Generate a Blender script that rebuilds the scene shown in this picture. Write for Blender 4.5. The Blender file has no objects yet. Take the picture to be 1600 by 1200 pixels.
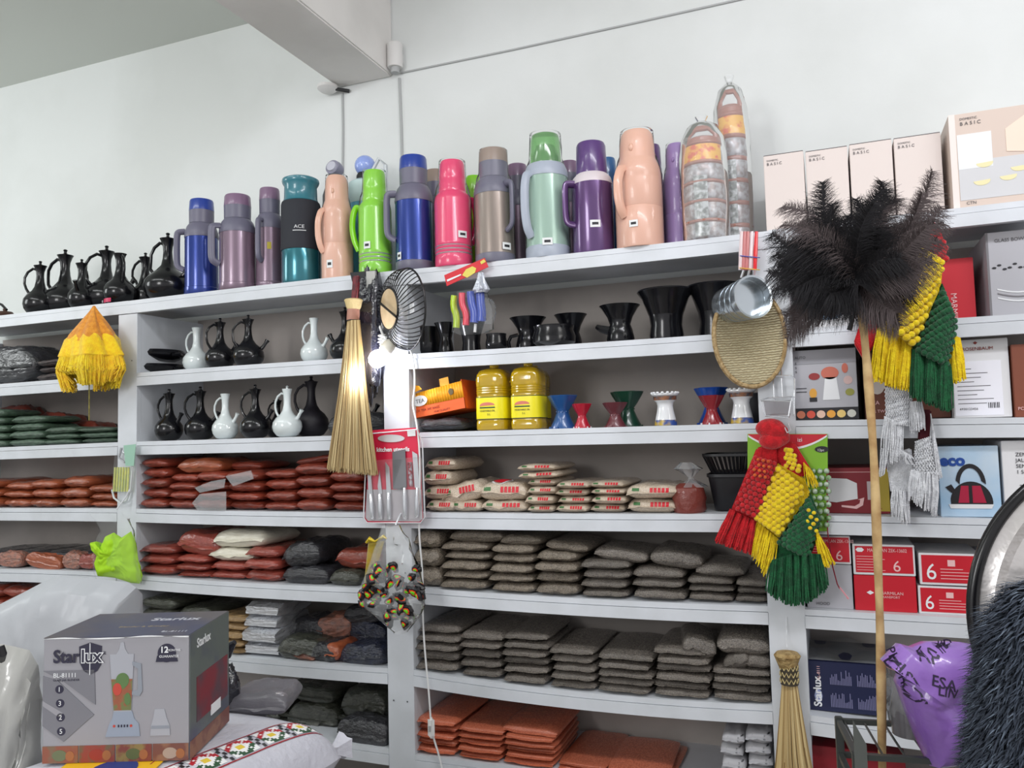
import bpy, bmesh, math, random
from mathutils import Vector, Matrix, noise
from math import sin, cos, pi, radians
random.seed(7)
SC = bpy.context.scene
COL = SC.collection

# ------------------------------------------------------------------ camera
F = 1250.0
YAW, PITCH, ROLL = 0.37251, 0.06661, -0.0254
CAM = Vector((0.5364, -2.5, 1.39316))
_f = Vector((-sin(YAW)*cos(PITCH), cos(YAW)*cos(PITCH), sin(PITCH)))
_r = Vector((cos(YAW), sin(YAW), 0))
_u = _r.cross(_f)
R_, U_ = cos(ROLL)*_r + sin(ROLL)*_u, -sin(ROLL)*_r + cos(ROLL)*_u
cd = bpy.data.cameras.new('camera'); cam = bpy.data.objects.new('camera', cd); COL.objects.link(cam)
mw = Matrix(((R_.x, U_.x, -_f.x), (R_.y, U_.y, -_f.y), (R_.z, U_.z, -_f.z))).to_4x4()
mw.translation = CAM; cam.matrix_world = mw
cd.sensor_width = 36; cd.lens = F/1600*36; cd.clip_start = 0.02
SC.camera = cam

# ------------------------------------------------------------------ light and exposure
SC.view_settings.view_transform = 'Standard'
SC.view_settings.look = 'None'
SC.view_settings.gamma = 1.0
SC.view_settings.use_curve_mapping = False
SC.view_settings.exposure = 0.1
wd = bpy.data.worlds.new('world'); SC.world = wd; wd.use_nodes = True
wd.node_tree.nodes['Background'].inputs[0].default_value = (0.98, 0.975, 1.0, 1)
wd.node_tree.nodes['Background'].inputs[1].default_value = 0.72

def area(name, loc, target, sx, sy, energy, col):
    l = bpy.data.lights.new(name, 'AREA'); l.shape = 'RECTANGLE'; l.size = sx; l.size_y = sy
    l.energy = energy; l.color = col
    o = bpy.data.objects.new(name, l); COL.objects.link(o); o.location = loc
    o.rotation_euler = (Vector(target)-Vector(loc)).to_track_quat('-Z', 'Y').to_euler()
    return o
area('daylight_doorway', (3.9, -2.9, 2.9), (0.6, 0.4, 2.3), 1.8, 1.2, 34, (1.0, 0.98, 0.95))
area('ceiling_tube_light', (-1.9, -1.7, 3.22), (-1.9, 0.3, 1.3), 3.4, 0.3, 7, (0.95, 1.0, 0.98))
area('ceiling_tube_light', (1.1, -1.7, 3.22), (1.1, 0.3, 1.3), 2.0, 0.3, 19, (0.94, 0.92, 1.0))
area('window_pane', (-1.95, -4.8, 2.45), (-0.8, 0.3, 2.0), 0.45, 1.3, 27, (1.0, 1.0, 1.0))
area('window_pane', (-1.35, -4.9, 2.45), (-0.6, 0.3, 2.0), 0.45, 1.3, 27, (1.0, 1.0, 1.0))
area('side_window', (-4.6, -1.5, 2.5), (-3.2, 0.4, 2.3), 0.8, 1.0, 19, (0.96, 1.0, 1.0))
area('ceiling_lamp', (1.1, -1.6, 3.22), (1.1, -1.5, 0), 2.0, 0.2, 16, (0.97, 1.0, 1.0))  # added beside the tubes, pointing down, to put glints on the bags
area('ceiling_lamp', (-2.0, -1.6, 3.22), (-2.0, -1.5, 0), 2.6, 0.2, 14, (0.97, 1.0, 1.0))  # same added glint light for the left half

# ------------------------------------------------------------------ helpers: pixels to places
def at(px, py, Y):
    d = R_*((px-800)/F) + U_*((600-py)/F) + _f
    return CAM + d*((Y-CAM.y)/d.y)
def atD(px, py, D): return CAM + (R_*((px-800)/F) + U_*((600-py)/F) + _f)*D
def Xof(px, Y, Z):
    n = R_ - _f*((px-800)/F)
    return CAM.x - ((Y-CAM.y)*n.y + (Z-CAM.z)*n.z)/n.x
def Zof(py, X, Y):
    n = U_ - _f*((600-py)/F)
    return CAM.z - ((X-CAM.x)*n.x + (Y-CAM.y)*n.y)/n.z
def mpp(p): return (Vector(p)-CAM).dot(_f)/F      # metres per pixel at a point

# ------------------------------------------------------------------ helpers: materials
def lin(c):
    c = c/255.0
    return c/12.92 if c <= 0.04045 else ((c+0.055)/1.055)**2.4
def C(r, g, b): return (lin(r), lin(g), lin(b), 1)
MATS = {}
def M(name, rgb, rough=0.5, metal=0.0, coat=0.0, bump=0.0, bscale=30, noise_c=None, nscale=8, trans=0.0, spec=0.5, vary=0.0, emis=None, lum=0, vor=False, alpha=1.0, sheen=0.0, nw=(0.4, 0.6)):
    if name in MATS: return MATS[name]
    m = bpy.data.materials.new(name); m.use_nodes = True; nt = m.node_tree; N = nt.nodes; L = nt.links
    b = N['Principled BSDF']
    b.inputs['Base Color'].default_value = C(*rgb); b.inputs['Roughness'].default_value = rough
    b.inputs['Metallic'].default_value = metal; b.inputs['Coat Weight'].default_value = coat
    b.inputs['Coat Roughness'].default_value = 0.05
    b.inputs['Transmission Weight'].default_value = trans; b.inputs['Specular IOR Level'].default_value = spec
    b.inputs['Alpha'].default_value = alpha
    if sheen: b.inputs['Sheen Weight'].default_value = sheen
    if emis: b.inputs['Emission Color'].default_value = C(*emis); b.inputs['Emission Strength'].default_value = lum
    tc = N.new('ShaderNodeTexCoord')
    out = None
    if noise_c:
        t = N.new('ShaderNodeTexVoronoi' if vor else 'ShaderNodeTexNoise'); t.inputs['Scale'].default_value = nscale
        if not vor: t.inputs['Detail'].default_value = 5
        r = N.new('ShaderNodeValToRGB'); r.color_ramp.elements[0].position = nw[0]; r.color_ramp.elements[1].position = nw[1]
        r.color_ramp.elements[0].color = C(*rgb); r.color_ramp.elements[1].color = C(*noise_c)
        L.new(tc.outputs['Object'], t.inputs['Vector'])
        L.new(t.outputs['Color' if vor else 'Fac'], r.inputs['Fac']); out = r.outputs['Color']
    if vary:
        oi = N.new('ShaderNodeObjectInfo'); mr = N.new('ShaderNodeMapRange')
        mr.inputs[3].default_value = 1-vary; mr.inputs[4].default_value = 1+vary
        hs = N.new('ShaderNodeHueSaturation'); L.new(oi.outputs['Random'], mr.inputs[0]); L.new(mr.outputs[0], hs.inputs['Value'])
        if out: L.new(out, hs.inputs['Color'])
        else: hs.inputs['Color'].default_value = C(*rgb)
        out = hs.outputs['Color']
    if out: L.new(out, b.inputs['Base Color'])
    if bump:
        n2 = N.new('ShaderNodeTexNoise'); n2.inputs['Scale'].default_value = bscale; n2.inputs['Detail'].default_value = 4
        bp = N.new('ShaderNodeBump'); bp.inputs['Strength'].default_value = bump; bp.inputs['Distance'].default_value = 0.01
        L.new(tc.outputs['Object'], n2.inputs['Vector']); L.new(n2.outputs['Fac'], bp.inputs['Height']); L.new(bp.outputs['Normal'], b.inputs['Normal'])
        if coat: L.new(bp.outputs['Normal'], b.inputs['Coat Normal'])
    MATS[name] = m
    return m
def film(name, rgb=(235, 240, 242), body=0.05, gloss=0.06):
    """clear plastic film: mostly see-through, glossy, faintly milky"""
    if name in MATS: return MATS[name]
    m = bpy.data.materials.new(name); m.use_nodes = True; nt = m.node_tree; N = nt.nodes; L = nt.links
    N.remove(N['Principled BSDF']); o = N['Material Output']
    tr = N.new('ShaderNodeBsdfTransparent'); gl = N.new('ShaderNodeBsdfGlossy'); gl.inputs['Roughness'].default_value = 0.12
    df = N.new('ShaderNodeBsdfDiffuse'); df.inputs['Color'].default_value = C(*rgb)
    tc = N.new('ShaderNodeTexCoord'); n2 = N.new('ShaderNodeTexNoise'); n2.inputs['Scale'].default_value = 9
    bp = N.new('ShaderNodeBump'); bp.inputs['Strength'].default_value = 0.55; bp.inputs['Distance'].default_value = 0.02
    L.new(tc.outputs['Object'], n2.inputs['Vector']); L.new(n2.outputs['Fac'], bp.inputs['Height']); L.new(bp.outputs['Normal'], gl.inputs['Normal'])
    m1 = N.new('ShaderNodeMixShader'); m1.inputs[0].default_value = body; L.new(tr.outputs[0], m1.inputs[1]); L.new(df.outputs[0], m1.inputs[2])
    lw = N.new('ShaderNodeLayerWeight'); lw.inputs['Blend'].default_value = gloss; L.new(bp.outputs['Normal'], lw.inputs['Normal'])
    m2 = N.new('ShaderNodeMixShader'); L.new(lw.outputs['Fresnel'], m2.inputs[0]); L.new(m1.outputs[0], m2.inputs[1]); L.new(gl.outputs[0], m2.inputs[2])
    L.new(m2.outputs[0], o.inputs['Surface']); MATS[name] = m
    return m

# ------------------------------------------------------------------ helpers: meshes
class MB:
    def __init__(s): s.v = []; s.f = []; s.m = []
    def add(s, vs, fs, m=0):
        k = len(s.v); s.v += [tuple(x) for x in vs]; s.f += [tuple(i+k for i in f) for f in fs]; s.m += [m]*len(fs)
        return s
    def box(s, x0, x1, y0, y1, z0, z1, m=0, T=None):
        vs = [Vector(p) for p in ((x0,y0,z0),(x1,y0,z0),(x1,y1,z0),(x0,y1,z0),(x0,y0,z1),(x1,y0,z1),(x1,y1,z1),(x0,y1,z1))]
        if T: vs = [T @ p for p in vs]
        return s.add(vs, [(0,3,2,1),(4,5,6,7),(0,1,5,4),(1,2,6,5),(2,3,7,6),(3,0,4,7)], m)
    def lathe(s, prof, n=28, m=0, T=None, rf=None, cap=True):
        vs = []; fs = []
        for j, (r, z) in enumerate(prof):
            for i in range(n):
                a = 2*pi*i/n; q = r*(rf(a, z) if rf else 1)
                p = Vector((q*cos(a), q*sin(a), z)); vs.append(T @ p if T else p)
        for j in range(len(prof)-1):
            for i in range(n):
                k = (i+1) % n; fs.append((j*n+i, j*n+k, (j+1)*n+k, (j+1)*n+i))
        if cap:
            fs.append(tuple(range(n-1, -1, -1))); fs.append(tuple((len(prof)-1)*n+i for i in range(n)))
        return s.add(vs, fs, m)
    def tube(s, pts, r, n=8, m=0, closed=False, flat=1.0):
        pts = [Vector(p) for p in pts]; N = len(pts); rr = r if isinstance(r, (list, tuple)) else [r]*N
        vs = []; fs = []; prev = None
        for i, p in enumerate(pts):
            a = pts[i-1] if (i > 0 or closed) else p; b = pts[(i+1) % N] if (i < N-1 or closed) else p
            t = (b-a).normalized() if (b-a).length > 1e-9 else Vector((0,0,1))
            if prev is None:
                prev = t.orthogonal().normalized()
            e = prev - t*prev.dot(t)
            e = e.normalized() if e.length > 1e-6 else t.orthogonal().normalized(); prev = e; g = t.cross(e)
            for k in range(n):
                q = 2*pi*k/n; vs.append(p + (e*cos(q) + g*sin(q)*flat)*rr[i])
        for j in range(N if closed else N-1):
            j2 = (j+1) % N
            for k in range(n):
                k2 = (k+1) % n; fs.append((j*n+k, j*n+k2, j2*n+k2, j2*n+k))
        if not closed:
            fs.append(tuple(range(n-1, -1, -1))); fs.append(tuple((N-1)*n+k for k in range(n)))
        return s.add(vs, fs, m)
    def ball(s, c, r, m=0, nu=8, nv=6, sc=(1,1,1)):
        c = Vector(c); vs = []; fs = []
        for j in range(nv+1):
            b = pi*j/nv
            for i in range(nu):
                a = 2*pi*i/nu; vs.append(c + Vector((sin(b)*cos(a)*sc[0], sin(b)*sin(a)*sc[1], cos(b)*sc[2]))*r)
        for j in range(nv):
            for i in range(nu):
                k = (i+1) % nu; fs.append((j*nu+i, (j+1)*nu+i, (j+1)*nu+k, j*nu+k))
        return s.add(vs, fs, m)
    def grid(s, fn, nu, nv, m=0, flip=False):
        vs = [fn(i/nu, j/nv) for j in range(nv+1) for i in range(nu+1)]; W = nu+1
        fs = [(j*W+i, j*W+i+1, (j+1)*W+i+1, (j+1)*W+i) for j in range(nv) for i in range(nu)]
        if flip: fs = [f[::-1] for f in fs]
        return s.add(vs, fs, m)
    def prism(s, pts, off, m=0):
        """a closed outline given a thickness"""
        pts = [Vector(p) for p in pts]; off = Vector(off); n = len(pts)
        vs = pts + [p+off for p in pts]
        return s.add(vs, [tuple(range(n)), tuple(range(2*n-1, n-1, -1))] + [(i, i+n, (i+1) % n+n, (i+1) % n) for i in range(n)], m)
    def build(s, name, mats, parent=None, bevel=0, smooth=True, sub=0, loc=None, solid=0):
        me = bpy.data.meshes.new(name); me.from_pydata(s.v, [], s.f)
        if not isinstance(mats, (list, tuple)): mats = [mats]
        for x in mats: me.materials.append(x)
        me.polygons.foreach_set('material_index', s.m)
        bm = bmesh.new(); bm.from_mesh(me)
        bmesh.ops.remove_doubles(bm, verts=bm.verts, dist=1e-6)
        bmesh.ops.recalc_face_normals(bm, faces=bm.faces)
        if bevel:
            bmesh.ops.bevel(bm, geom=[e for e in bm.edges if len(e.link_faces) == 2 and e.calc_face_angle(0) > 0.5], offset=bevel, segments=2, affect='EDGES', clamp_overlap=True)
        bm.to_mesh(me); bm.free()
        if smooth:
            me.shade_smooth(); me.set_sharp_from_angle(angle=radians(40))
        o = bpy.data.objects.new(name, me); COL.objects.link(o)
        if parent: o.parent = parent
        if loc: o.location = loc
        if sub: q = o.modifiers.new('sub', 'SUBSURF'); q.levels = q.render_levels = sub
        if solid: q = o.modifiers.new('solid', 'SOLIDIFY'); q.thickness = solid
        return o
def tag(o, label=None, cat=None, group=None, kind=None):
    if label: o['label'] = label
    if cat: o['category'] = cat
    if group: o['group'] = group
    if kind: o['kind'] = kind
    return o
def thing(name, label, cat, loc=(0,0,0), rz=0, group=None, rx=0, ry=0):
    o = bpy.data.objects.new(name, None); o.empty_display_size = 0.05; COL.objects.link(o)
    o.location = loc; o.rotation_euler = (rx, ry, rz)
    return tag(o, label, cat, group)
def copy_tree(o, parent=None, loc=None, label=None, group=None, rz=None, scale=None):
    c = o.copy(); COL.objects.link(c)
    if parent: c.parent = parent
    if loc is not None: c.location = loc
    if rz is not None: c.rotation_euler = (0, 0, rz)
    if scale is not None: c.scale = scale
    if label: c['label'] = label
    if group: c['group'] = group
    for ch in list(o.children): copy_tree(ch, c)
    return c
def text(s, size, parent, mat, x, y, z, rot=0, name='lettering', face='front', sx=1.0, align='LEFT', ext=0.0002, bold=0.0, label=None):
    """raised lettering on a face of its parent: front = plane y, right = plane x, top = plane z"""
    cu = bpy.data.curves.new('t', 'FONT'); cu.body = s; cu.size = size; cu.extrude = ext; cu.align_x = align; cu.offset = bold
    cu.resolution_u = 3
    o = bpy.data.objects.new('t', cu); COL.objects.link(o)
    dg = bpy.context.evaluated_depsgraph_get(); me = bpy.data.meshes.new_from_object(o.evaluated_get(dg))
    bpy.data.objects.remove(o); bpy.data.curves.remove(cu)
    T = Matrix.Rotation(rot, 4, 'Z') @ Matrix.Diagonal((sx, 1, 1, 1))
    if face == 'front': T = Matrix.Rotation(pi/2, 4, 'X') @ T
    if face == 'right': T = Matrix.Rotation(pi/2, 4, 'Z') @ Matrix.Rotation(pi/2, 4, 'X') @ T
    if face == 'left': T = Matrix.Rotation(-pi/2, 4, 'Z') @ Matrix.Rotation(pi/2, 4, 'X') @ T
    me.transform(Matrix.Translation((x, y, z)) @ T); me.materials.clear(); me.materials.append(mat)
    q = bpy.data.objects.new(name, me); COL.objects.link(q); q.parent = parent
    if label: q['label'] = label
    return q

# ------------------------------------------------------------------ materials in common use
WALL = M('white_wall_paint', (226, 229, 228), 0.85, noise_c=(216, 219, 217), nscale=1.3, bump=0.05, bscale=40)
CEIL = M('ceiling_paint', (208, 212, 206), 0.9)
BEAMM = M('beam_paint', (228, 225, 222), 0.85, noise_c=(218, 215, 212), nscale=3)
SHELF = M('white_painted_board', (212, 216, 222), 0.42, noise_c=(203, 207, 212), nscale=6)
SHELF_IN = M('unpainted_grey_backboard', (182, 174, 168), 0.8, noise_c=(168, 161, 155), nscale=3)  # interior shade put into the colour: greyer than the white wall
GROOVE = M('dark_seam', (70, 70, 72), 0.8)
BLACKC = M('glazed_black_clay', (15, 15, 19), 0.2, coat=0.15, spec=0.4)
WHITEC = M('glazed_white_clay', (214, 222, 222), 0.12, coat=0.6)
BLACKP = M('black_plastic', (24, 24, 28), 0.4)
GREYP = M('slate_grey_plastic', (106, 104, 122), 0.38)
WHITE = M('white_print', (232, 234, 236), 0.5)
BLACKI = M('black_ink', (28, 28, 34), 0.5)
PAPER = M('white_sticker', (228, 230, 230), 0.5)
CHROME = M('chrome', (220, 222, 226), 0.16, metal=0.75)
STEEL = M('brushed_steel', (196, 198, 202), 0.32, metal=0.7)
CLEAR = film('clear_film')
HAZY = film('hazy_film', (225, 228, 230), 0.20, 0.18)
STRAW = M('straw_pale', (212, 190, 140), 0.6)
STRAW2 = M('straw_tan', (176, 148, 98), 0.6)
STRAW3 = M('straw_brown', (140, 112, 70), 0.65)
CABLE = M('white_cable', (225, 226, 226), 0.45)

# ------------------------------------------------------------------ the room
YW = 0.40                     # the wall behind the shelves
ZC = 3.33
def struct(o): o['kind'] = 'structure'; return o
struct(MB().box(-6, 3.6, YW, YW+0.15, 0, ZC+0.1).build('wall_back', WALL))
struct(MB().box(-6, 4.6, -5.0, YW+0.15, ZC, ZC+0.12).build('ceiling', CEIL))
struct(MB().box(-6, 4.6, -5.5, YW+0.15, -0.1, 0).build('floor', M('grey_floor_tile', (150, 146, 140), 0.4, noise_c=(135, 131, 126), nscale=4)))
struct(MB().box(-6.15, -6, -5.5, YW+0.15, -0.1, ZC+0.1).build('wall_left', WALL))
bx0, bx1 = -1.372, -1.105
struct(MB().box(bx0, bx1, -5.5, YW, 2.932, ZC).build('trim_1', BEAMM, bevel=0.006))

# ------------------------------------------------------------------ the shelving unit
PX = [-3.435, -2.152, -0.884, 0.4016, 1.68]; PW = 0.103; DEP = YW-0.015
# front top edge of every board, in each bay: left, middle, right as seen (py) with their px
EDGE = {
 0: [((0,493),(90,482.5),(182,472)), ((214,468.5),(400,446.5),(601,424.5)), ((643,420.5),(900,395),(1190,362)), ((1240,355),(1420,334),(1600,313))],
 1: [((0,600),(90,593),(182,586)), ((214,582.5),(400,569),(601,556)), ((643,553),(900,537),(1190,517)), ((1240,514),(1420,502),(1600,490))],
 2: [((0,699),(90,695),(182,691)), ((214,690),(400,684.5),(601,678)), ((643,676),(900,669),(1190,661)), ((1240,657),(1420,654.5),(1600,652))],
 3: [((0,794),(90,794),(182,794.5)), ((214,795),(400,799),(601,801)), ((643,801),(900,803),(1200,803)), ((1257,805),(1420,808),(1600,812))],
 4: [((0,889),(90,891),(182,895)), ((214,899),(400,911.5),(603,920)), ((645,918),(920,936),(1203,947)), ((1257,952),(1420,961),(1600,970))],
 5: [((0,988),(90,997),(182,1004)), ((214,1009),(400,1029),(603,1044)), ((645,1047),(922,1083),(1206,1102)), ((1260,1117),(1420,1138),(1600,1159))],
 6: [((0,1090),(90,1104),(182,1118)), ((214,1120),(400,1143),(603,1170)), ((645,1179),(922,1214),(1210,1252)), ((1265,1262),(1420,1283),(1600,1305))],
}
SH = {}
for k in EDGE:
    for b in range(4):
        SH[k, b] = [(p.x, p.z) for p in (at(x, y, 0) for x, y in EDGE[k][b])]
def zs(k, b, X):
    (x0, z0), (x1, z1), (x2, z2) = SH[k, b]
    return z0*(X-x1)*(X-x2)/((x0-x1)*(x0-x2)) + z1*(X-x0)*(X-x2)/((x1-x0)*(x1-x2)) + z2*(X-x0)*(X-x1)/((x2-x0)*(x2-x1))
unit = thing('shelving_unit', 'tall white painted wooden shelving unit along the whole back wall', 'shelves', (0, 0, 0))
TB, TL = 0.017, 0.037         # board and front lip heights
for i, x in enumerate(PX):
    top = zs(0, min(i, 3), x)-0.056
    u = MB().box(x-PW/2, x+PW/2, 0.0, 0.022, 0, top)
    for z in (0.42, 0.86, 1.68):
        for dx in (-0.028, 0.026):
            u.lathe([(0.004, 0), (0.004, 0.002)], 8, 1, Matrix.Translation((x+dx, -0.0005, z+0.07)) @ Matrix.Rotation(pi/2, 4, 'X'))
    u.build('upright', [SHELF, GROOVE], unit, bevel=0.001)
    MB().box(x-0.02, x+0.02 if i in (0, 4) else x+PW/2, 0.022, DEP, 0, top).build('divider', SHELF, unit)
for b in range(4):
    xa, xb = PX[b]+PW/2, PX[b+1]-PW/2
    MB().box(xa-0.03, xb, DEP-0.008, DEP, 0.02, zs(0, b, (xa+xb)/2)-0.04).build('back_panel', SHELF_IN, unit)
    for k in range(7):
        if k == 0: x0, x1 = PX[b], PX[b+1]
        else: x0, x1 = xa, xb
        def sw(y0, y1, d0, d1):
            mb = MB(); n = 10; vs = []
            for i in range(n+1):
                X = x0+(x1-x0)*i/n; z = zs(k, b, X)
                vs += [(X, y0, z-d1), (X, y1, z-d1), (X, y1, z-d0), (X, y0, z-d0)]
            fs = [(0, 1, 2, 3), (4*n+3, 4*n+2, 4*n+1, 4*n)]
            for i in range(n):
                for e in range(4): fs.append((4*i+e, 4*i+4+e, 4*i+4+(e+1) % 4, 4*i+(e+1) % 4))
            return mb.add(vs, fs)
        bd = sw(0.0, DEP-0.008 if k else DEP, 0, TB).build('shelf', SHELF, unit, smooth=False)
        sw(-0.003, 0.018, TB+0.0016, TB+TL).build('front_lip', SHELF, bd, smooth=False)
def spot(px, k, b, Y):
    """a place on shelf k, bay b, seen at px, Y behind the front edge"""
    Z = SH[k, b][1][1]
    for _ in range(4):
        X = Xof(px, Y, Z); Z = zs(k, b, X)
    return X, Z
def height(py, X, Y, Z): return Zof(py, X, Y)-Z

# ------------------------------------------------------------------ cables, sensors on the wall
YC = YW-0.004
def cable(name, label, pts, r=0.004, mat=CABLE, cat='cable', n=6):
    o = MB().tube(pts, r, n).build(name, mat); return tag(o, label, cat)
cable('wall_cable', 'thin grey cable running up the wall left of the ceiling beam base', [at(535, 146, YC), at(536, 200, YC), at(535, 330, YC)], 0.005, M('grey_cable', (176, 178, 178), 0.6))
cable('wall_cable', 'thin grey cable running down the wall from the white cylinder by the beam', [at(624, 122, YC), at(627, 200, YC), at(630, 330, YC)], 0.006, M('grey_cable', (176, 178, 178), 0.6))
cable('wall_cable', 'long grey cable stretched nearly level across the upper right wall', [at(626, 114, YC), at(800, 78, YC), at(1000, 34, YC), at(1170, -4, YC), at(1400, -55, YC)], 0.004, M('grey_cable', (170, 170, 168), 0.6))
def wall_lamp(px, py, s, label):
    p = at(px, py, YW-0.035); t = thing('lamp_holder', label, 'lamp holder', p)
    MB().lathe([(0.030*s, -0.05), (0.033*s, -0.045), (0.033*s, 0.05), (0.028*s, 0.055)], 20).build('housing', M('white_ceramic', (226, 224, 222), 0.5), t)
    MB().lathe([(0.018*s, -0.072), (0.02*s, -0.05)], 16).build('socket', M('grey_cable', (176, 178, 178), 0.6), t)
    MB().box(-0.02, 0.02, 0.028*s, 0.035, -0.02, 0.02).build('bracket', M('white_ceramic', (226, 224, 222), 0.5), t)
wall_lamp(617, 88, 1.0, 'small white cylinder lamp holder on the wall right of the beam')
p = at(512, 139, YW-0.05); t = thing('lamp_holder', 'small flat white lamp holder tucked under the left edge of the beam', 'lamp holder', p)
MB().lathe([(0.03, -0.012), (0.045, 0), (0.045, 0.012), (0.03, 0.018)], 20).build('housing', M('white_ceramic', (226, 224, 222), 0.5), t)
MB().tube([(0.02, 0, 0), (0.08, 0.045, -0.006)], 0.008, 6).build('wire', BLACKP, t)

# ------------------------------------------------------------------ clay coffee pots
def coffee_pot(label, X, Y, Z, H, mat=BLACKC, side=-1, rz=0.0, fat=1.0, neck='flare', group=None, stopper=True, spout=True, handle=True, name='clay_coffee_pot'):
    t = thing(name, label, 'coffee pot', (X, Y, Z), rz, group)
    if mat is WHITEC: neck = 'straight' if neck == 'flare' else neck
    pr = [(0.0, 0.0), (0.12, 0.0), (0.2, 0.035), (0.262, 0.12), (0.282, 0.2), (0.27, 0.29), (0.21, 0.38), (0.14, 0.44), (0.092, 0.52), (0.07, 0.62)]
    if neck == 'straight': pr += [(0.068, 0.72), (0.072, 0.82), (0.088, 0.9), (0.098, 0.94), (0.085, 0.945), (0.05, 0.9)]
    else: pr += [(0.062, 0.72), (0.068, 0.8), (0.095, 0.88), (0.112, 0.91), (0.095, 0.915), (0.05, 0.87)]
    rr = [(r*H*(fat if z < 0.5 else 1), z*H) for r, z in pr]
    MB().lathe(rr, 30).build('pot_body', mat, t)
    s = side
    if handle:
        pts = [(s*0.06, 0.84), (s*0.13, 0.86), (s*0.22, 0.80), (s*0.275, 0.70), (s*0.28, 0.59), (s*0.25, 0.49), (s*0.2, 0.41), (s*0.17, 0.375)]
        MB().tube([(x*H*(1 if z > 0.5 else fat), 0, z*H) for x, z in pts], [0.022*H, 0.024*H, 0.023*H, 0.022*H, 0.022*H, 0.023*H, 0.026*H, 0.03*H], 9).build('handle', mat, t)
    if spout:
        pts = [(-s*0.19, 0.32), (-s*0.255, 0.39), (-s*0.30, 0.46), (-s*0.335, 0.52)]
        MB().tube([(x*H*fat, 0, z*H) for x, z in pts], [0.05*H, 0.034*H, 0.03*H, 0.046*H], 10).build('spout', mat, t)
    if stopper:
        MB().lathe([(0.0, 0.86*H), (0.045*H, 0.87*H), (0.05*H, 0.925*H), (0.022*H, 0.945*H), (0.02*H, 0.97*H), (0.032*H, 0.985*H), (0.018*H, 1.0*H), (0, 1.002*H)], 14).build('stopper', mat, t)
    return t
def pot_at(px, pyt, k, b, Y, label, **kw):
    X, Z = spot(px, k, b, Y)
    return coffee_pot(label, X, Y, Z, height(pyt, X, Y, Z), **kw)
G0 = 'black clay coffee pots on the top shelf'
pot_at(62, 408, 0, 0, 0.09, 'smallest black clay coffee pot, at the left end of the top shelf row', rz=0.4, fat=0.98, group=G0)
pot_at(101, 390, 0, 0, 0.17, 'black clay coffee pot with a tall looped neck, second from left on the top shelf', rz=0.2, fat=1.1, group=G0)
pot_at(127, 405, 0, 0, 0.06, 'black clay coffee pot with a narrow stoppered neck in front of the taller second pot', rz=-1.1, group=G0, fat=0.9)
pot_at(166, 384, 0, 0, 0.15, 'tall black clay coffee pot directly left of the pot with the pink label', rz=0.9, fat=1.15, group=G0)
q = pot_at(187, 389, 0, 0, 0.06, 'black clay coffee pot with a pink label at its foot on the top shelf', rz=-0.5, side=1, group=G0, stopper=False, fat=0.98)
X, Z = spot(187, 0, 0, 0.06); H = height(389, X, 0.06, Z)
lb = MB().grid(lambda u, v: (0.25*H*cos(-pi/2-0.75+u*1.5), 0.25*H*sin(-pi/2-0.75+u*1.5), (0.02+v*0.07)*H), 14, 1).build('label', M('pink_label', (196, 32, 84), 0.45), q); lb['label'] = 'bright pink paper label'
text('STE', 0.013, lb, WHITE, -0.03, -0.25*H-0.002, 0.032*H)
pot_at(227, 395, 0, 1, 0.16, 'small black clay coffee pot with a thin handle stretched towards the left', rz=0.1, fat=0.8, group=G0)
pot_at(262, 364, 0, 1, 0.09, 'largest black clay coffee pot with an open flared mouth, beside the blue flask', side=-1, rz=0.15, stopper=True, fat=1.15, group=G0)
p = at(8, 486, 0.05)
t = thing('clay_dish', 'small brown clay pot cover with a black handle, left end of top shelf', 'dish', (p.x, 0.05, zs(0, 0, p.x)))  # a loose pot lid lying on the shelf
MB().lathe([(0, 0), (0.035, 0), (0.042, 0.012), (0.03, 0.026), (0.008, 0.03), (0.01, 0.04), (0, 0.042)], 20).build('lid_bowl', M('brown_clay', (70, 42, 28), 0.6), t)
MB().tube([(0.01, 0, 0.035), (-0.02, 0, 0.06), (-0.06, 0, 0.075)], 0.006, 7).build('handle', BLACKC, t)
X, Z = spot(27, 0, 0, 0.12)
tag(MB().grid(lambda u, v: (X-0.05+0.1*u, 0.09+0.1*v, Z+0.002+0.028*sin(pi*u)**.5*sin(pi*v)**.5), 10, 8).build('folded_cloth', M('yellow_brown_cloth', (150, 132, 44), 0.9), smooth=True, solid=0.003), 'small yellow brown folded cloth behind the first black pot', 'cloth')

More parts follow.
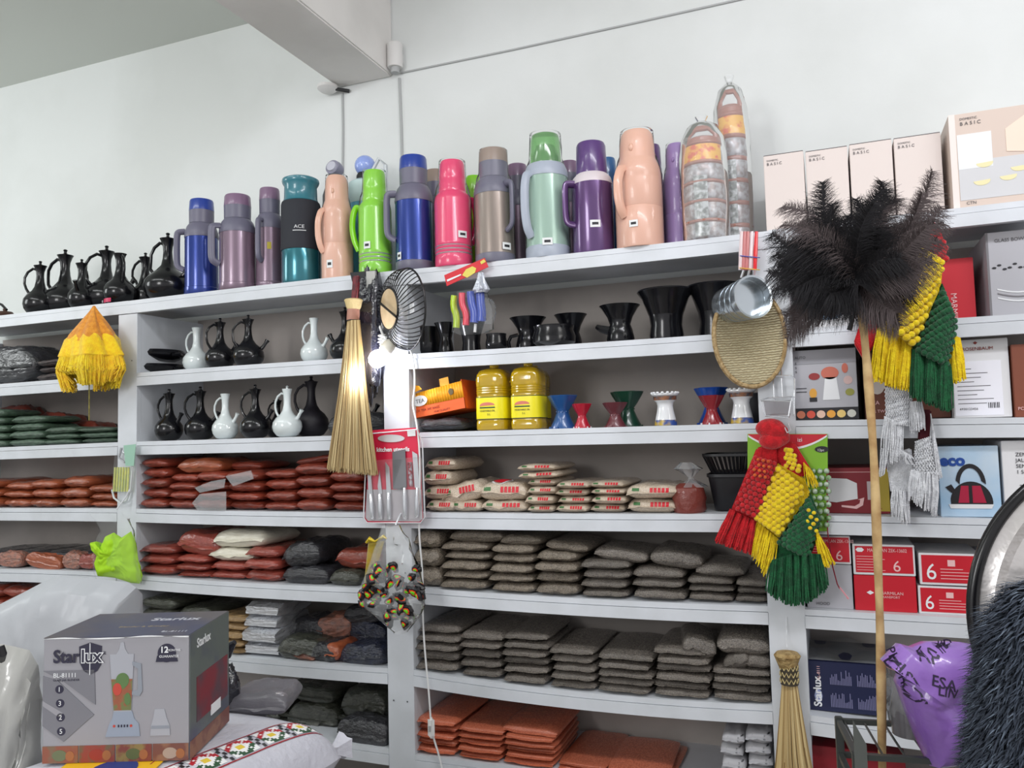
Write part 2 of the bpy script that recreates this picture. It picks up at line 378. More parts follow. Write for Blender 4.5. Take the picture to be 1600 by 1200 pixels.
# ------------------------------------------------------------------ vacuum flasks
def sticker(t, R, zc, ang, w, h, mat=PAPER, bars=True, name='price_sticker'):
    da = w/R
    mb = MB().grid(lambda u, v: ((R+0.0008)*cos(ang-da/2+da*u), (R+0.0008)*sin(ang-da/2+da*u), zc-h/2+h*v), 6, 1)
    if bars:
        mb.grid(lambda u, v: ((R+0.0014)*cos(ang-da*.3+da*.6*u), (R+0.0014)*sin(ang-da*.3+da*.6*u), zc-h*.18+h*.36*v), 6, 1, 1)
    return mb.build(name, [mat, BLACKI], t)
def flask(label, X, Y, Z, H, style, body, cap=None, shoulder=None, base=None, hang=pi, R=None, lab=None, rings=False, wrap=False, hcol=None, group='vacuum flasks on the top shelf', handle=True):
    t = thing('vacuum_flask', label, 'vacuum flask', (X, Y, Z), 0, group)
    FC = math.atan2(CAM.y-Y, CAM.x-X); hang = hang+FC+pi/2          # bodies are turned towards the aisle
    R = R or H*0.186
    cap = cap or body; shoulder = shoulder or body; base = base or shoulder; hcol = hcol or shoulder
    P = lambda L: [(r*R, z*H) for r, z in L]
    if style == 'hotel':
        MB().lathe(P([(0, 0), (0.95, 0), (1.0, 0.012), (1.0, 0.075), (0.97, 0.08)]), 36).build('base_ring', base, t)
        MB().lathe(P([(0.97, 0.078), (0.97, 0.60)]), 36).build('flask_body', body, t)
        MB().lathe(P([(0.99, 0.598), (1.0, 0.61), (0.97, 0.66), (0.86, 0.715), (0.74, 0.745), (0.70, 0.75)]), 36).build('shoulder', shoulder, t)
        MB().lathe(P([(0.72, 0.75), (0.72, 0.76), (0.73, 0.90)]), 32).build('cup_base', shoulder, t)
        MB().lathe(P([(0.735, 0.885), (0.70, 0.985), (0.66, 1.0), (0, 1.0)]), 32).build('cup', cap, t)
        hz = [(0.94, 0.67), (1.3, 0.665), (1.42, 0.64), (1.42, 0.36), (1.36, 0.30), (1.0, 0.27)]
    elif style == 'stack':
        MB().lathe(P([(0, 0), (0.96, 0), (1.0, 0.015), (1.0, 0.10), (0.97, 0.11), (0.97, 0.125), (1.0, 0.135), (0.97, 0.145), (0.97, 0.16), (1.0, 0.17), (0.97, 0.18), (0.97, 0.195), (1.0, 0.205), (0.98, 0.22), (0.98, 0.62), (0.94, 0.66), (0.72, 0.705)]), 36).build('flask_body', body, t)
        if rings:
            for z in (0.118, 0.153, 0.188):
                MB().lathe(P([(0.975, z-0.006), (0.995, z), (0.975, z+0.006)]), 36, cap=False).build('chrome_band', CHROME, t)
        MB().lathe(P([(0.74, 0.70), (0.74, 0.73), (0.70, 0.75), (0.72, 0.79), (0.69, 0.80), (0.70, 0.84), (0.66, 0.97), (0.60, 0.995), (0, 1.0)]), 32).build('cup', cap, t)
        hz = [(0.9, 0.64), (1.12, 0.66), (1.32, 0.58), (1.38, 0.45), (1.25, 0.33), (0.98, 0.235)]
    elif style == 'cone':
        MB().lathe(P([(0, 0), (0.97, 0), (1.0, 0.02), (1.0, 0.33), (0.985, 0.335), (1.0, 0.34), (0.99, 0.56), (0.975, 0.60), (0.985, 0.605), (0.93, 0.68), (0.80, 0.745)]), 36).build('flask_body', body, t)
        MB().lathe(P([(0.78, 0.745), (0.76, 0.76), (0.73, 0.88), (0.68, 0.965), (0.58, 0.995), (0, 1.0)]), 32).build('cup', cap, t)
        MB().ball((0.72*R*cos(FC-0.35), 0.72*R*sin(FC-0.35), 0.83*H), 0.16*R, sc=(0.7, 0.7, 1.2)).build('spout_button', cap, t)
        hz = [(0.9, 0.66), (1.15, 0.64), (1.36, 0.54), (1.36, 0.40), (1.2, 0.30), (0.98, 0.25)]
    elif style == 'wide':
        MB().lathe(P([(0, 0), (0.96, 0), (1.0, 0.02), (1.0, 0.31), (0.99, 0.32)]), 36).build('flask_body', body, t)
        MB().lathe(P([(1.03, 0.31), (1.05, 0.33), (1.03, 0.36), (1.02, 0.74), (0.98, 0.765), (0.9, 0.77)]), 36).build('sleeve', shoulder, t)
        MB().lathe(P([(0.86, 0.76), (0.92, 0.775), (0.86, 0.80), (0.84, 0.92), (0.93, 0.945), (0.97, 0.965), (0.95, 0.985), (0.8, 1.0), (0, 1.0)]), 36).build('cup', cap, t)
        hz = None
    elif style == 'dome':
        MB().lathe(P([(0, 0), (0.97, 0), (1.0, 0.02), (1.0, 0.09), (0.98, 0.095)]), 36).build('base_ring', base, t)
        MB().lathe(P([(0.965, 0.09), (0.965, 0.645)]), 36).build('flask_body', body, t)
        MB().lathe(P([(0.99, 0.64), (1.0, 0.66), (0.97, 0.70), (0.86, 0.745), (0.72, 0.75)]), 36).build('shoulder', shoulder, t)
        MB().lathe(P([(0.70, 0.75), (0.71, 0.76), (0.69, 0.93), (0.62, 0.985), (0.45, 1.0), (0, 1.0)]), 32).build('cup', cap, t)
        MB().lathe(P([(0, 0.76), (0.4, 0.76), (0.4, 0.82), (0.26, 0.9), (0, 0.91)]), 24).build('pour_stopper', M('dark_green_plastic', (60, 120, 60), 0.4), t)
        hz = [(0.95, 0.66), (1.2, 0.64), (1.32, 0.55), (1.34, 0.35), (1.22, 0.22), (0.98, 0.16)]
    elif style == 'collar':
        MB().lathe(P([(0, 0), (0.97, 0), (1.0, 0.015), (1.0, 0.62)]), 36).build('flask_body', body, t)
        MB().lathe(P([(1.0, 0.62), (1.0, 0.635), (0.93, 0.68), (0.76, 0.715)]), 36).build('shoulder', shoulder, t)
        MB().lathe(P([(0.74, 0.71), (0.76, 0.73), (0.72, 0.97), (0.66, 0.995), (0, 1.0)]), 32).build('cup', cap, t)
        hz = [(0.96, 0.62), (1.35, 0.62), (1.45, 0.59), (1.45, 0.34), (1.38, 0.27), (0.98, 0.26)]
    if handle and hz:
        pts = []
        for i in range(len(hz)-1):
            for q in range(4):
                f = q/4; pts.append((hz[i][0]*(1-f)+hz[i+1][0]*f, hz[i][1]*(1-f)+hz[i+1][1]*f))
        pts.append(hz[-1])
        for _ in range(2): pts = [pts[0]]+[((pts[i-1][0]+2*pts[i][0]+pts[i+1][0])/4, (pts[i-1][1]+2*pts[i][1]+pts[i+1][1])/4) for i in range(1, len(pts)-1)]+[pts[-1]]
        MB().tube([(r*R*cos(hang), r*R*sin(hang), z*H) for r, z in pts], 0.13*R, 10, flat=1.5).build('handle', hcol, t)
    if lab: sticker(t, R*(1.022 if wrap else 1), lab[1]*H, lab[0]+pi/2+0.1+FC, lab[2] if len(lab) > 2 else 0.034, lab[3] if len(lab) > 3 else 0.024)
    if wrap:
        prw = [(1.015, 0.004), (1.02, 0.3), (1.015, 0.62), (0.86, 0.755), (0.76, 0.80), (0.74, 0.9), (0.71, 1.0), (0.6, 1.006)]
        MB().lathe(P(prw), 40, rf=lambda a, z: 1+0.012*sin(5*a+z*30)+0.01*sin(11*a-z*50), cap=False).build('clear_wrap', CLEAR, t)
    return t
def flask_at(pl, pr, pyt, Y, label, style, body, b=1, **kw):
    px = (pl+pr)/2; X, Z = spot(px, 0, b, Y); H = height(pyt, X, Y, Z); m = mpp((X, Y, Z+H/2))
    return flask(label, X, Y, Z, H, style, body, R=(pr-pl)/2*m*0.985, **kw)
BLUEM = M('metallic_blue', (34, 58, 138), 0.25, metal=0.45, coat=0.6)
MAUVE = M('metallic_mauve', (132, 112, 128), 0.3, metal=0.4, coat=0.5)
MAUVEC = M('mauve_plastic', (128, 100, 128), 0.35, coat=0.3)
TEAL = M('metallic_teal', (44, 116, 128), 0.22, metal=0.5, coat=0.6)
PEACH = M('peach_plastic', (222, 174, 152), 0.35, coat=0.3)
LIME = M('lime_plastic', (132, 208, 28), 0.3, coat=0.5)
PINK = M('hot_pink_plastic', (226, 44, 104), 0.3, coat=0.5)
TAUPE = M('metallic_taupe', (140, 126, 116), 0.3, metal=0.4, coat=0.5)
SAGE = M('pearl_sage', (158, 188, 172), 0.22, metal=0.15, coat=0.6)
PURP = M('metallic_plum', (92, 62, 112), 0.25, metal=0.35, coat=0.6)
LILAC = M('lilac_plastic', (150, 122, 178), 0.4, coat=0.3)
LGREY = M('pale_grey_plastic', (168, 176, 190), 0.38)
BLUEC = M('royal_blue_plastic', (30, 60, 150), 0.3, coat=0.4)
FR = -pi/2-0.1
flask_at(289, 341, 314, 0.07, 'slim royal blue flask with grey shoulder, leftmost flask on the top shelf', 'hotel', BLUEM, cap=BLUEC, shoulder=GREYP, base=BLUEM, hang=pi-0.15)
flask_at(343, 400, 307, 0.07, 'mauve metallic flask with grey neck, between the leftmost blue flask and its twin behind teal', 'hotel', MAUVE, cap=MAUVEC, shoulder=GREYP, base=MAUVE, hang=pi+0.3)
f3 = flask_at(400, 444, 296, 0.12, 'mauve flask with a small yellow sticker, half hidden left of the teal flask', 'hotel', MAUVE, cap=MAUVEC, shoulder=GREYP, base=MAUVE, hang=-pi/2-0.6)
sticker(f3, max(v.co.x for o in f3.children if o.name.startswith('flask_body') for v in o.data.vertices)*1.003, 0.175, -0.95, 0.016, 0.028, M('yellow_sticker', (176, 160, 40), 0.5), bars=False)
f4 = flask_at(441, 501, 280, 0.07, 'teal wide mouth flask with a black fabric sleeve', 'wide', TEAL, cap=M('teal_plastic', (50, 118, 132), 0.28, coat=0.5), shoulder=M('black_sleeve', (36, 38, 46), 0.75))
SVP = M('silver_print', (210, 212, 214), 0.3)
tx = text('ACE', 0.019, f4, SVP, -0.022, 0, 0.205, sx=1.1)
Rs = max(v.co.x for o in f4.children if o.name.startswith('sleeve') for v in o.data.vertices)
for v in tx.data.vertices:
    g_ = v.co.x/Rs-0.95-0.05; v.co.x, v.co.y = (Rs+0.0008+v.co.y)*cos(g_), (Rs+0.0008)*sin(g_)
MB().grid(lambda u, v: ((Rs+0.0008)*cos(-1.35+0.65*u), (Rs+0.0008)*sin(-1.35+0.65*u), 0.195+0.003*v), 8, 1).build('logo_line', SVP, f4)
flask_at(503, 552, 276, 0.06, 'peach flask in clear wrap, left of the lime green flask', 'cone', PEACH, hang=pi+0.5, lab=(FR-0.5, 0.13, 0.024, 0.03), wrap=True)
flask_at(561, 613, 268, 0.05, 'lime green flask with three chrome bands around its foot', 'stack', LIME, hang=pi-0.1, rings=True, lab=(FR-0.5, 0.26, 0.026, 0.026), wrap=True)
flask_at(618, 679, 247, 0.06, 'large royal blue flask with grey base, between the lime and pink flasks', 'hotel', BLUEM, cap=BLUEC, shoulder=GREYP, hang=pi+0.2, lab=(FR-0.9, 0.12, 0.022, 0.026))
flask_at(680, 739, 253, 0.05, 'hot pink flask with three chrome bands around its foot', 'stack', PINK, b=2, rings=True, lab=(FR+0.5, 0.28), hang=-pi/2+1.9, wrap=True)
flask_at(743, 806, 236, 0.06, 'taupe flask with slate shoulder and handle facing front', 'hotel', TAUPE, b=2, cap=M('taupe_plastic', (150, 132, 120), 0.35), shoulder=GREYP, hang=-0.9, lab=(FR+0.6, 0.13), wrap=True)
flask_at(822, 892, 211, 0.07, 'pale sage green flask with a clear green dome cup', 'dome', SAGE, b=2, cap=M('clear_green_plastic', (132, 200, 120), 0.12, trans=0.6, coat=0.6), shoulder=LGREY, hang=pi+0.75, lab=(FR-0.02, 0.11), wrap=True)
flask_at(896, 961, 225, 0.07, 'plum purple flask with a pale pink collar', 'collar', PURP, b=2, cap=M('plum_plastic', (86, 56, 116), 0.3, coat=0.4), shoulder=M('pale_pink_plastic', (214, 204, 208), 0.4), hcol=PURP, hang=pi+0.45, lab=(FR+0.1, 0.24))
flask_at(964, 1038, 207, 0.06, 'tall peach flask in clear wrap, right of the plum purple flask', 'cone', PEACH, b=2, hang=pi+0.9, lab=(FR-0.25, 0.18, 0.028, 0.022), wrap=True)
# the back row
flask_at(660, 706, 268, 0.24, 'taupe topped flask in the back row, seen between blue and pink flasks', 'hotel', TAUPE, b=2, cap=M('taupe_plastic', (150, 132, 120), 0.35), shoulder=GREYP, hang=0.9)
flask_at(724, 764, 276, 0.24, 'lime green flask in the back row, peeking out behind the pink flask', 'stack', LIME, b=2, hang=0.9)
flask_at(790, 834, 259, 0.22, 'mauve flask in the back row, between the taupe and sage flasks', 'hotel', MAUVE, b=2, cap=MAUVEC, shoulder=GREYP, hang=0.9)
flask_at(874, 914, 254, 0.24, 'mauve flask in the back row, between the sage and plum flasks', 'hotel', MAUVE, b=2, cap=MAUVEC, shoulder=GREYP, hang=0.9)
flask_at(934, 974, 248, 0.24, 'blue capped flask in the back row, behind the plum purple flask', 'stack', M('steel_blue_plastic', (44, 96, 150), 0.3, coat=0.4), b=2, hang=1.2)
flask_at(1000, 1046, 228, 0.24, 'plum flask in the back row, right behind the tall peach flask', 'stack', PURP, b=2, hang=1.2)
flask_at(1040, 1086, 226, 0.15, 'lilac purple flask left of the wrapped food carriers', 'cone', LILAC, b=2, hang=1.2, wrap=True)
# small jugs behind the peach and lime flasks
X, Z = spot(525, 0, 1, 0.24); H = height(250, X, 0.24, Z)
t = thing('flip_top_bottle', 'bottle with a round grey flip cap behind the left peach flask', 'bottle', (X, 0.24, Z))
MB().lathe([(0, 0), (0.045, 0), (0.05, 0.01), (0.05, H*0.72), (0.03, H*0.84), (0.028, H*0.88)], 24).build('bottle_body', M('charcoal_plastic', (60, 60, 66), 0.4), t)
MB().lathe([(0, -0.02), (0.032, -0.02), (0.034, 0), (0.03, 0.02), (0, 0.02)], 24, T=Matrix.Translation((0, 0, H*0.93)) @ Matrix.Rotation(pi/2-0.2, 4, 'X')).build('cap', M('grey_lilac_plastic', (140, 138, 156), 0.35), t)
MB().lathe([(0, 0.02), (0.022, 0.02), (0.020, 0.028), (0, 0.03)], 24, T=Matrix.Translation((0, 0, H*0.93)) @ Matrix.Rotation(pi/2-0.2, 4, 'X')).build('cap_face', M('pale_lilac_plastic', (196, 196, 208), 0.35), t)
X, Z = spot(573, 0, 1, 0.23); H = height(243, X, 0.23, Z)
t = thing('drinks_jug', 'light blue and white jug with a pale blue ball lid in the back row', 'jug', (X, 0.23, Z))
MB().lathe([(0, 0), (0.06, 0), (0.065, 0.01), (0.065, H*0.62), (0.064, H*0.63)], 28).build('jug_body', M('sky_blue_plastic', (96, 176, 206), 0.35, coat=0.3), t)
MB().lathe([(0.066, H*0.62), (0.066, H*0.78), (0.05, H*0.80), (0, H*0.80)], 28).build('jug_collar', M('pale_mint_plastic', (190, 214, 214), 0.35), t)
MB().lathe([(0, H*0.80), (0.035, H*0.80), (0.035, H*0.84), (0.03, H*0.86)], 24).build('spout_ring', BLACKP, t)
MB().ball((0, 0, H*0.92), H*0.078, nu=20, nv=14).build('ball_lid', M('pale_blue_plastic', (150, 170, 232), 0.25, coat=0.4), t)
MB().tube([(0.03, -0.01, H*0.84), (0.07, -0.01, H*0.95), (0.095, 0, H*0.9), (0.095, 0, H*0.5), (0.06, 0, H*0.4)], 0.008, 8).build('handle', M('clear_grey_plastic', (196, 202, 206), 0.2, coat=0.4), t)

# ------------------------------------------------------------------ tiered food carriers in plastic wrap
CARM = M('enamel_grey', (186, 186, 190), 0.3, metal=0.3, noise_c=(150, 140, 138), nscale=60)
COPP = M('copper_brown_plastic', (158, 98, 78), 0.35, coat=0.4)
CARL = M('yellow_food_print', (232, 176, 50), 0.4, noise_c=(214, 96, 50), nscale=40, nw=(0.5, 0.62))
def carrier(label, pl, pr, pyt, Y, n):
    px = (pl+pr)/2; X, Z = spot(px, 0, 2, Y); H = height(pyt, X, Y, Z); R = (pr-pl)/2*mpp((X, Y, Z+H/2))*0.93
    t = thing('food_carrier', label, 'food carrier', (X, Y, Z), 0, 'stacked food carriers on the top shelf')
    z0 = 0; hb = H*0.82/n
    for i in range(n):
        r = R*(1-0.03*i/n*3)
        a = MB().lathe([(0, z0), (r*0.9, z0), (r, z0+hb*0.15), (r*0.98, z0+hb*0.5), (r, z0+hb*0.86), (r*0.9, z0+hb)], 28).build('bowl', CARM, t)
        MB().lathe([(r*1.0, z0+hb*0.80), (r*1.07, z0+hb*0.86), (r*1.07, z0+hb*0.94), (r*1.0, z0+hb)], 28, cap=False).build('rim', COPP, a)
        if i == n-1:
            b = MB().grid(lambda u, v: (r*1.012*cos(-pi/2-1.15+2.3*u), r*1.012*sin(-pi/2-1.15+2.3*u), z0-hb*0.05+hb*0.85*v), 16, 3).build('printed_band', CARL, a); b['label'] = 'yellow and orange food picture band'
        z0 += hb
    MB().grid(lambda u, v: (R*1.02*cos(-pi/2-0.35+0.62*u), R*1.02*sin(-pi/2-0.35+0.62*u), H*0.02+H*0.5*v), 8, 3).build('side_label', M('silver_label', (200, 204, 204), 0.25, metal=0.4, noise_c=(120, 124, 120), nscale=70), t)
    r = R*0.9
    MB().lathe([(0, z0), (r, z0), (r*0.98, z0+H*0.03), (r*0.7, z0+H*0.055), (0, z0+H*0.06)], 28).build('lid', COPP, t)
    MB().tube([(-r*0.75, 0, z0+H*0.04), (-r*0.72, 0, z0+H*0.10), (-r*0.35, 0, z0+H*0.155), (r*0.35, 0, z0+H*0.155), (r*0.72, 0, z0+H*0.10), (r*0.75, 0, z0+H*0.04)], 0.009, 9, flat=1.4).build('carry_handle', COPP, t)
    for s in (-1, 1): MB().tube([(s*R*1.03, 0, H*0.02), (s*R*1.05, 0, z0*0.5), (s*R*0.9, 0, z0+H*0.03)], 0.004, 6).build('clamp_rod', STEEL, t)
    MB().lathe([(R*1.06, 0.003), (R*1.12, H*0.3), (R*1.1, H*0.7), (R*1.02, H*0.86), (R*0.7, H*0.98), (R*0.5, H*1.0), (R*0.18, H*1.03), (R*0.3, H*1.07)], 36, rf=lambda a, z: 1+0.03*sin(4*a+z*25)+0.025*sin(9*a-z*60), cap=False).build('clear_bag', HAZY, t)
    return t
carrier('stacked food carrier in clear plastic, the shorter one in front', 1068, 1140, 196, 0.06, 5)
carrier('stacked food carrier in clear plastic, the taller one standing behind', 1124, 1178, 137, 0.20, 6)

# ------------------------------------------------------------------ boxes
def carton(label, X, Y, Z, w, d, h, mat, rz=0, group=None, name='cardboard_box', sides=None, rx=0, ry=0, bevel=0.0015):
    t = thing(name, label, 'box', (X, Y, Z), rz, group, rx, ry)
    MB().box(-w/2, w/2, 0, d, 0, h).build('carton', mat, t, bevel=bevel)
    t['_w'] = w; t['_h'] = h; t['_d'] = d
    return t
def box_at(pl, pr, pyt, k, b, Y, d, label, mat, rz=0, **kw):
    X0, Z0 = spot(pl, k, b, Y); X1, Z1 = spot(pr, k, b, Y); X = (X0+X1)/2; Z = max(Z0, Z1)
    return carton(label, X, Y, Z, X1-X0-0.002, d, height(pyt, X, Y, Z), mat, rz, **kw)
def patch(t, u0, u1, v0, v1, mat, name='printed_panel', y=-0.0012, face='front', label=None):
    w, h, d = t['_w'], t['_h'], t['_d']
    if face == 'front': m = MB().box(-w/2+u0*w, -w/2+u1*w, y, 0, v0*h, v1*h)
    elif face == 'right': m = MB().box(w/2, w/2-y, u0*d, u1*d, v0*h, v1*h)
    elif face == 'top': m = MB().box(-w/2+u0*w, -w/2+u1*w, v0*d, v1*d, h, h-y)
    elif face == 'left': m = MB().box(-w/2+y, -w/2, u0*d, u1*d, v0*h, v1*h)
    o = m.build(name, mat, t, smooth=False)
    if label: o['label'] = label
    return o
def poly(t, pts, mat, name='printed_shape', y=-0.0016, label=None, parent=None):
    w, h = t['_w'], t['_h']
    o = MB().prism([(-w/2+u*w, y, v*h) for u, v in pts], (0, -y-0.0002, 0)).build(name, mat, parent or t, smooth=False)
    if label: o['label'] = label
    return o
def ftext(t, s, u, v, size, mat, y=-0.0018, **kw):
    return text(s, size, t, mat, -t['_w']/2+u*t['_w'], y, v*t['_h'], **kw)
def ell(cx, cy, rx, ry, n=20, a0=0, a1=2*pi): return [(cx+rx*cos(a0+(a1-a0)*i/n), cy+ry*sin(a0+(a1-a0)*i/n)) for i in range(n)]
BEIGE = M('cream_carton', (218, 206, 200), 0.6)
BEIGE2 = M('tan_carton', (206, 188, 176), 0.5)
TXTG = M('grey_ink', (90, 88, 90), 0.6)
def yfit(px, k, Y, b): return Y
for pl, pr, yt, lab in ((1198, 1262, 240, 'plain cream box standing at the left end of the cream row'), (1264, 1331, 233, 'plain cream box, second from the left in the cream row'),
                        (1333, 1401, 222, 'plain cream box behind the feathers, third in the cream row'), (1403, 1478, 212, 'plain cream box standing left of the large picture box')):
    t = box_at(pl, pr, yt, 0, 3 if pl > 1235 else 2, 0.09, 0.2, lab, BEIGE, group='cream boxes on the top shelf')
    MB().box(-t['_w']/2+0.001, t['_w']/2-0.001, 0.001, 0.2, t['_h'], t['_h']+0.002).build('top_flap', M('dark_carton_edge', (74, 70, 70), 0.7), t)
    ftext(t, 'DOMESTIC', 0.08, 0.925, 0.007, TXTG); ftext(t, 'B A S I C', 0.08, 0.875, 0.012, TXTG)
t = box_at(1490, 1640, 170, 0, 3, 0.04, 0.26, 'large tan box with a glass bowl picture at the right end of top shelf', BEIGE2)
patch(t, 0, 0.07, 0, 1, M('pale_carton_edge', (226, 216, 210), 0.5), 'edge_panel')
patch(t, 0.08, 1, 0.10, 0.5, M('grey_print', (200, 200, 202), 0.4), 'picture')
pc = patch(t, 0.08, 0.45, 0.42, 0.78, M('white_card', (224, 226, 228), 0.5), 'picture', y=-0.0015)
for i, (u, v) in enumerate(((0.32, 0.28), (0.36, 0.46), (0.72, 0.38), (0.6, 0.30))):
    q = poly(t, ell(u, v, 0.09, 0.045, 18, pi, 2*pi)+[(u+0.09, v+0.01)], M('pale_yellow_print', (226, 216, 168), 0.4), 'bowl_picture', y=-0.0022)
ftext(t, 'DOMESTIC', 0.12, 0.93, 0.009, TXTG); ftext(t, 'B A S I C', 0.12, 0.875, 0.014, TXTG); ftext(t, 'CTN', 0.14, 0.055, 0.012, TXTG)
poly(t, [(0.6, 0.78), (1, 1), (1, 0.5), (0.6, 0.55)], M('peach_print', (232, 210, 192), 0.5), 'picture')

# ------------------------------------------------------------------ bags lying in piles
def pillow_mesh(seed, mat, pin=0.06, flap=0.0, lump=0.06, pw=5.0, nu=20, nv=22):
    """a filled plastic bag of unit size: x -.5..5, y 0..1 (front at 0), z 0..1"""
    rnd = random.Random(seed); o = Vector((rnd.uniform(0, 50), rnd.uniform(0, 50), 0)); mb = MB()
    cor = [rnd.uniform(-0.06, 0.05) for _ in range(4)]
    def P(u, v, side):
        a, b = -cos(pi*u), -cos(pi*v)
        t = max(0, (1-abs(a)**7))**0.5*max(0, (1-abs(b)**10))**0.5
        n1 = noise.noise(Vector((a*1.6, b*1.6, side*3))+o)*lump*2; n2 = noise.noise(Vector((a*5, b*5, side*7))+o)*lump*1.2
        edge = 1-pin*abs(a)**4*abs(b)**2; edge2 = 1-pin*abs(b)**6
        x = 0.5*a*edge2; y = 0.5+0.5*b*edge+0.012*noise.noise(Vector((a*3, 4, 0))+o)*abs(b)
        k = cor[(a > 0)*2+(b > 0)]*abs(a*b)**3
        sq = 1-0.20*abs(a)**3
        z = 0.46+side*t*(0.5*sq+n1*(1 if side > 0 else 0.3)+n2)+k*1.5+0.03*sin(a*6+seed)*abs(b)**8
        return (x, y, max(0.0, z))
    mb.grid(lambda u, v: P(u, v, 1), nu, nv); mb.grid(lambda u, v: P(u, v, -1), nu, nv, flip=True)
    def seal(u, v):                                       # the flat welded end of the bag
        x, y, z = P(0.08+0.84*u, 0.0, 1); w_ = noise.noise(Vector((x*7, v*2, 5))+o)
        return (x*(1+0.03*v), y+0.012-0.05*v, z-0.10*v+0.10*w_*v)
    mb.grid(seal, nu, 2)
    me = mb.build('tmp', mat); m = me.data; bpy.data.objects.remove(me); return m
def bagmat(name, rgb, c2, scale=180, vor=True, coat=1.0, bump=0.55, vary=0.14, rough=0.55, bscale=22):
    # grains seen through clear film; scale counts along the unit bag
    return M(name, rgb, rough, coat=coat, bump=bump, bscale=bscale, noise_c=c2, nscale=scale, vor=vor, vary=vary, nw=(0.25, 0.75))
GRAIN = bagmat('grey_brown_grain', (142, 134, 124), (70, 64, 60), 70)
GRAIN2 = bagmat('brown_grain', (154, 142, 126), (80, 72, 62), 60)
CHILI = bagmat('red_brown_spice', (150, 62, 40), (112, 40, 26), 5, vor=False, bump=0.5, bscale=7)
CHILI2 = bagmat('brick_red_spice', (160, 72, 58), (120, 46, 36), 5, vor=False, bump=0.5, bscale=7)
ORANGE = bagmat('orange_spice', (168, 88, 50), (136, 62, 34), 5, vor=False, bump=0.45, bscale=7)
LENTIL = bagmat('red_lentils', (208, 118, 86), (178, 90, 62), 50, bump=0.25)
RICE = bagmat('white_rice', (214, 200, 180), (176, 158, 138), 60, bump=0.3, vary=0.07)
GREENB = bagmat('green_leaf_bag', (92, 120, 98), (40, 58, 44), 6, vor=False, bump=0.7, bscale=9)
DARKB = bagmat('black_film_bag', (44, 44, 50), (20, 20, 24), 6, vor=False, bump=0.9, bscale=9)
OLIVE = bagmat('dark_olive_bag', (72, 74, 62), (36, 38, 30), 8, vor=False, bump=0.8, bscale=9)
FLOUR = bagmat('white_flour', (226, 222, 206), (204, 198, 180), 5, vor=False, bump=0.5, bscale=7, vary=0.05)
TANB = bagmat('tan_root_bag', (176, 146, 100), (104, 78, 48), 8, vor=False, bump=0.7, bscale=9)
NAVYB = bagmat('navy_film_bag', (30, 38, 66), (12, 14, 26), 6, vor=False, bump=1.0, bscale=12)
MEATB = bagmat('rust_and_grey_bag', (176, 108, 84), (96, 78, 72), 5, vor=False, bump=0.8, bscale=9)
VAR = {}
def variants(mat, n=5, **kw):
    if mat.name not in VAR: VAR[mat.name] = [pillow_mesh(hash(mat.name) % 997+i*13+1 if False else sum(map(ord, mat.name))+i*13, mat, **kw) for i in range(n)]
    return VAR[mat.name]
NMAX = {}
def bag(name, label, mat, X, Y, Z, w, d, h, group=None, rz=0, rx=0, ry=0, cat='bag'):
    vs = variants(mat); o = bpy.data.objects.new(name, vs[random.randrange(len(vs))]); COL.objects.link(o)
    o.location = (X, Y, Z); o.rotation_euler = (rx, ry, rz); o.scale = (w, d, h)
    return tag(o, label, cat, group)
ORD = ['first', 'second', 'third', 'fourth', 'fifth', 'sixth', 'seventh', 'eighth', 'ninth', 'tenth']
def level(i, n):
    if i == n-1: return 'top'
    if i == 0: return 'bottom'
    if i == n-2 and n > 3: return 'second from top'
    return ORD[i]+' up'
def piles(name, what, where, mat, k, b, cols, d=0.3, Y=0.02, group=None, cat='bag', lat=0.0):
    """cols: (left px, right px, top px, how many[, material])"""
    for c, col in enumerate(cols):
        pl, pr, yt, n = col[:4]; mt = col[4] if len(col) > 4 else mat; wh = col[5] if len(col) > 5 else what
        X0, _ = spot(pl, k, b, Y); X1, _ = spot(pr, k, b, Y); X = (X0+X1)/2; Z = zs(k, b, X); H = height(yt, X, Y, Z)
        hs = [random.uniform(0.85, 1.15) for _ in range(n)]; q = sum(hs); z = Z+0.001
        for i in range(n):
            h = H*hs[i]/q; w = (X1-X0)*random.uniform(0.95, 1.04)
            dx = random.uniform(-0.006, 0.006); dy = random.uniform(-0.008, 0.014)
            lab = '%s, %s, %s pile %s' % (wh, level(i, n), ORD[c], where) if n > 1 else '%s, alone, %s pile %s' % (wh, ORD[c], where)
            bag(name, lab, mt, X+dx, Y+dy, z, w, d, h*1.04, group, rz=random.uniform(-0.03, 0.03), cat=cat); z += h
def pile_on(name, label, mat, pl, pr, pyb, pyt, k, b, Y, d=0.25, group=None, rz=0, rx=0, ry=0, cat='bag'):
    """one bag placed by its own outline"""
    p0 = at(pl, pyb, Y); p1 = at(pr, pyb, Y); w = p1.x-p0.x; X = (p0.x+p1.x)/2; Z = (p0.z+p1.z)/2
    h = Zof(pyt, X, Y)-Z
    return bag(name, label, mat, X, Y, Z, w, d, h, group, rz, rx, ry, cat)

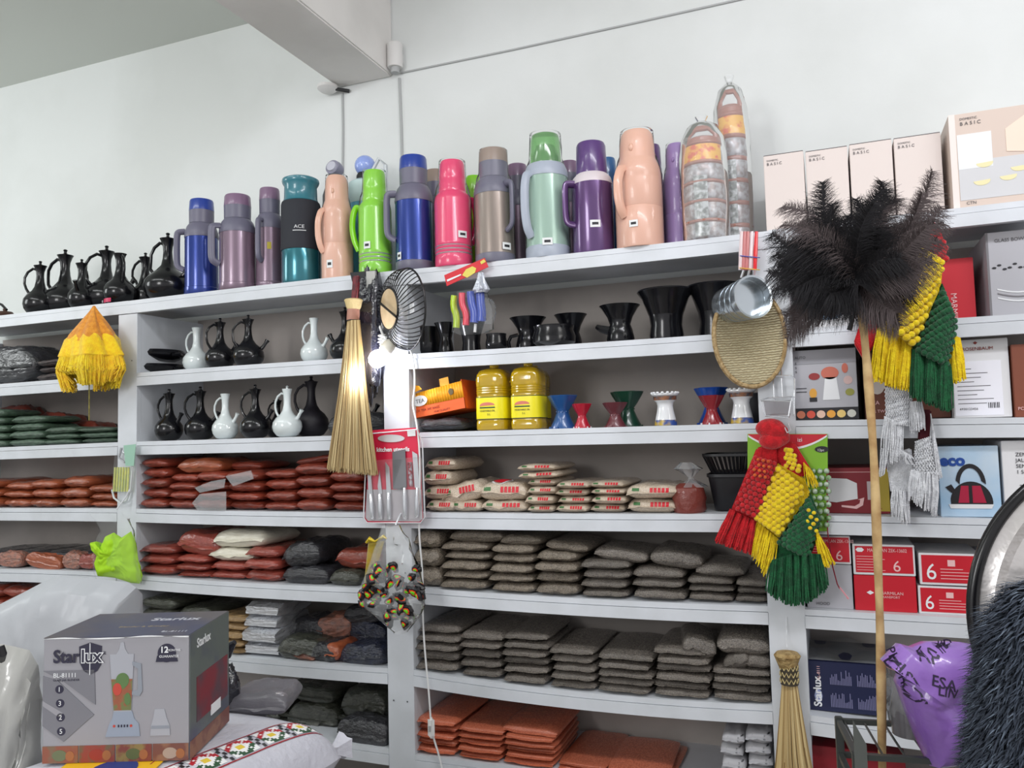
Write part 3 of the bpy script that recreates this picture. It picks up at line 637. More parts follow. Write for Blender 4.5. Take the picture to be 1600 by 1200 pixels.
# bay 0
g = 'green leaf bags on the far left shelf'
piles('herb_bag', 'dark green leafy plastic bag', 'left of the leftmost post', GREENB, 2, 0, [(-44, 8, 640, 5), (9, 66, 650, 4), (67, 120, 667, 3), (121, 180, 668, 3)], d=0.2, group=g)
for i, (pl, pr, yb, yt, lb) in enumerate(((-20, 40, 668, 632, 'dark orange spice bag behind the leftmost green pile'), (46, 105, 675, 645, 'dark orange spice bag behind the second green pile'), (106, 150, 680, 658, 'low orange spice bag behind the third green pile'))):
    pile_on('spice_bag', lb, CHILI, pl, pr, 688, yt, 2, 0, 0.24, d=0.13, group='orange bags behind the green piles')
piles('spice_bag', 'orange brown spice bag', 'on the far left spice shelf', ORANGE, 3, 0, [(-46, -1, 750, 3), (0, 45, 754, 3), (46, 91, 750, 3), (92, 136, 745, 3), (137, 180, 757, 3)], group='orange spice bags, far left')
g = 'mixed bags on the far left lower shelf'
piles('spice_bag', 'dark film bag', 'under the far left orange bags', DARKB, 4, 0, [(-45, 10, 862, 2), (11, 62, 862, 2), (63, 112, 862, 2), (113, 175, 862, 2)], group=g, Y=0.06)
for pl, pr, yb, yt, mt, lb in ((-5, 32, 886, 862, MEATB, 'rust coloured bag at the left edge of the frame, below the orange spice'), (37, 92, 889, 866, ORANGE, 'bright orange bag lying slanted below the far left spice bags'), (96, 124, 889, 862, MEATB, 'lumpy tan and rust bag on the far left lower shelf'), (122, 148, 889, 866, CHILI2, 'small red bag beside the lime green hanging bag')):
    pile_on('spice_bag', lb, mt, pl, pr, yb, yt, 4, 0, 0.015, d=0.06, group=g, ry=0.12 if pl == 37 else 0)
piles('spice_bag', 'dark red spice bag', 'behind the big white sack', CHILI, 5, 0, [(-45, 0, 915, 4), (1, 50, 918, 4), (51, 100, 940, 3)], group='dark red bags behind the sack')
# upper left bay: dark plastic and brown sacks
pile_on('film_bag', 'big black film bag at the left edge under the top shelf', DARKB, -60, 52, 598, 540, 1, 0, 0.04, d=0.25)
piles('spice_bag', 'brown filmed bag', 'behind the yellow crochet hanging', M('brown_film_bag', (92, 78, 76), 0.5, coat=0.6, bump=0.9, bscale=9, noise_c=(50, 42, 42), nscale=6, vary=0.12), 1, 0, [(53, 110, 560, 3), (111, 178, 566, 3)], group='brown bags behind the yellow hanging')

# bay 1
def plate(label, px, pyb, pyt, k, b, Y, r, mat=BLACKC):
    X, Z = spot(px, k, b, Y); z = Zof(pyb, X, Y); h = Zof(pyt, X, Y)-z
    t = thing('clay_griddle', label, 'griddle', (X, Y, Z if pyb > 570 else z), 0, 'black clay griddles')
    MB().lathe([(0, 0), (r*0.6, 0), (r*0.95, h*0.45), (r, h*0.7), (r*0.9, h), (r*0.85, h*0.75), (0, h*0.6)], 36).build('dish', mat, t)
    for s in (-1, 1): MB().tube([(s*r*0.93, -0.03, h*0.5), (s*r*1.06, 0, h*0.55), (s*r*0.93, 0.03, h*0.5)], h*0.16, 8).build('lug', mat, t)
plate('black flat clay griddle, lower of two left of the white coffee pot', 243, 583, 567, 1, 1, 0.16, 0.14)
plate('black flat clay griddle, upper of two left of the white coffee pot', 245, 566, 549, 1, 1, 0.16, 0.12)
G1 = 'coffee pots on the upper left shelf'
pot_at(307, 508, 1, 1, 0.12, 'white clay coffee pot beside the black griddles', mat=WHITEC, side=-1, spout=False, group=G1, stopper=False)
pot_at(344, 497, 1, 1, 0.09, 'black glazed coffee pot just right of the upper white pot', side=-1, rz=1.2, group=G1, fat=1.02)
pot_at(388, 492, 1, 1, 0.08, 'black glazed coffee pot with the looped neck, second of the upper pair', side=-1, rz=0.7, group=G1, fat=1.05)
pot_at(491, 493, 1, 1, 0.11, 'white clay coffee pot standing alone left of the straw broom top', mat=WHITEC, side=-1, group=G1, stopper=False)
pot_at(540, 480, 1, 1, 0.12, 'tall black coffee pot half hidden behind the straw broom, upper shelf', side=1, group=G1)
pot_at(585, 478, 1, 1, 0.18, 'black coffee pot right of the straw broom, beside the middle post', side=1, rz=0.6, group=G1)
G2 = 'coffee pots on the lower left shelf'
pot_at(264, 608, 2, 1, 0.06, 'black coffee pot with a big loop handle, leftmost on the lower pot shelf', side=-1, group=G2, fat=0.93)
pot_at(313, 604, 2, 1, 0.09, 'black coffee pot left of the small white pot on the lower shelf', side=-1, rz=0.5, group=G2)
pot_at(352, 611, 2, 1, 0.06, 'smaller white coffee pot between two black pots', mat=WHITEC, side=-1, group=G2, stopper=False, fat=0.95)
pot_at(399, 601, 2, 1, 0.07, 'black coffee pot between the two white pots', side=-1, rz=0.25, group=G2)
pot_at(449, 603, 2, 1, 0.05, 'bigger white coffee pot with a stopper on the lower shelf', mat=WHITEC, side=-1, group=G2, fat=1.02)
pot_at(434, 620, 2, 1, 0.24, 'black coffee pot hidden behind the bigger white pot', side=-1, group=G2)
pot_at(487, 588, 2, 1, 0.17, 'tall matt black coffee pot raised behind the bigger white pot', mat=M('matt_black_clay', (26, 22, 30), 0.5), side=-1, spout=False, rz=0.3, group=G2)
pot_at(565, 590, 2, 1, 0.2, 'black coffee pot hidden behind the broom bristles, lower shelf', side=-1, group=G2)
piles('spice_bag', 'orange red spice bag', 'behind the leftmost pot of the lower pot shelf', CHILI2, 2, 1, [(217, 248, 656, 2)], d=0.16, Y=0.16)
piles('film_bag', 'crumpled dark film bag', 'beside the tall matt black pot', DARKB, 2, 1, [(505, 600, 645, 1)], d=0.2, Y=0.06)
wh = 'of the wide red spice row'
piles('spice_bag', 'red brown spice bag', wh, CHILI, 3, 1, [(216, 258, 716, 5), (258, 304, 740, 4), (304, 353, 737, 4), (353, 407, 735, 4), (408, 459, 734, 4), (459, 513, 724, 4), (513, 569, 736, 4), (570, 603, 738, 4)], group='red spice bags in the left bay')
pile_on('spice_bag', 'pale orange spice bag lying on top of the second and third red piles', ORANGE, 274, 345, 739, 715, 3, 1, 0.03, group='loose spice bags on the red row', d=0.22)
pile_on('spice_bag', 'red spice bag on top of the fourth red pile, behind the clear flap', CHILI, 356, 408, 735, 720, 3, 1, 0.09, group='loose spice bags on the red row', d=0.2)
pile_on('spice_bag', 'red spice bag slanted on the sixth pile beside the broom tips', CHILI, 460, 520, 724, 712, 3, 1, 0.04, d=0.22, ry=-0.12, group='loose spice bags on the red row')
def flap(label, pts, Y, mat=HAZY):
    o = MB().prism([at(x, y, Y) for x, y in pts], (0, 0.002, 0)).build('plastic_flap', mat); return tag(o, label, 'plastic', 'empty ends of spice bags')
flap('clear empty bag end hanging over the third red pile', [(304, 762), (330, 752), (352, 748), (350, 762), (312, 770)], -0.002)
flap('clear creased bag end folded down on the fourth red pile', [(352, 744), (392, 735), (396, 748), (364, 760)], -0.004)
flap('clear empty bag end over the foot of the third red pile', [(300, 786), (312, 772), (353, 768), (353, 798), (308, 797)], -0.003)
piles('spice_bag', 'brick red spice bag', 'beside the lime green hanging bag', CHILI2, 4, 1, [(217, 272, 852, 3, CHILI2), (273, 324, 868, 3, CHILI2), (325, 381, 878, 2, CHILI2), (382, 436, 856, 3, CHILI2)], group='spice bags on the low left shelf')
pile_on('spice_bag', 'pinkish red bag piled on the second brick red pile', CHILI2, 274, 338, 868, 830, 4, 1, 0.03, group='spice bags on the low left shelf', ry=0.1)
pile_on('flour_bag', 'white flour bag, the lower of the two white ones', FLOUR, 324, 398, 877, 856, 4, 1, 0.03, group='white flour bags')
pile_on('flour_bag', 'white flour bag, the upper of the two white ones', FLOUR, 328, 412, 856, 829, 4, 1, 0.03, group='white flour bags', ry=-0.03)
pile_on('film_bag', 'black film bag of dark grain right of the brick red piles', DARKB, 438, 512, 914, 884, 4, 1, 0.02)
pile_on('film_bag', 'crumpled black film bag heaped on the dark grain bag', DARKB, 440, 500, 886, 846, 4, 1, 0.03, ry=-0.1)
pile_on('film_bag', 'black film bag leaning behind the dark grain bags', DARKB, 486, 545, 914, 866, 4, 1, 0.15, d=0.15)
pile_on('film_bag', 'smaller dark grain bag near the hanging net bag', OLIVE, 512, 562, 917, 890, 4, 1, 0.02)
pile_on('spice_bag', 'red brown spice bag resting high beside the hanging net bag', CHILI, 522, 596, 890, 856, 4, 1, 0.05)
pile_on('spice_bag', 'dark bag under the red brown bag beside the middle post', DARKB, 560, 601, 919, 888, 4, 1, 0.12, d=0.16)
piles('root_bag', 'tan filmed bag', 'right of the blender box', TANB, 5, 1, [(330, 383, 962, 5)], d=0.22, group='tan bags behind the blender box')
piles('spice_bag', 'dark filmed bag', 'hidden behind the blender box', OLIVE, 5, 1, [(216, 272, 935, 4), (273, 328, 950, 4)], d=0.22, group='dark bags behind the blender box')
SILV = M('silver_foil', (214, 216, 220), 0.25, metal=0.7, bump=0.6, bscale=5)
def foil_mesh(seed):
    rnd = random.Random(seed); o = Vector((seed*3.1, 0, 0)); mb = MB()
    def P(u, v):
        a = u*4; s = int(min(a, 3.9999)); f = a-s
        c = [(-0.5, 0), (0.5, 0), (0.5, 1), (-0.5, 1), (-0.5, 0)]
        x = c[s][0]*(1-f)+c[s+1][0]*f; z = c[s][1]*(1-f)+c[s+1][1]*f
        pinch = 1-0.45*max(0, 1-v*7)-0.3*max(0, 1-(1-v)*6)
        n = noise.noise(Vector((x*3, v*4, z*3))+o)*0.12
        return (x*(1+n), v, max(0, 0.5+(z-0.5)*pinch*(1+n*1.3)))
    mb.grid(P, 24, 12); mb.add([P(i/24, 0) for i in range(24)], [tuple(range(24))]); mb.add([P(i/24, 1) for i in range(24)], [tuple(range(24))])
    o = mb.build('tmp', SILV, smooth=False); m = o.data; bpy.data.objects.remove(o); return m
VAR['silver_foil'] = [foil_mesh(i) for i in range(4)]
piles('foil_pack', 'crumpled silver foil pack', 'next to the tan bags', SILV, 5, 1, [(380, 432, 946, 4)], d=0.2, group='silver foil packs', cat='foil pack')
mix = [(432, 500, 1034, 998, OLIVE, 'olive grey bag right of the silver foil packs'), (450, 505, 1003, 965, DARKB, 'black film bag heaped behind the silver packs'), (455, 492, 1034, 1015, MEATB, 'small rust bag at the front edge below the black heap'),
       (478, 525, 1036, 1005, DARKB, 'black bag between the two rust coloured bags'), (492, 530, 1034, 1006, ORANGE, 'slanted orange tan bag near the navy film heap'), (495, 550, 1000, 962, MEATB, 'large rust and grey bag on top of the black heap'),
       (525, 602, 1043, 1006, NAVYB, 'shiny navy film bag beside the middle post, the lower one'), (530, 603, 1008, 968, NAVYB, 'shiny navy film bag beside the middle post, the upper one'), (535, 600, 975, 945, DARKB, 'black film bag under the hanging bag of beads')]
for i, (pl, pr, yb, yt, mt, lb) in enumerate(mix):
    Y = 0.02+0.11*(i in (1, 5, 7, 8))
    pile_on('film_bag', lb, mt, pl, pr, yb, yt, 5, 1, Y, d=0.2 if Y < 0.1 else 0.16, group='heap of mixed bags beside the silver packs', ry=random.uniform(-0.15, 0.15), rz=random.uniform(-0.2, 0.2))
mix = [(345, 440, 1140, 1085, OLIVE, 'dark olive bag behind the grey packet'), (445, 530, 1150, 1098, OLIVE, 'dark olive bag with a shiny folded end on the lowest left shelf'), (440, 520, 1098, 1072, OLIVE, 'flat olive bag on top of the lowest left heap'), (530, 603, 1126, 1078, OLIVE, 'olive bag leaning against the middle post near the bottom'),
       (524, 584, 1164, 1124, DARKB, 'black bag at the front of the lowest left shelf'), (560, 603, 1168, 1128, DARKB, 'black bag in the lowest corner beside the middle post')]
for i, (pl, pr, yb, yt, mt, lb) in enumerate(mix):
    pile_on('film_bag', lb, mt, pl, pr, yb, yt, 6, 1, 0.12 if i in (0, 1, 2, 3) else 0.01, d=0.2 if i < 4 else 0.1, group='dark heap on the lowest left shelf', ry=random.uniform(-0.1, 0.1))
piles('film_bag', 'hidden dark olive bag', 'at the back of the lowest left shelf', OLIVE, 6, 1, [(350, 430, 1115, 2), (432, 520, 1118, 2), (521, 602, 1120, 2)], d=0.2, Y=0.13, group='back bags on the lowest left shelf')

# bay 2: black clay ware
def bowl(label, px, pyt, k, b, Y, wpx, prof, mat=BLACKC, handle=None, spout=False, name='clay_burner', cat='clay burner', group=None, rf=None, rimmat=None):
    X, Z = spot(px, k, b, Y); H = height(pyt, X, Y, Z); R = wpx/2*mpp((X, Y, Z))
    t = thing(name, label, cat, (X, Y, Z), 0, group)
    MB().lathe([(r*R, z*H) for r, z in prof], 32, rf=rf).build('bowl_body', mat, t)
    if handle:
        MB().tube([(handle*R*0.6, 0, H*0.5), (handle*R*1.0, 0, H*0.46), (handle*R*1.15, 0, H*0.3), (handle*R*1.1, 0, H*0.1)], H*0.06, 8).build('handle', mat, t)
    if spout: MB().tube([(-R*0.5, 0, H*0.35), (-R*0.95, 0, H*0.42), (-R*1.2, 0, H*0.5)], [H*0.12, H*0.1, H*0.06], 8).build('spout', mat, t)
    return t
BURN = [(0, 0), (0.62, 0), (0.68, 0.12), (0.6, 0.35), (0.5, 0.5), (0.62, 0.7), (0.88, 0.93), (1.0, 1.0), (0.9, 0.97), (0.5, 0.66), (0, 0.6)]
LOWB = [(0, 0), (0.7, 0), (0.98, 0.2), (1.0, 0.5), (0.9, 0.8), (0.95, 1.0), (0.85, 0.97), (0.8, 0.6), (0, 0.4)]
TALL = [(0, 0), (0.58, 0), (0.60, 0.1), (0.55, 0.3), (0.60, 0.52), (0.78, 0.8), (1.0, 0.97), (0.97, 1.0), (0.9, 0.95), (0.6, 0.5), (0, 0.45)]
g = 'black clay ware on the middle bay upper shelf'
bowl('black clay burner hidden behind the wire basket rim', 668, 512, 1, 2, 0.14, 44, LOWB, group=g)
bowl('black flared clay burner right of the wire basket', 697, 505, 1, 2, 0.10, 36, BURN, group=g)
bowl('black clay burner behind the hanging brush pack', 737, 498, 1, 2, 0.10, 50, TALL, group=g)
bowl('smallest black clay cup, standing alone on the upper shelf', 776, 522, 1, 2, 0.07, 34, LOWB, group=g, name='clay_cup', cat='clay cup')
bowl('black flared clay burner with a small side handle', 826, 497, 1, 2, 0.10, 58, BURN, handle=-1, group=g)
bowl('low round black clay bowl between two flared burners', 866, 510, 1, 2, 0.05, 68, LOWB, group=g, name='clay_bowl', cat='clay bowl')
bowl('black flared clay burner just right of the low round bowl', 893, 492, 1, 2, 0.19, 52, BURN, group=g)
bowl('black flared clay burner with a pointed spout to its left', 970, 478, 1, 2, 0.08, 64, BURN, spout=True, group=g)
bowl('large black clay burner, left one of the two biggest', 1042, 454, 1, 2, 0.08, 88, TALL, group=g)
bowl('large black clay burner behind the woven tray', 1118, 446, 1, 2, 0.12, 84, TALL, group=g)

# bay 2: oil jugs, tilted carton, incense burners
OIL = M('yellow_oil', (214, 176, 18), 0.1, coat=0.8, trans=0.35)
OILL = M('yellow_oil_label', (240, 226, 20), 0.4)
def oil_jug(label, pl, pr, pyt, Y):
    px = (pl+pr)/2; X, Z = spot(px, 2, 2, Y); H = height(pyt, X, Y, Z); W = (pr-pl)*mpp((X, Y, Z))*0.98; D = W*0.9
    t = thing('oil_jug', label, 'oil jug', (X, Y+D/2, Z), 0, 'yellow cooking oil jugs')
    def rf(a, z):
        c, s = abs(cos(a)), abs(sin(a)); return 1/((c**4.5+s**4.5)**(1/4.5))
    pr_ = [(0, 0), (0.44, 0), (0.49, 0.02), (0.5, 0.06), (0.5, 0.13), (0.485, 0.14), (0.485, 0.17), (0.495, 0.18), (0.495, 0.50), (0.48, 0.51)]
    for i in range(4): pr_ += [(0.48, 0.55+i*0.035), (0.495, 0.565+i*0.035)]
    pr_ += [(0.49, 0.70), (0.5, 0.72), (0.49, 0.76), (0.495, 0.78), (0.47, 0.85), (0.40, 0.91), (0.22, 0.945), (0.12, 0.955), (0.12, 0.965)]
    MB().lathe([(r*W, z*H) for r, z in pr_], 44, rf=rf).build('jug_body', OIL, t)
    MB().lathe([(W*0.13, H*0.96), (W*0.14, H*0.965), (W*0.14, H*0.995), (0, H)], 20).build('cap', M('yellow_cap', (226, 190, 20), 0.35), t)
    lb = MB().lathe([(W*0.497, H*0.17), (W*0.499, H*0.18), (W*0.499, H*0.50), (W*0.497, H*0.51)], 44, rf=rf, cap=False).build('label', OILL, t)
    for z in (0.172, 0.502): MB().lathe([(W*0.501, H*(z-0.006)), (W*0.502, H*z), (W*0.501, H*(z+0.006))], 44, rf=rf, cap=False).build('label_edge', M('green_black_print', (30, 42, 20), 0.5), lb)
    y = -W*0.505
    MB().prism([(W*x, y, H*z) for x, z in ell(-0.05, 0.38, 0.24, 0.045, 16, 0, pi)+[(-0.30, 0.37)]], (0, 0.001, 0)).build('label_emblem', M('coral_print', (214, 120, 100), 0.5), lb)
    MB().box(-0.30*W, 0.2*W, y, y+0.001, H*0.335, H*0.355).build('label_emblem', M('dark_green_print', (30, 80, 40), 0.5), lb)
    text('VEGETABLE OIL', W*0.072, lb, BLACKI, -0.30*W, y-0.0005, H*0.285)
    text('5 L', W*0.08, lb, BLACKI, -0.05*W, y-0.0005, H*0.23)
    return t
oil_jug('yellow oil jug, the left one of the front pair', 739, 792, 569, 0.02)
oil_jug('yellow oil jug, the right one of the front pair', 794, 846, 566, 0.02)
oil_jug('yellow oil jug standing behind the right front jug', 806, 853, 570, 0.22)
pile_on('film_bag', 'dark shiny film bag under the tilted orange carton', DARKB, 652, 722, 672, 652, 2, 2, 0.03, d=0.25)
OC = M('orange_carton', (232, 96, 30), 0.5); YC_ = M('amber_carton', (240, 166, 30), 0.5)
p = at(640, 656, 0.05); q = at(728, 638, 0.05); w = (q-p).length
ang = math.atan2(q.z-p.z, q.x-p.x)
t = thing('tea_carton', 'orange and yellow open carton tilted on a dark film bag', 'box', (p.x, 0.05, p.z), 0); t.rotation_euler = (0, -ang, 0)
h = 0.095; dd = 0.17
cb = MB(); cb.box(0, w, 0, 0.002, 0, h*0.42); cb.box(0, w, dd-0.002, dd, 0, h*0.42); cb.box(0, 0.002, 0, dd, 0, h*0.42); cb.box(w-0.002, w, 0, dd, 0, h*0.42); cb.box(0, w, 0, dd, 0, 0.002); cb.build('carton_base', OC, t)
tb = MB(); n = 22
def corr(u, v, y0, s): return (u*w, y0+s*0.002*sin(u*n*2*pi), h*(0.42+v*(0.5+0.12*u)))
tb.grid(lambda u, v: corr(u, v, -0.001, 1), 110, 1); tb.build('front_panel', YC_, t, solid=0.001)
MB().box(0, w, dd-0.003, dd, h*0.42, h*0.95).build('back_panel', YC_, t); MB().box(w-0.003, w, 0, dd, h*0.42, h*1.1).build('side_panel', OC, t)
MB().prism([(w*0.10, -0.004, h*0.95), (w*0.34, -0.02, h*1.02), (w*0.30, -0.02, h*1.16), (w*0.13, -0.006, h*1.3)], (0, 0.002, 0)).build('torn_flap', YC_, t)
MB().prism([(w*0.62, 0.0, h*0.98), (w*0.78, 0.0, h*1.0), (w*0.78, 0.0, h*1.3), (w*0.62, 0.0, h*1.28)], (0, 0.002, 0)).build('torn_flap', YC_, t)
b_ = MB().prism([(w*0.24+0.24*w*cos(a)*0.55, -0.006, h*0.62+h*0.2*sin(a)) for a in [2*pi*i/24 for i in range(24)]], (0, 0.003, 0)).build('badge', WHITE, t); b_['label'] = 'white oval badge'
text('TEA', 0.02, b_, BLACKI, w*0.17, -0.0065, h*0.54)
MB().prism([(w*0.8+0.008*cos(a)*1.2, -0.006, h*0.72+0.012*sin(a)) for a in [2*pi*i/20 for i in range(20)]], (0, 0.003, 0)).build('badge', M('dark_gold_print', (92, 76, 40), 0.5), t)
text('BLACK TEA 200 BAGS', 0.012, t, M('dark_red_print', (140, 34, 16), 0.5), w*0.05, -0.001, h*0.22); text('FINE QUALITY', 0.010, t, M('dark_red_print', (140, 34, 16), 0.5), w*0.45, -0.001, h*0.08)

def burner(label, pl, pr, pyt, Y, mat, foot=None, kind='hex', waist=0.42):
    px = (pl+pr)/2; X, Z = spot(px, 2, 2, Y); H = height(pyt, X, Y, Z); R = (pr-pl)/2*mpp((X, Y, Z))
    t = thing('incense_burner', label, 'incense burner', (X, Y, Z), 0, 'incense burners beside the oil jugs')
    if kind == 'hex':
        rf = lambda a, z: 1+(0.07*cos(6*a) if z > H*0.55 else 0)
        MB().lathe([(r*R, z*H) for r, z in [(0, 0), (0.86, 0), (0.82, 0.08), (0.6, 0.28), (waist, 0.48), (waist, 0.54), (0.6, 0.66), (0.86, 0.86), (1.0, 0.985), (0.96, 1.0), (0.8, 0.86), (0.3, 0.62), (0, 0.6)]], 36, rf=rf).build('burner_body', mat, t)
        f = MB()
        for i in range(6):
            a = i*pi/3+0.4; f.box(-0.10*R, 0.10*R, -0.05*R, 0.05*R, 0, 0.06*H, T=Matrix.Rotation(a, 4, 'Z') @ Matrix.Translation((0.86*R, 0, 0)))
        f.build('foot_rim', foot or mat, t)
        f = MB()
        for i in range(10):
            a = 2*pi*i/10
            f.ball((waist*R*1.04*cos(a), waist*R*1.04*sin(a), H*0.51), R*0.05, nu=6, nv=4)
        f.build('waist_beading', mat, t)
    else:
        MB().lathe([(r*R, z*H) for r, z in [(0, 0), (0.74, 0), (0.78, 0.06), (0.74, 0.2), (0.6, 0.45), (0.56, 0.58), (0.62, 0.68), (0.8, 0.74), (0.82, 0.86), (0.98, 0.9), (0.98, 0.94), (0.7, 0.93), (0.5, 0.7), (0, 0.7)]], 36).build('burner_body', M('white_porcelain', (232, 234, 236), 0.1, coat=0.6), t)
        MB().lathe([(0.822*R, 0.745*H), (0.835*R, 0.8*H), (0.84*R, 0.86*H)], 36, cap=False).build('painted_band', M('brown_gold_paint', (150, 96, 56), 0.3, noise_c=(60, 60, 70), nscale=60), t)
        MB().lathe([(0.80*R, 0.01*H), (0.80*R, 0.07*H), (0.765*R, 0.17*H)], 36, cap=False).build('painted_band', M('gold_blue_paint', (190, 160, 60), 0.3, noise_c=(50, 80, 150), nscale=45), t)
        f = MB()
        for i in range(16):
            a = 2*pi*i/16; f.ball((0.93*R*cos(a), 0.93*R*sin(a), 0.955*H), R*0.13, nu=8, nv=6, sc=(1, 1, 0.8))
        f.build('scalloped_rim', M('white_porcelain', (232, 234, 236), 0.1, coat=0.6), t)
    return t
BLUE_B = M('blue_glaze', (26, 78, 138), 0.3, coat=0.4); RED_B = M('red_glaze', (178, 24, 48), 0.3, coat=0.4)
WF = M('white_glaze_drip', (220, 220, 224), 0.3)
burner('blue incense burner right next to the oil jugs', 857, 903, 618, 0.06, BLUE_B)
burner('smallest incense burner, bright red with a white foot', 895, 925, 631, 0.04, RED_B, foot=WF)
burner('brown red incense burner in front of the dark green one', 943, 981, 629, 0.04, M('maroon_glaze', (98, 42, 50), 0.35, coat=0.3))
burner('tall dark green incense burner behind the brown red one', 956, 1006, 612, 0.13, M('dark_green_glaze', (22, 62, 46), 0.3, coat=0.4))
burner('white porcelain burner with a gold foot, standing alone', 1019, 1062, 612, 0.05, None, kind='white')
burner('tall blue incense burner behind the deep red one', 1088, 1138, 606, 0.15, M('bright_blue_glaze', (20, 72, 160), 0.3, coat=0.4))
burner('deep red incense burner in front of the tall blue one', 1094, 1132, 618, 0.05, M('deep_red_glaze', (138, 22, 36), 0.25, coat=0.5), foot=WF)
burner('white porcelain burner at the right, near the wire rack', 1138, 1182, 606, 0.05, None, kind='white')
bowl('dark grey clay pot at the right end behind the porcelain burner', 1188, 614, 2, 2, 0.18, 44, LOWB, mat=M('dark_grey_clay', (56, 56, 62), 0.4), name='clay_cup', cat='clay cup')

# bay 2: rice bags
RED_P = M('red_print', (200, 28, 44), 0.45); GRN_P = M('green_print', (60, 110, 60), 0.5)
g = 'printed white rice bags'
before = set(COL.objects)
piles('rice_bag', 'clear printed bag of white rice', 'right of the knife pack', RICE, 3, 2, [(660, 708, 716, 4), (700, 748, 782, 1), (749, 822, 782, 1), (822, 866, 748, 4), (867, 920, 752, 4), (920, 978, 752, 4), (978, 1060, 757, 2)], group=g, d=0.26)
pile_on('rice_bag', 'rice bag slanting up onto its neighbour, second group from the post', RICE, 690, 756, 785, 752, 3, 2, 0.03, ry=-0.22, group=g)
t = pile_on('rice_bag', 'rice bag with a red oval emblem beside the slanting bag', RICE, 745, 824, 782, 752, 3, 2, 0.03, group=g)
pile_on('rice_bag', 'lower of two loose rice bags topping the tallest rice pile', RICE, 808, 872, 748, 736, 3, 2, 0.02, ry=-0.04, group=g)
pile_on('rice_bag', 'upper of two loose rice bags topping the tallest rice pile', RICE, 806, 868, 736, 724, 3, 2, 0.02, group=g)
from mathutils.bvhtree import BVHTree
PR = {}
for o in sorted(set(COL.objects)-before, key=lambda o: o.name):          # the printed strip on every rice bag
    if o.name.startswith('rice_bag') and (o.scale.z > 0.02):
        s = o.scale
        k = o.data.name
        if k not in PR:
            bv = BVHTree.FromPolygons([v.co for v in o.data.vertices], [list(p.vertices) for p in o.data.polygons])
            def hit(x, z):
                h = bv.ray_cast(Vector((x, -1, z)), Vector((0, 1, 0))); return Vector((x, (h[0].y if h[0] is not None else 0)-0.005, z))
            m1 = MB(); m2 = MB()
            for i in range(5): m1.grid(lambda u, v: hit(-0.02+0.075*i+0.055*u, 0.42+0.30*v), 2, 3)
            m2.grid(lambda u, v: hit(-0.36+0.14*u, 0.5+0.2*v), 2, 2)
            PR[k] = (m1.build('red_print', RED_P, o, smooth=False), m2.build('green_print', GRN_P, o, smooth=False))
        else:
            for q in PR[k]:
                c = q.copy(); COL.objects.link(c); c.parent = o
bv = BVHTree.FromPolygons([v.co for v in t.data.vertices], [list(p.vertices) for p in t.data.polygons])
def top(x, y):
    h = bv.ray_cast(Vector((x, y, 3)), Vector((0, 0, -1))); return Vector((x, y, (h[0].z if h[0] is not None else 1)+0.03))
for nm, r1, r2, mt, dz in (('emblem_edge', 0.20, 0.17, WHITE, 0), ('red_oval', 0.17, 0.14, RED_P, 0.02)):
    m = MB(); n = 24; ring1 = [top(-0.08+r1*cos(2*pi*i/n), 0.20+r2*sin(2*pi*i/n))+Vector((0, 0, dz)) for i in range(n)]
    m.add(ring1+[top(-0.08, 0.20)+Vector((0, 0, dz+0.02))], [(i, (i+1) % n, n) for i in range(n)]); m.build(nm, mt, t, smooth=False)
# dark brown tied bag and black baskets
X, Z = spot(1077, 3, 2, 0.06); H = height(755, X, 0.06, Z); r = 0.052
t = thing('tied_spice_bag', 'upright brown red spice bag with a twisted clear top', 'bag', (X, 0.06, Z))
MB().lathe([(0, 0), (r*0.9, 0), (r, H*0.1), (r*0.95, H*0.35), (r*1.02, H*0.5), (r*0.9, H*0.85), (r*0.5, H*1.0), (0, H*1.02)], 24, rf=lambda a, z: 1+0.05*sin(3*a+z*40)).build('spice_fill', M('maroon_spice', (120, 50, 40), 0.5, coat=0.6, bump=0.6, bscale=30), t)
MB().lathe([(r*0.8, H*0.88), (r*0.42, H*1.04), (r*0.16, H*1.14), (r*0.14, H*1.2), (r*0.5, H*1.42), (r*0.75, H*1.5), (r*0.3, H*1.72)], 24, rf=lambda a, z: 1+0.25*sin(5*a+z*60), cap=False, T=Matrix(((1, 0, -0.25, 0.035*1.0), (0, 1, 0, 0), (0, 0, 1, 0), (0, 0, 0, 1)))).build('clear_top', HAZY, t)
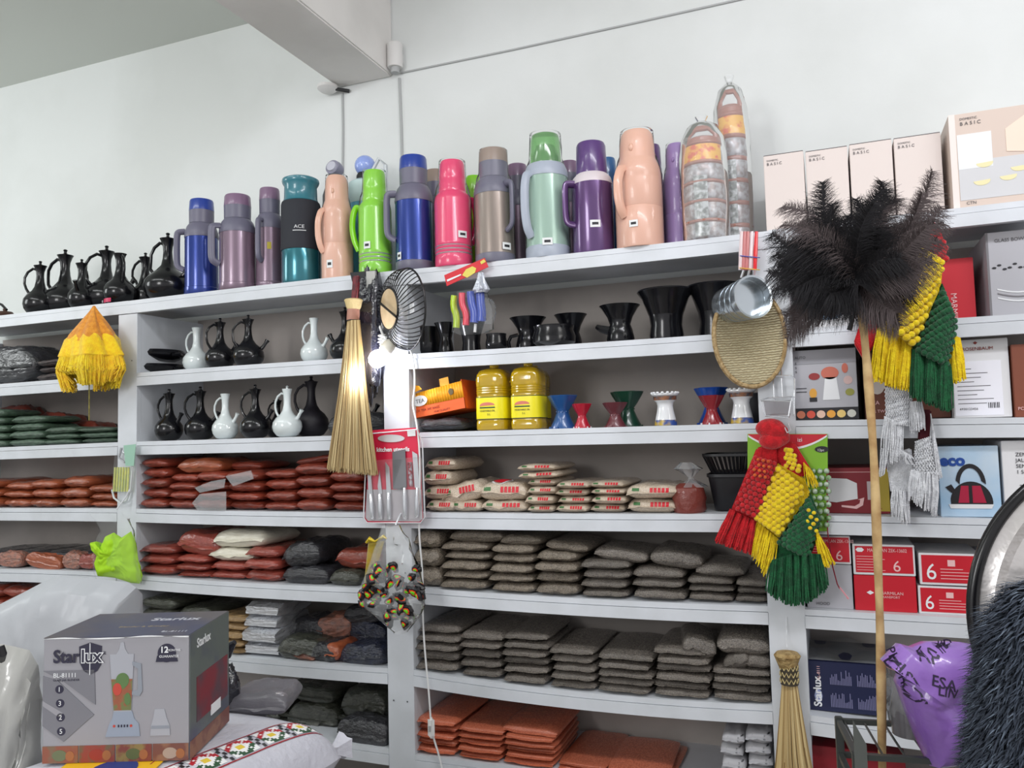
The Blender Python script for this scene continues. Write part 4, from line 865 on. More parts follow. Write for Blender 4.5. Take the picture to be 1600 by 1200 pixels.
def basket(label, pl, pr, pyb, pyt, Y, ribs):
    X0 = at(pl, pyb, Y).x; X1 = at(pr, pyb, Y).x; Z = at((pl+pr)/2, pyb, Y).z; X = (X0+X1)/2; h = Zof(pyt, X, Y)-Z
    t = thing('plastic_basket', label, 'basket', (X, Y+0.11, Z), 0, 'stacked black baskets'); wx, wy = (X1-X0)/2, 0.11
    def rf(a, z): c, s = abs(cos(a)), abs(sin(a)); return 1/((c**6+s**6)**(1/6))
    T = Matrix.Diagonal((1, wy/wx, 1, 1))
    pr_ = [(0, 0), (wx*0.74, 0), (wx*0.78, h*0.05), (wx*0.95, h*0.9), (wx, h*0.92), (wx, h), (wx*0.94, h), (wx*0.75, h*0.06), (0, h*0.05)]
    if not ribs: MB().lathe(pr_, 44, rf=rf, T=T).build('basket_body', BLACKP, t)
    else:
        MB().lathe([(0, 0), (wx*0.76, 0), (wx*0.78, h*0.1), (0, h*0.1)], 44, rf=rf, T=T).build('basket_base', BLACKP, t)
        MB().lathe([(wx*0.98, h*0.86), (wx*1.03, h*0.88), (wx*1.03, h), (wx*0.98, h)], 44, rf=rf, T=T, cap=False).build('rim', BLACKP, t)
        m = MB()
        for i in range(48):
            a = 2*pi*i/48; k = rf(a, 0)
            m.tube([(wx*0.76*k*cos(a), wy*0.76*k*sin(a), h*0.05), (wx*1.0*k*cos(a), wy*1.0*k*sin(a), h*0.92)], 0.0028, 5)
        m.build('lattice_side', BLACKP, t)
basket('solid black plastic basket beside the tied brown bag', 1103, 1196, 800, 741, 0.05, False)
basket('ribbed black plastic basket stacked in the solid black one', 1096, 1200, 741, 709, 0.05, True)

# bay 2: grain and lentil bags
piles('grain_bag', 'clear bag of grey brown grain', 'of the upper grain shelf', GRAIN, 4, 2, [(648, 688, 830, 3, GRAIN2), (689, 764, 848, 5, GRAIN2), (765, 836, 852, 5, GRAIN2), (836, 905, 862, 4, GRAIN2), (906, 985, 876, 4), (986, 1072, 888, 3), (1073, 1148, 902, 3), (1149, 1203, 905, 3)], group='grain bags on the upper grain shelf')
for pl, pr, yb, yt, mt, lb, ry in ((700, 786, 848, 829, GRAIN2, 'loose brown grain bag topping the second and third upper grain piles', 0), (780, 846, 853, 836, GRAIN2, 'loose brown grain bag topping the third upper grain pile', 0), (850, 920, 863, 846, GRAIN2, 'round loose grain bag topping the fourth upper grain pile', 0.08), (925, 1012, 878, 858, GRAIN, 'loose grey grain bag topping the fifth upper grain pile', 0.1), (1012, 1098, 888, 860, GRAIN, 'loose grey grain bag topping the sixth upper grain pile', 0.1), (1085, 1165, 902, 882, GRAIN, 'loose flat grain bag topping the seventh upper grain pile', 0)):
    pile_on('grain_bag', lb, mt, pl, pr, yb, yt, 4, 2, 0.04, group='loose grain bags on top of the upper grain piles', ry=ry)
piles('grain_bag', 'clear bag of grey seeds', 'of the lower grain shelf', GRAIN, 5, 2, [(648, 718, 978, 5), (719, 785, 988, 5), (786, 858, 992, 6), (859, 932, 1014, 5), (933, 1021, 1022, 5), (1022, 1110, 1014, 6), (1111, 1206, 1046, 4)], group='grain bags on the lower grain shelf', d=0.31)
for pl, pr, yb, yt, lb, ry, rz in ((1118, 1206, 1024, 992, 'grey seed bag lying high against the right post', 0, 0), (1063, 1118, 1028, 994, 'grey seed bag slanting on the sixth lower grain pile', 0.25, 0.2), (1128, 1175, 1046, 1020, 'grey seed bag with a folded end near the right post', -0.3, -0.3), (1160, 1206, 1046, 1022, 'small grey seed bag wedged beside the right post', 0, 0)):
    pile_on('grain_bag', lb, GRAIN, pl, pr, yb, yt, 5, 2, 0.03, group='loose seed bags by the right post', ry=ry, rz=rz, d=0.22)
piles('lentil_bag', 'clear bag of red lentils', 'of the lowest shelf', LENTIL, 6, 2, [(648, 714, 1122, 5), (715, 786, 1138, 5), (787, 868, 1152, 5), (869, 948, 1196, 2), (949, 1048, 1206, 2)], group='red lentil bags', d=0.31)
pile_on('lentil_bag', 'big red lentil bag laid across the top of the third lentil pile', LENTIL, 782, 872, 1152, 1134, 6, 2, 0.05, group='red lentil bags', d=0.3)
g = 'white and black packets at the lowest shelf'
piles('packet', 'white paper packet with dark edges', 'beside the small straw broom', M('white_packet', (176, 176, 180), 0.6, noise_c=(40, 40, 46), nscale=1.6, nw=(0.56, 0.6), vary=0.1), 6, 2, [(1128, 1166, 1146, 5), (1167, 1210, 1142, 5)], group=g, d=0.2, cat='packet')

# ------------------------------------------------------------------ bay 3: boxed kitchen ware
RED_C = M('red_carton', (196, 24, 42), 0.45); WHT_C = M('white_carton', (222, 222, 224), 0.5); GRY_C = M('grey_carton', (176, 176, 182), 0.5)
DKR_C = M('wine_carton', (128, 22, 34), 0.45); BRN_C = M('brown_carton', (104, 56, 40), 0.5); NAVY_C = M('navy_carton', (26, 32, 66), 0.4)
PINKP = M('pale_pink_print', (236, 190, 190), 0.5)
t = box_at(1243, 1350, 462, 1, 3, 0.06, 0.28, 'white box with a blue dish picture under the black feathers', WHT_C)
patch(t, 0, 1, 0.68, 1, RED_C, 'red_band'); poly(t, ell(0.5, 0.42, 0.2, 0.14), M('blue_print', (120, 150, 180), 0.4), 'dish_picture'); poly(t, ell(0.55, 0.5, 0.08, 0.06), M('brown_print', (150, 90, 60), 0.4), 'food_picture', y=-0.002)
poly(t, [(0.16, 0.08), (0.2, 0.08), (0.3, 0.34), (0.26, 0.34)], BLACKI, 'cutlery_picture'); poly(t, [(0.3, 0.1), (0.33, 0.1), (0.4, 0.3), (0.37, 0.3)], BLACKI, 'cutlery_picture')
t = box_at(1470, 1527, 404, 1, 3, 0.10, 0.22, 'plain red box with white side lettering, behind the second beaded bag', RED_C)
ftext(t, 'MARMIL', 0.32, 0.46, 0.022, PINKP, rot=-pi/2); poly(t, ell(0.28, 0.2, 0.06, 0.045, 4), WHITE, 'diamond_mark')
t = box_at(1547, 1640, 360, 1, 3, 0.05, 0.28, 'grey box with a glass bowl picture at the upper right', GRY_C)
patch(t, 0.0, 0.04, 0, 1, M('dark_grey_print', (120, 118, 122), 0.5), 'edge_panel')
for i in range(3): poly(t, [(0.15+0.2*k/9.0*4, 0.22+i*0.05-0.05*sin(k*pi/9)) for k in range(10)]+[(0.15+0.2*k/9.0*4, 0.235+i*0.05-0.05*sin(k*pi/9)) for k in range(9, -1, -1)], M('dark_grey_print', (120, 118, 122), 0.5) if i % 2 else WHITE, 'glass_bowl_picture')
for i in range(7): poly(t, ell(0.12+0.09*i, 0.58+0.03*sin(i*2), 0.04, 0.012, 8), BLACKI, 'leaf_picture')
ftext(t, 'GLASS BOWL', 0.15, 0.88, 0.013, TXTG)
# shelf 3
t = box_at(1243, 1343, 546, 2, 3, 0.04, 0.27, 'grey box with a food chopper picture, left end of the box shelf', GRY_C)
patch(t, 0.0, 1, 0.8, 1, M('mid_grey_print', (150, 150, 156), 0.5), 'top_band')
wp = patch(t, 0, 1, 0.0, 0.17, BLACKI, 'food_strip')
for i, c in enumerate(((200, 120, 90), (210, 80, 60), (226, 190, 170), (226, 160, 60), (232, 200, 120), (210, 210, 200))):
    poly(t, ell(0.09+0.16*i, 0.08, 0.07, 0.055, 14), M('food_print_%s' % 'abcdef'[i], c, 0.5), 'food_picture', y=-0.0022)
poly(t, [(0.45, 0.28), (0.72, 0.28), (0.68, 0.6), (0.5, 0.6)], WHITE, 'machine_picture'); poly(t, ell(0.58, 0.66, 0.14, 0.09), M('salmon_print', (200, 110, 90), 0.5), 'bowl_picture')
poly(t, ell(0.33, 0.62, 0.09, 0.05), M('dark_red_print2', (150, 50, 50), 0.5), 'berry_picture'); poly(t, ell(0.82, 0.72, 0.05, 0.07), M('salmon_print', (200, 110, 90), 0.5), 'bowl_picture'); poly(t, ell(0.86, 0.55, 0.07, 0.06), M('pale_pink_food', (210, 180, 176), 0.5), 'bowl_picture')
poly(t, ell(0.3, 0.38, 0.06, 0.07), M('amber_print', (220, 160, 60), 0.5), 'jar_picture'); poly(t, [(0.24, 0.26), (0.36, 0.26), (0.36, 0.32), (0.24, 0.32)], BLACKI, 'jar_picture'); poly(t, ell(0.88, 0.38, 0.07, 0.05), M('olive_print', (150, 150, 70), 0.5), 'lemon_picture')
ftext(t, 'AUTO', 0.03, 0.88, 0.011, BLACKI); 
for i in range(3): ftext(t, 'S', 0.03, 0.80-i*0.06, 0.010, BLACKI)
for i in range(2): patch(t, 0.03, 0.2, 0.40+0.05*i, 0.41+0.05*i, BLACKI, 'text_line', y=-0.0015)
t = box_at(1352, 1487, 548, 2, 3, 0.08, 0.24, 'brown box standing behind the white tassels', BRN_C)
poly(t, ell(0.16, 0.55, 0.1, 0.18), M('pale_cup_print', (205, 196, 190), 0.5), 'cup_picture'); ftext(t, 'TEA', 0.05, 0.22, 0.016, PINKP); ftext(t, 'FOR TWO', 0.03, 0.1, 0.012, PINKP)
t = box_at(1491, 1583, 530, 2, 3, 0.04, 0.27, 'white box with a printed list label beside the yellow tassel', WHT_C)
patch(t, 0.02, 0.86, 0.03, 0.72, M('bright_label', (236, 236, 244), 0.5), 'paper_label')
ftext(t, 'ROSENBAUM', 0.2, 0.86, 0.013, M('dark_red_print', (140, 34, 16), 0.5)); poly(t, ell(0.44, 0.955, 0.04, 0.02, 4), M('dark_red_print', (140, 34, 16), 0.5), 'diamond_mark')
for i in range(9): patch(t, 0.08, 0.34+0.4*((i*37) % 10)/10, 0.62-i*0.055, 0.628-i*0.055, TXTG, 'text_line', y=-0.0018)
ftext(t, '6930123456', 0.1, 0.10, 0.009, TXTG); 
for i in range(7): patch(t, 0.6+i*0.03, 0.612+i*0.03+0.006*(i % 2), 0.12, 0.19, BLACKI, 'barcode', y=-0.0018)
t = box_at(1586, 1680, 536, 2, 3, 0.03, 0.26, 'brown box cut by the right edge of the frame', M('rust_carton', (126, 66, 44), 0.5)); ftext(t, 'PC', 0.05, 0.1, 0.012, PINKP)
# shelf 4
t = box_at(1262, 1392, 731, 3, 3, 0.07, 0.26, 'wine red box with a white juicer picture behind the wooden stick', DKR_C)
patch(t, 0.85, 1.0, 0.05, 0.97, M('mustard_print', (172, 150, 50), 0.5), 'yellow_band'); patch(t, 0.0, 0.84, 0.90, 0.91, PINKP, 'text_line')
poly(t, [(0.26, 0.26), (0.36, 0.24), (0.62, 0.32), (0.62, 0.66), (0.5, 0.76), (0.26, 0.78)], WHT_C, 'jug_picture'); poly(t, [(0.62, 0.3), (0.7, 0.35), (0.68, 0.18), (0.6, 0.10), (0.42, 0.14), (0.42, 0.18), (0.58, 0.16), (0.64, 0.22), (0.65, 0.3)], PINKP, 'handle_picture'); poly(t, [(0.74, 0.3), (0.84, 0.3), (0.84, 0.7), (0.74, 0.7)], M('grey_pink_print', (190, 176, 178), 0.5), 'cup_picture')
ftext(t, 'JUICE MAKER', 0.89, 0.1, 0.014, DKR_C, rot=pi/2)
t = box_at(1470, 1567, 697, 3, 3, 0.03, 0.27, 'pale blue box with a red whistling kettle picture', M('pale_blue_carton', (158, 192, 220), 0.4, noise_c=(200, 214, 226), nscale=4))
ftext(t, 'eco', 0.03, 0.73, 0.042, M('royal_blue_print', (24, 70, 150), 0.4), bold=0.002); 
KB = M('kettle_black', (30, 28, 32), 0.4); KR = M('kettle_red', (168, 30, 62), 0.35)
poly(t, [(0.18, 0.14), (0.86, 0.14)]+ell(0.52, 0.2, 0.35, 0.30, 20, 0.05, pi-0.05), KB, 'kettle_picture', y=-0.0014)
poly(t, [(0.3, 0.2), (0.48, 0.2), (0.48, 0.44), (0.36, 0.44)], KR, 'kettle_picture', y=-0.002); poly(t, [(0.54, 0.2), (0.76, 0.2), (0.68, 0.44), (0.54, 0.44)], KR, 'kettle_picture', y=-0.002)
poly(t, [(0.17, 0.12), (0.84, 0.12), (0.88, 0.18), (0.14, 0.18)], WHT_C, 'kettle_base_picture', y=-0.002)
poly(t, ell(0.52, 0.46, 0.25, 0.29, 16, 0, pi)+ell(0.52, 0.46, 0.18, 0.23, 16, pi, 0), KB, 'kettle_handle_picture', y=-0.0022)
poly(t, [(0.1, 0.42), (0.2, 0.46), (0.26, 0.38), (0.2, 0.34)], KB, 'kettle_spout_picture', y=-0.0022)
t = box_at(1571, 1680, 688, 3, 3, 0.03, 0.27, 'white text covered box at the right edge beside the kettle box', WHT_C)
for i, s_ in enumerate(('ZENGA', 'JALESTI', 'SEM-KU', '1 SG43')): ftext(t, s_, 0.2, 0.80-i*0.075, 0.014, BLACKI)
for i in range(4): patch(t, 0.24, 0.7, 0.42-i*0.07, 0.43-i*0.07, TXTG, 'text_line', y=-0.0015)
# shelf 5
def six(pl, pr, pyt, pyb, label, style, Y=0.03, d=0.25):
    X0 = at(pl, pyb, Y).x; X1 = at(pr, pyb, Y).x; X = (X0+X1)/2; Z = zs(4, 3, X) if pyb > 945 else at((pl+pr)/2, pyb, Y).z; h = Zof(pyt, X, Y)-Z
    t = carton(label, X, Y, Z, X1-X0, d, h, {'plain': GRY_C, 'deep': RED_C}.get(style, WHT_C), 0, 'red and white tableware boxes')
    if style in ('six', 'tall'): patch(t, 0.04, 0.97, 0.08, 0.94, RED_C, 'red_panel')
    if style == 'six':
        ftext(t, '6', 0.10, 0.18, h*0.72, WHITE, y=-0.002, sx=0.9); patch(t, 0.46, 0.58, 0.6, 0.8, PINKP, 'emblem', y=-0.0018)
        for i in range(4): patch(t, 0.34, 0.7+0.08*((i*7) % 4), 0.5-i*0.1, 0.52-i*0.1, PINKP, 'text_line', y=-0.0018)
    if style == 'tall':
        poly(t, ell(0.12, 0.82, 0.07, 0.08, 6), WHITE, 'diamond_mark', y=-0.002); ftext(t, 'MARMILAN ZEK-13602', 0.24, 0.76, h*0.16, PINKP, sx=0.75); ftext(t, '6', 0.64, 0.14, h*0.5, PINKP, y=-0.002)
        for i in range(6): patch(t, 0.06, 0.34+0.06*((i*7) % 4), 0.6-i*0.09, 0.615-i*0.09, PINKP, 'text_line', y=-0.0018)
    if style == 'deep': poly(t, ell(0.26, 0.52, 0.06, 0.06, 4), WHITE, 'diamond_mark'); ftext(t, 'MARMILAN', 0.42, 0.48, h*0.12, PINKP); ftext(t, 'TRANSPORT', 0.42, 0.38, h*0.09, PINKP)
    if style == 'plain': ftext(t, 'HOOD', 0.2, 0.08, 0.012, TXTG)
    return t
six(1262, 1334, 882, 954, 'plain grey box under the green tassels of the first beaded bag', 'plain')
six(1264, 1330, 837, 881, 'white edged red box standing on the plain grey box', 'tall', d=0.22)
six(1337, 1434, 900, 962, 'deep red box with a white diamond, lower left of the six boxes', 'deep')
six(1334, 1431, 851, 899, 'white edged red box with a small 6, above the deep red one', 'tall', d=0.22)
six(1437, 1533, 917, 969, 'red box with a large white 6, the lower of two', 'six')
six(1438, 1536, 865, 915, 'red box with a large white 6, the upper of two', 'six', d=0.22)
six(1540, 1640, 920, 974, 'white edged red box behind the black tray rim, lower one', 'tall')
six(1542, 1640, 872, 918, 'white box behind the black tray rim, upper one', 'plain', d=0.22)
# shelf 6 and 7
t = box_at(1264, 1384, 1036, 5, 3, 0.05, 0.25, 'navy box lying on its side with white chart like drawings, wrapped in film', NAVY_C)
text('Starlux', 0.03, t, WHITE, -t['_w']/2+0.035, -0.0016, 0.012, rot=pi/2, bold=0.0008)
poly(t, ell(0.135, 0.30, 0.055, 0.14, 8), M('pale_blue_print', (150, 160, 196), 0.5), 'shield_emblem', y=-0.0012)
text('AL-8111', 0.012, t, PINKP, -t['_w']/2+0.034, -0.0016, t['_h']*0.62, rot=pi/2)
rnd = random.Random(3)
for gx, gy in ((0.3, 0.55), (0.66, 0.55), (0.3, 0.1), (0.66, 0.1)):
    m = MB(); w_, h_ = t['_w'], t['_h']
    for i in range(14):
        u = gx+i*0.021; m.box(-w_/2+u*w_, -w_/2+(u+0.012)*w_, -0.0016, 0, gy*h_, (gy+rnd.uniform(0.08, 0.3))*h_)
    m.build('appliance_drawings', M('lavender_print', (112, 112, 148), 0.5), t, smooth=False)['kind'] = 'stuff'
MB().grid(lambda u, v: (-t['_w']/2+t['_w']*u, -0.004+0.26*v, t['_h']+0.005+0.008*sin(u*9)*sin(v*5)), 14, 6).build('clear_film', HAZY, t)
t = box_at(1268, 1420, 1172, 6, 3, 0.04, 0.2, 'dark red box low on the bottom right shelf', DKR_C)

# ------------------------------------------------------------------ hanging things
YH = -0.05
def yarnmat(n, rgb, c2): return M(n, rgb, 0.92, noise_c=c2, nscale=60, bump=0.5, bscale=220, sheen=0.3)
Y_RED = yarnmat('red_yarn', (206, 16, 30), (178, 10, 22)); Y_YEL = yarnmat('yellow_yarn', (246, 218, 20), (230, 194, 12)); Y_GRN = yarnmat('green_yarn', (10, 92, 50), (6, 70, 38)); Y_WHT = yarnmat('white_yarn', (226, 228, 232), (204, 206, 210)); Y_GLD = yarnmat('gold_yarn', (250, 214, 22), (244, 196, 16)); Y_ORG = yarnmat('orange_cloth', (232, 156, 44), (214, 132, 30))
def quad(q, u, v):
    a = [q[0][i]*(1-u)+q[1][i]*u for i in (0, 1)]; b = [q[3][i]*(1-u)+q[2][i]*u for i in (0, 1)]
    return a[0]*(1-v)+b[0]*v, a[1]*(1-v)+b[1]*v
def bobbles(q, nu, nv, rpx, Y, name, mat, parent, bulge=0.03, origin=None):
    m = MB()
    for j in range(nv):
        for i in range(nu):
            u = (i+0.5*(j % 2)+0.25)/nu; v = (j+0.5)/nv
            if u > 1: continue
            x, y = quad(q, u, v); p = at(x, y, Y-bulge*sin(pi*min(1, max(0, u)))**0.5); r = rpx*mpp(p)*random.uniform(0.92, 1.08)
            m.ball(p-origin, r, nu=10, nv=7, sc=(1, 0.8, 0.95))
    o = m.build(name, mat, parent); return o
def tassel(top, bot, n, Y, name, mat, parent, origin, r=0.0016, jit=4, bulge=0.02):
    """strands of yarn from a top line (two pixels) to a bottom line"""
    m = MB()
    for i in range(n):
        u = (i+0.5)/n+random.uniform(-0.5, 0.5)/n; yy = Y-bulge*sin(pi*max(0.02, min(0.98, u)))*random.uniform(0.2, 1)
        a = (top[0][0]*(1-u)+top[1][0]*u, top[0][1]*(1-u)+top[1][1]*u); b = (bot[0][0]*(1-u)+bot[1][0]*u+random.uniform(-jit, jit), bot[0][1]*(1-u)+bot[1][1]*u+random.uniform(-jit*1.6, jit))
        c = ((a[0]+b[0])/2+random.uniform(-jit, jit)*0.7, (a[1]+b[1])/2)
        pts = [at(a[0], a[1], yy+0.004), at(c[0], c[1], yy-0.006), at(b[0], b[1], yy)]
        m.tube([p-origin for p in pts], [r, r*1.15, r*0.9], 4)
    return m.build(name, mat, parent)
def cloth_poly(pts, Y, th, name, mat, parent, origin, bev=0.004):
    return MB().prism([at(x, y, Y)-origin for x, y in pts], (0, th, 0)).build(name, mat, parent, bevel=bev)
# first beaded bag
O = at(1212, 662, YH); t = thing('yarn_bag', 'red, yellow and green bobbled yarn bag hanging on the right post, the lower one', 'yarn bag', O, 0, 'three coloured bobbled yarn bags')
cloth_poly([(1182, 700), (1215, 690), (1218, 740), (1182, 815), (1142, 797)], -0.035, 0.03, 'red_panel', Y_RED, t, O)
cloth_poly([(1215, 690), (1240, 690), (1268, 735), (1250, 748), (1218, 735)], -0.04, 0.03, 'red_panel', Y_RED, t, O)
cloth_poly([(1216, 722), (1255, 745), (1266, 772), (1216, 842), (1178, 815)], -0.04, 0.03, 'yellow_panel', Y_YEL, t, O)
cloth_poly([(1266, 770), (1278, 800), (1280, 835), (1262, 880), (1222, 890), (1205, 862)], -0.04, 0.03, 'green_panel', Y_GRN, t, O)
bobbles([(1180, 712), (1216, 722), (1186, 812), (1146, 796)], 5, 12, 4.3, -0.05, 'red_bobbles', Y_RED, t, 0.02, O)
bobbles([(1216, 728), (1258, 762), (1218, 838), (1180, 812)], 6, 11, 5.2, -0.055, 'yellow_bobbles', Y_YEL, t, 0.02, O)
bobbles([(1228, 700), (1236, 700), (1256, 742), (1226, 730)], 3, 5, 4.2, -0.055, 'yellow_bobbles', Y_YEL, t, 0.012, O)
bobbles([(1264, 778), (1280, 812), (1262, 872), (1214, 850)], 6, 11, 5.0, -0.055, 'green_bobbles', Y_GRN, t, 0.02, O)
bobbles([(1262, 792), (1278, 800), (1278, 835), (1258, 826)], 2, 4, 3.4, -0.072, 'yellow_stray_bobbles', Y_YEL, t, 0.01, O)
bobbles([(1184, 714), (1208, 718), (1196, 750), (1172, 745)], 3, 4, 2.6, -0.072, 'orange_stray_bobbles', yarnmat('orange_yarn', (232, 110, 30), (210, 84, 20)), t, 0.012, O)
for k in range(4):
    a = (1141+k*10.5, 795+k*5); b = (1151+k*10.5, 800+k*5)
    tassel([a, b], [(a[0]-24+k*3.5, 846+k*5), (b[0]-21+k*4, 850+k*5)], 34, -0.045, 'red_tassel', Y_RED, t, O, 0.0022, 2.5)
tassel([(1180, 812), (1216, 842)], [(1170, 858), (1202, 905)], 80, -0.045, 'yellow_tassel', Y_YEL, t, O, 0.0018)
tassel([(1270, 815), (1282, 840)], [(1285, 888), (1302, 880)], 46, -0.05, 'yellow_tassel', Y_YEL, t, O, 0.0018)
for k in range(7):
    u0, u1 = k/7, (k+1)/7; L = lambda u: (1205+80*u, 868-8*abs(u-.5)*-2-10*u); B = lambda u: (1198+96*u, 905+40*sin(pi*(0.15+u*0.75)))
    tassel([L(u0), L(u1)], [B(u0), B(u1)], 34, -0.055, 'green_tassel', Y_GRN, t, O, 0.0024, 3)
tassel([(1255, 722), (1268, 735)], [(1262, 760), (1278, 760)], 24, -0.045, 'yellow_tassel', Y_YEL, t, O, 0.0015)
m = MB(); c = at(1210, 682, -0.065)-O
for i in range(5): m.ball(c+Vector((random.uniform(-.012, .012), random.uniform(-.008, .008), -0.012+0.009*i)), 0.032+0.004*sin(i*2), nu=16, nv=10, sc=(1.15, 0.7, 0.8))
m.build('top_knot', Y_RED, t)
MB().tube([at(1232, 662, -0.06)-O, at(1236, 672, -0.07)-O, at(1230, 676, -0.09)-O, at(1226, 668, -0.08)-O], 0.0018, 5).build('hanging_loop', Y_WHT, t)
# second beaded bag
O = at(1466, 350, -0.06); t = thing('yarn_bag', 'red, yellow and green bobbled yarn bag behind the black feathers, the upper one', 'yarn bag', O, 0, 'three coloured bobbled yarn bags')
cloth_poly([(1458, 345), (1468, 352), (1480, 392), (1476, 415), (1450, 400), (1440, 385)], -0.065, 0.03, 'red_panel', Y_RED, t, O)
cloth_poly([(1445, 383), (1474, 405), (1470, 455), (1428, 545), (1376, 497), (1420, 430)], -0.06, 0.03, 'yellow_panel', Y_YEL, t, O)
cloth_poly([(1472, 440), (1492, 490), (1490, 530), (1478, 575), (1424, 545), (1450, 495)], -0.06, 0.03, 'green_panel', Y_GRN, t, O)
cloth_poly([(1358, 478), (1384, 490), (1374, 520), (1352, 566), (1334, 535), (1342, 510)], -0.05, 0.03, 'red_panel', Y_RED, t, O)
bobbles([(1442, 388), (1476, 408), (1430, 546), (1378, 496)], 6, 15, 6.0, -0.085, 'yellow_bobbles', Y_YEL, t, 0.03, O)
bobbles([(1474, 452), (1494, 505), (1480, 572), (1428, 548)], 6, 12, 5.6, -0.08, 'green_bobbles', Y_GRN, t, 0.025, O)
bobbles([(1464, 374), (1478, 376), (1480, 410), (1462, 398)], 2, 4, 5.2, -0.085, 'red_bobbles', Y_RED, t, 0.01, O)
for k in range(3):
    tassel([(1374+k*17, 498+k*16), (1391+k*17, 514+k*15)], [(1360+k*20, 592+k*6), (1381+k*20, 598+k*6)], 60, -0.075, 'yellow_tassel', Y_YEL, t, O, 0.0022, 4)
for k in range(3):
    tassel([(1425+k*20, 545+k*8), (1445+k*20, 553+k*8)], [(1424+k*21, 618+k*10), (1446+k*20, 628+k*7)], 70, -0.08, 'green_tassel', Y_GRN, t, O, 0.0024, 4)
tassel([(1484, 522), (1500, 528)], [(1488, 600), (1508, 590)], 60, -0.065, 'yellow_tassel', Y_YEL, t, O, 0.0022, 3)
# white crochet
O = at(1410, 606, -0.03); t = thing('crochet_bag', 'white crocheted bags with tassels hanging in a bunch below the green tassel', 'crochet bag', O)
def lattice(q, nu, nv, Y, name, parent, origin, r=0.0016):
    m = MB()
    for d in (1, -1):
        for i in range(-nv, nu+nv):
            pts = []
            for j in range(25):
                v = j/24; u = (i+d*v*nv*0.7+(0 if d > 0 else nv*0.2))/nu
                if 0 <= u <= 1: x, y = quad(q, u, v); pts.append(at(x, y, Y-0.02*sin(pi*u)-0.003*sin(j*1.7+i))-origin)
            if len(pts) > 2: m.tube(pts, r, 4)
    return m.build(name, Y_WHT, parent)
cloth_poly([(1386, 606), (1424, 606), (1424, 660), (1404, 668), (1384, 655)], -0.025, 0.012, 'lining', Y_WHT, t, O)
lattice([(1382, 604), (1426, 606), (1424, 666), (1384, 662)], 12, 12, -0.04, 'crochet_mesh', t, O, 0.0022)
tassel([(1382, 650), (1412, 664)], [(1378, 725), (1408, 718)], 70, -0.045, 'tassel', Y_WHT, t, O, 0.0018, 4)
tassel([(1420, 628), (1440, 626)], [(1424, 676), (1443, 670)], 40, -0.045, 'tassel', Y_WHT, t, O, 0.0016, 3)
tassel([(1378, 700), (1388, 705)], [(1374, 745), (1384, 735)], 20, -0.04, 'tassel', Y_WHT, t, O, 0.0014, 3)
tassel([(1402, 700), (1424, 712)], [(1408, 720), (1428, 725)], 30, -0.045, 'tassel', Y_WHT, t, O, 0.0016, 4)
cloth_poly([(1384, 712), (1424, 700), (1430, 745), (1424, 775), (1392, 770)], -0.02, 0.02, 'inner_bag', Y_WHT, t, O)
tassel([(1394, 765), (1420, 768)], [(1396, 805), (1420, 818)], 50, -0.035, 'tassel', Y_WHT, t, O, 0.0018, 4)
cloth_poly([(1438, 640), (1456, 640), (1452, 690), (1434, 688)], -0.02, 0.01, 'maroon_lining', M('maroon_cloth', (74, 14, 28), 0.9), t, O)
cloth_poly([(1432, 692), (1452, 684), (1464, 700), (1468, 745), (1430, 740)], -0.03, 0.012, 'lining', Y_WHT, t, O)
lattice([(1430, 690), (1454, 682), (1466, 742), (1426, 738)], 8, 10, -0.045, 'crochet_mesh', t, O, 0.0022)
tassel([(1424, 734), (1466, 738)], [(1420, 778), (1462, 806)], 100, -0.05, 'tassel', Y_WHT, t, O, 0.0018, 4)
tassel([(1454, 645), (1462, 690)], [(1458, 760), (1470, 745)], 30, -0.03, 'tassel', Y_WHT, t, O, 0.0018, 3)

# yellow fringed hanging
O = at(147, 478, -0.09); m_ = mpp(O)
t = thing('fringed_lampshade', 'yellow and orange fringed cloth hanging in a cone from the left top shelf', 'hanging cloth', O)  # a cloth snood hung by its tip, no lamp inside
def fold(a, z, k=0): return 1+0.13*sin(5*a+0.8)+0.07*sin(11*a+z*30+k)
MB().lathe([(0.004, 0), (0.016, -0.02), (0.055, -0.075), (0.085, -0.12), (0.098, -0.15), (0.09, -0.15)], 72, rf=lambda a, z: fold(a, z), cap=False, T=Matrix.Diagonal((1.06, 0.75, 1, 1))).build('orange_top', Y_ORG, t)
MB().lathe([(0.06, -0.10), (0.1, -0.14), (0.116, -0.19), (0.124, -0.21), (0.118, -0.215), (0.105, -0.215)], 96, rf=lambda a, z: fold(a, z, 1), cap=False, T=Matrix.Diagonal((1.06, 0.75, 1, 1))).build('yellow_band', Y_GLD, t)
for k in range(10):
    a0 = 2*pi*k/10; m = MB(); L = 0.09+0.035*sin(k*2.4)
    for i in range(110):
        a = a0+random.uniform(-0.36, 0.36); r0 = 0.112*fold(a, -0.2, 1)*random.uniform(0.9, 1.04); r1 = r0*random.uniform(0.62, 0.98)
        m.tube([(1.06*r0*cos(a)*0.98, 0.75*r0*sin(a), -0.20), (1.08*r0*cos(a)*1.10, 0.78*r0*sin(a)*1.10, -0.245-random.uniform(0, 0.03)), (1.06*r1*cos(a), 0.75*r1*sin(a), -0.22-L*random.uniform(0.75, 1.1))], [0.0025, 0.0032, 0.0022], 4)
    m.build('yarn_fringe', Y_YEL if k % 3 else Y_GLD, t)
MB().tube([(0.0, -0.02, -0.25), (0.002, -0.02, -0.47)], 0.0025, 5).build('cord', yarnmat('olive_cord', (150, 140, 60), (120, 110, 40)), t)
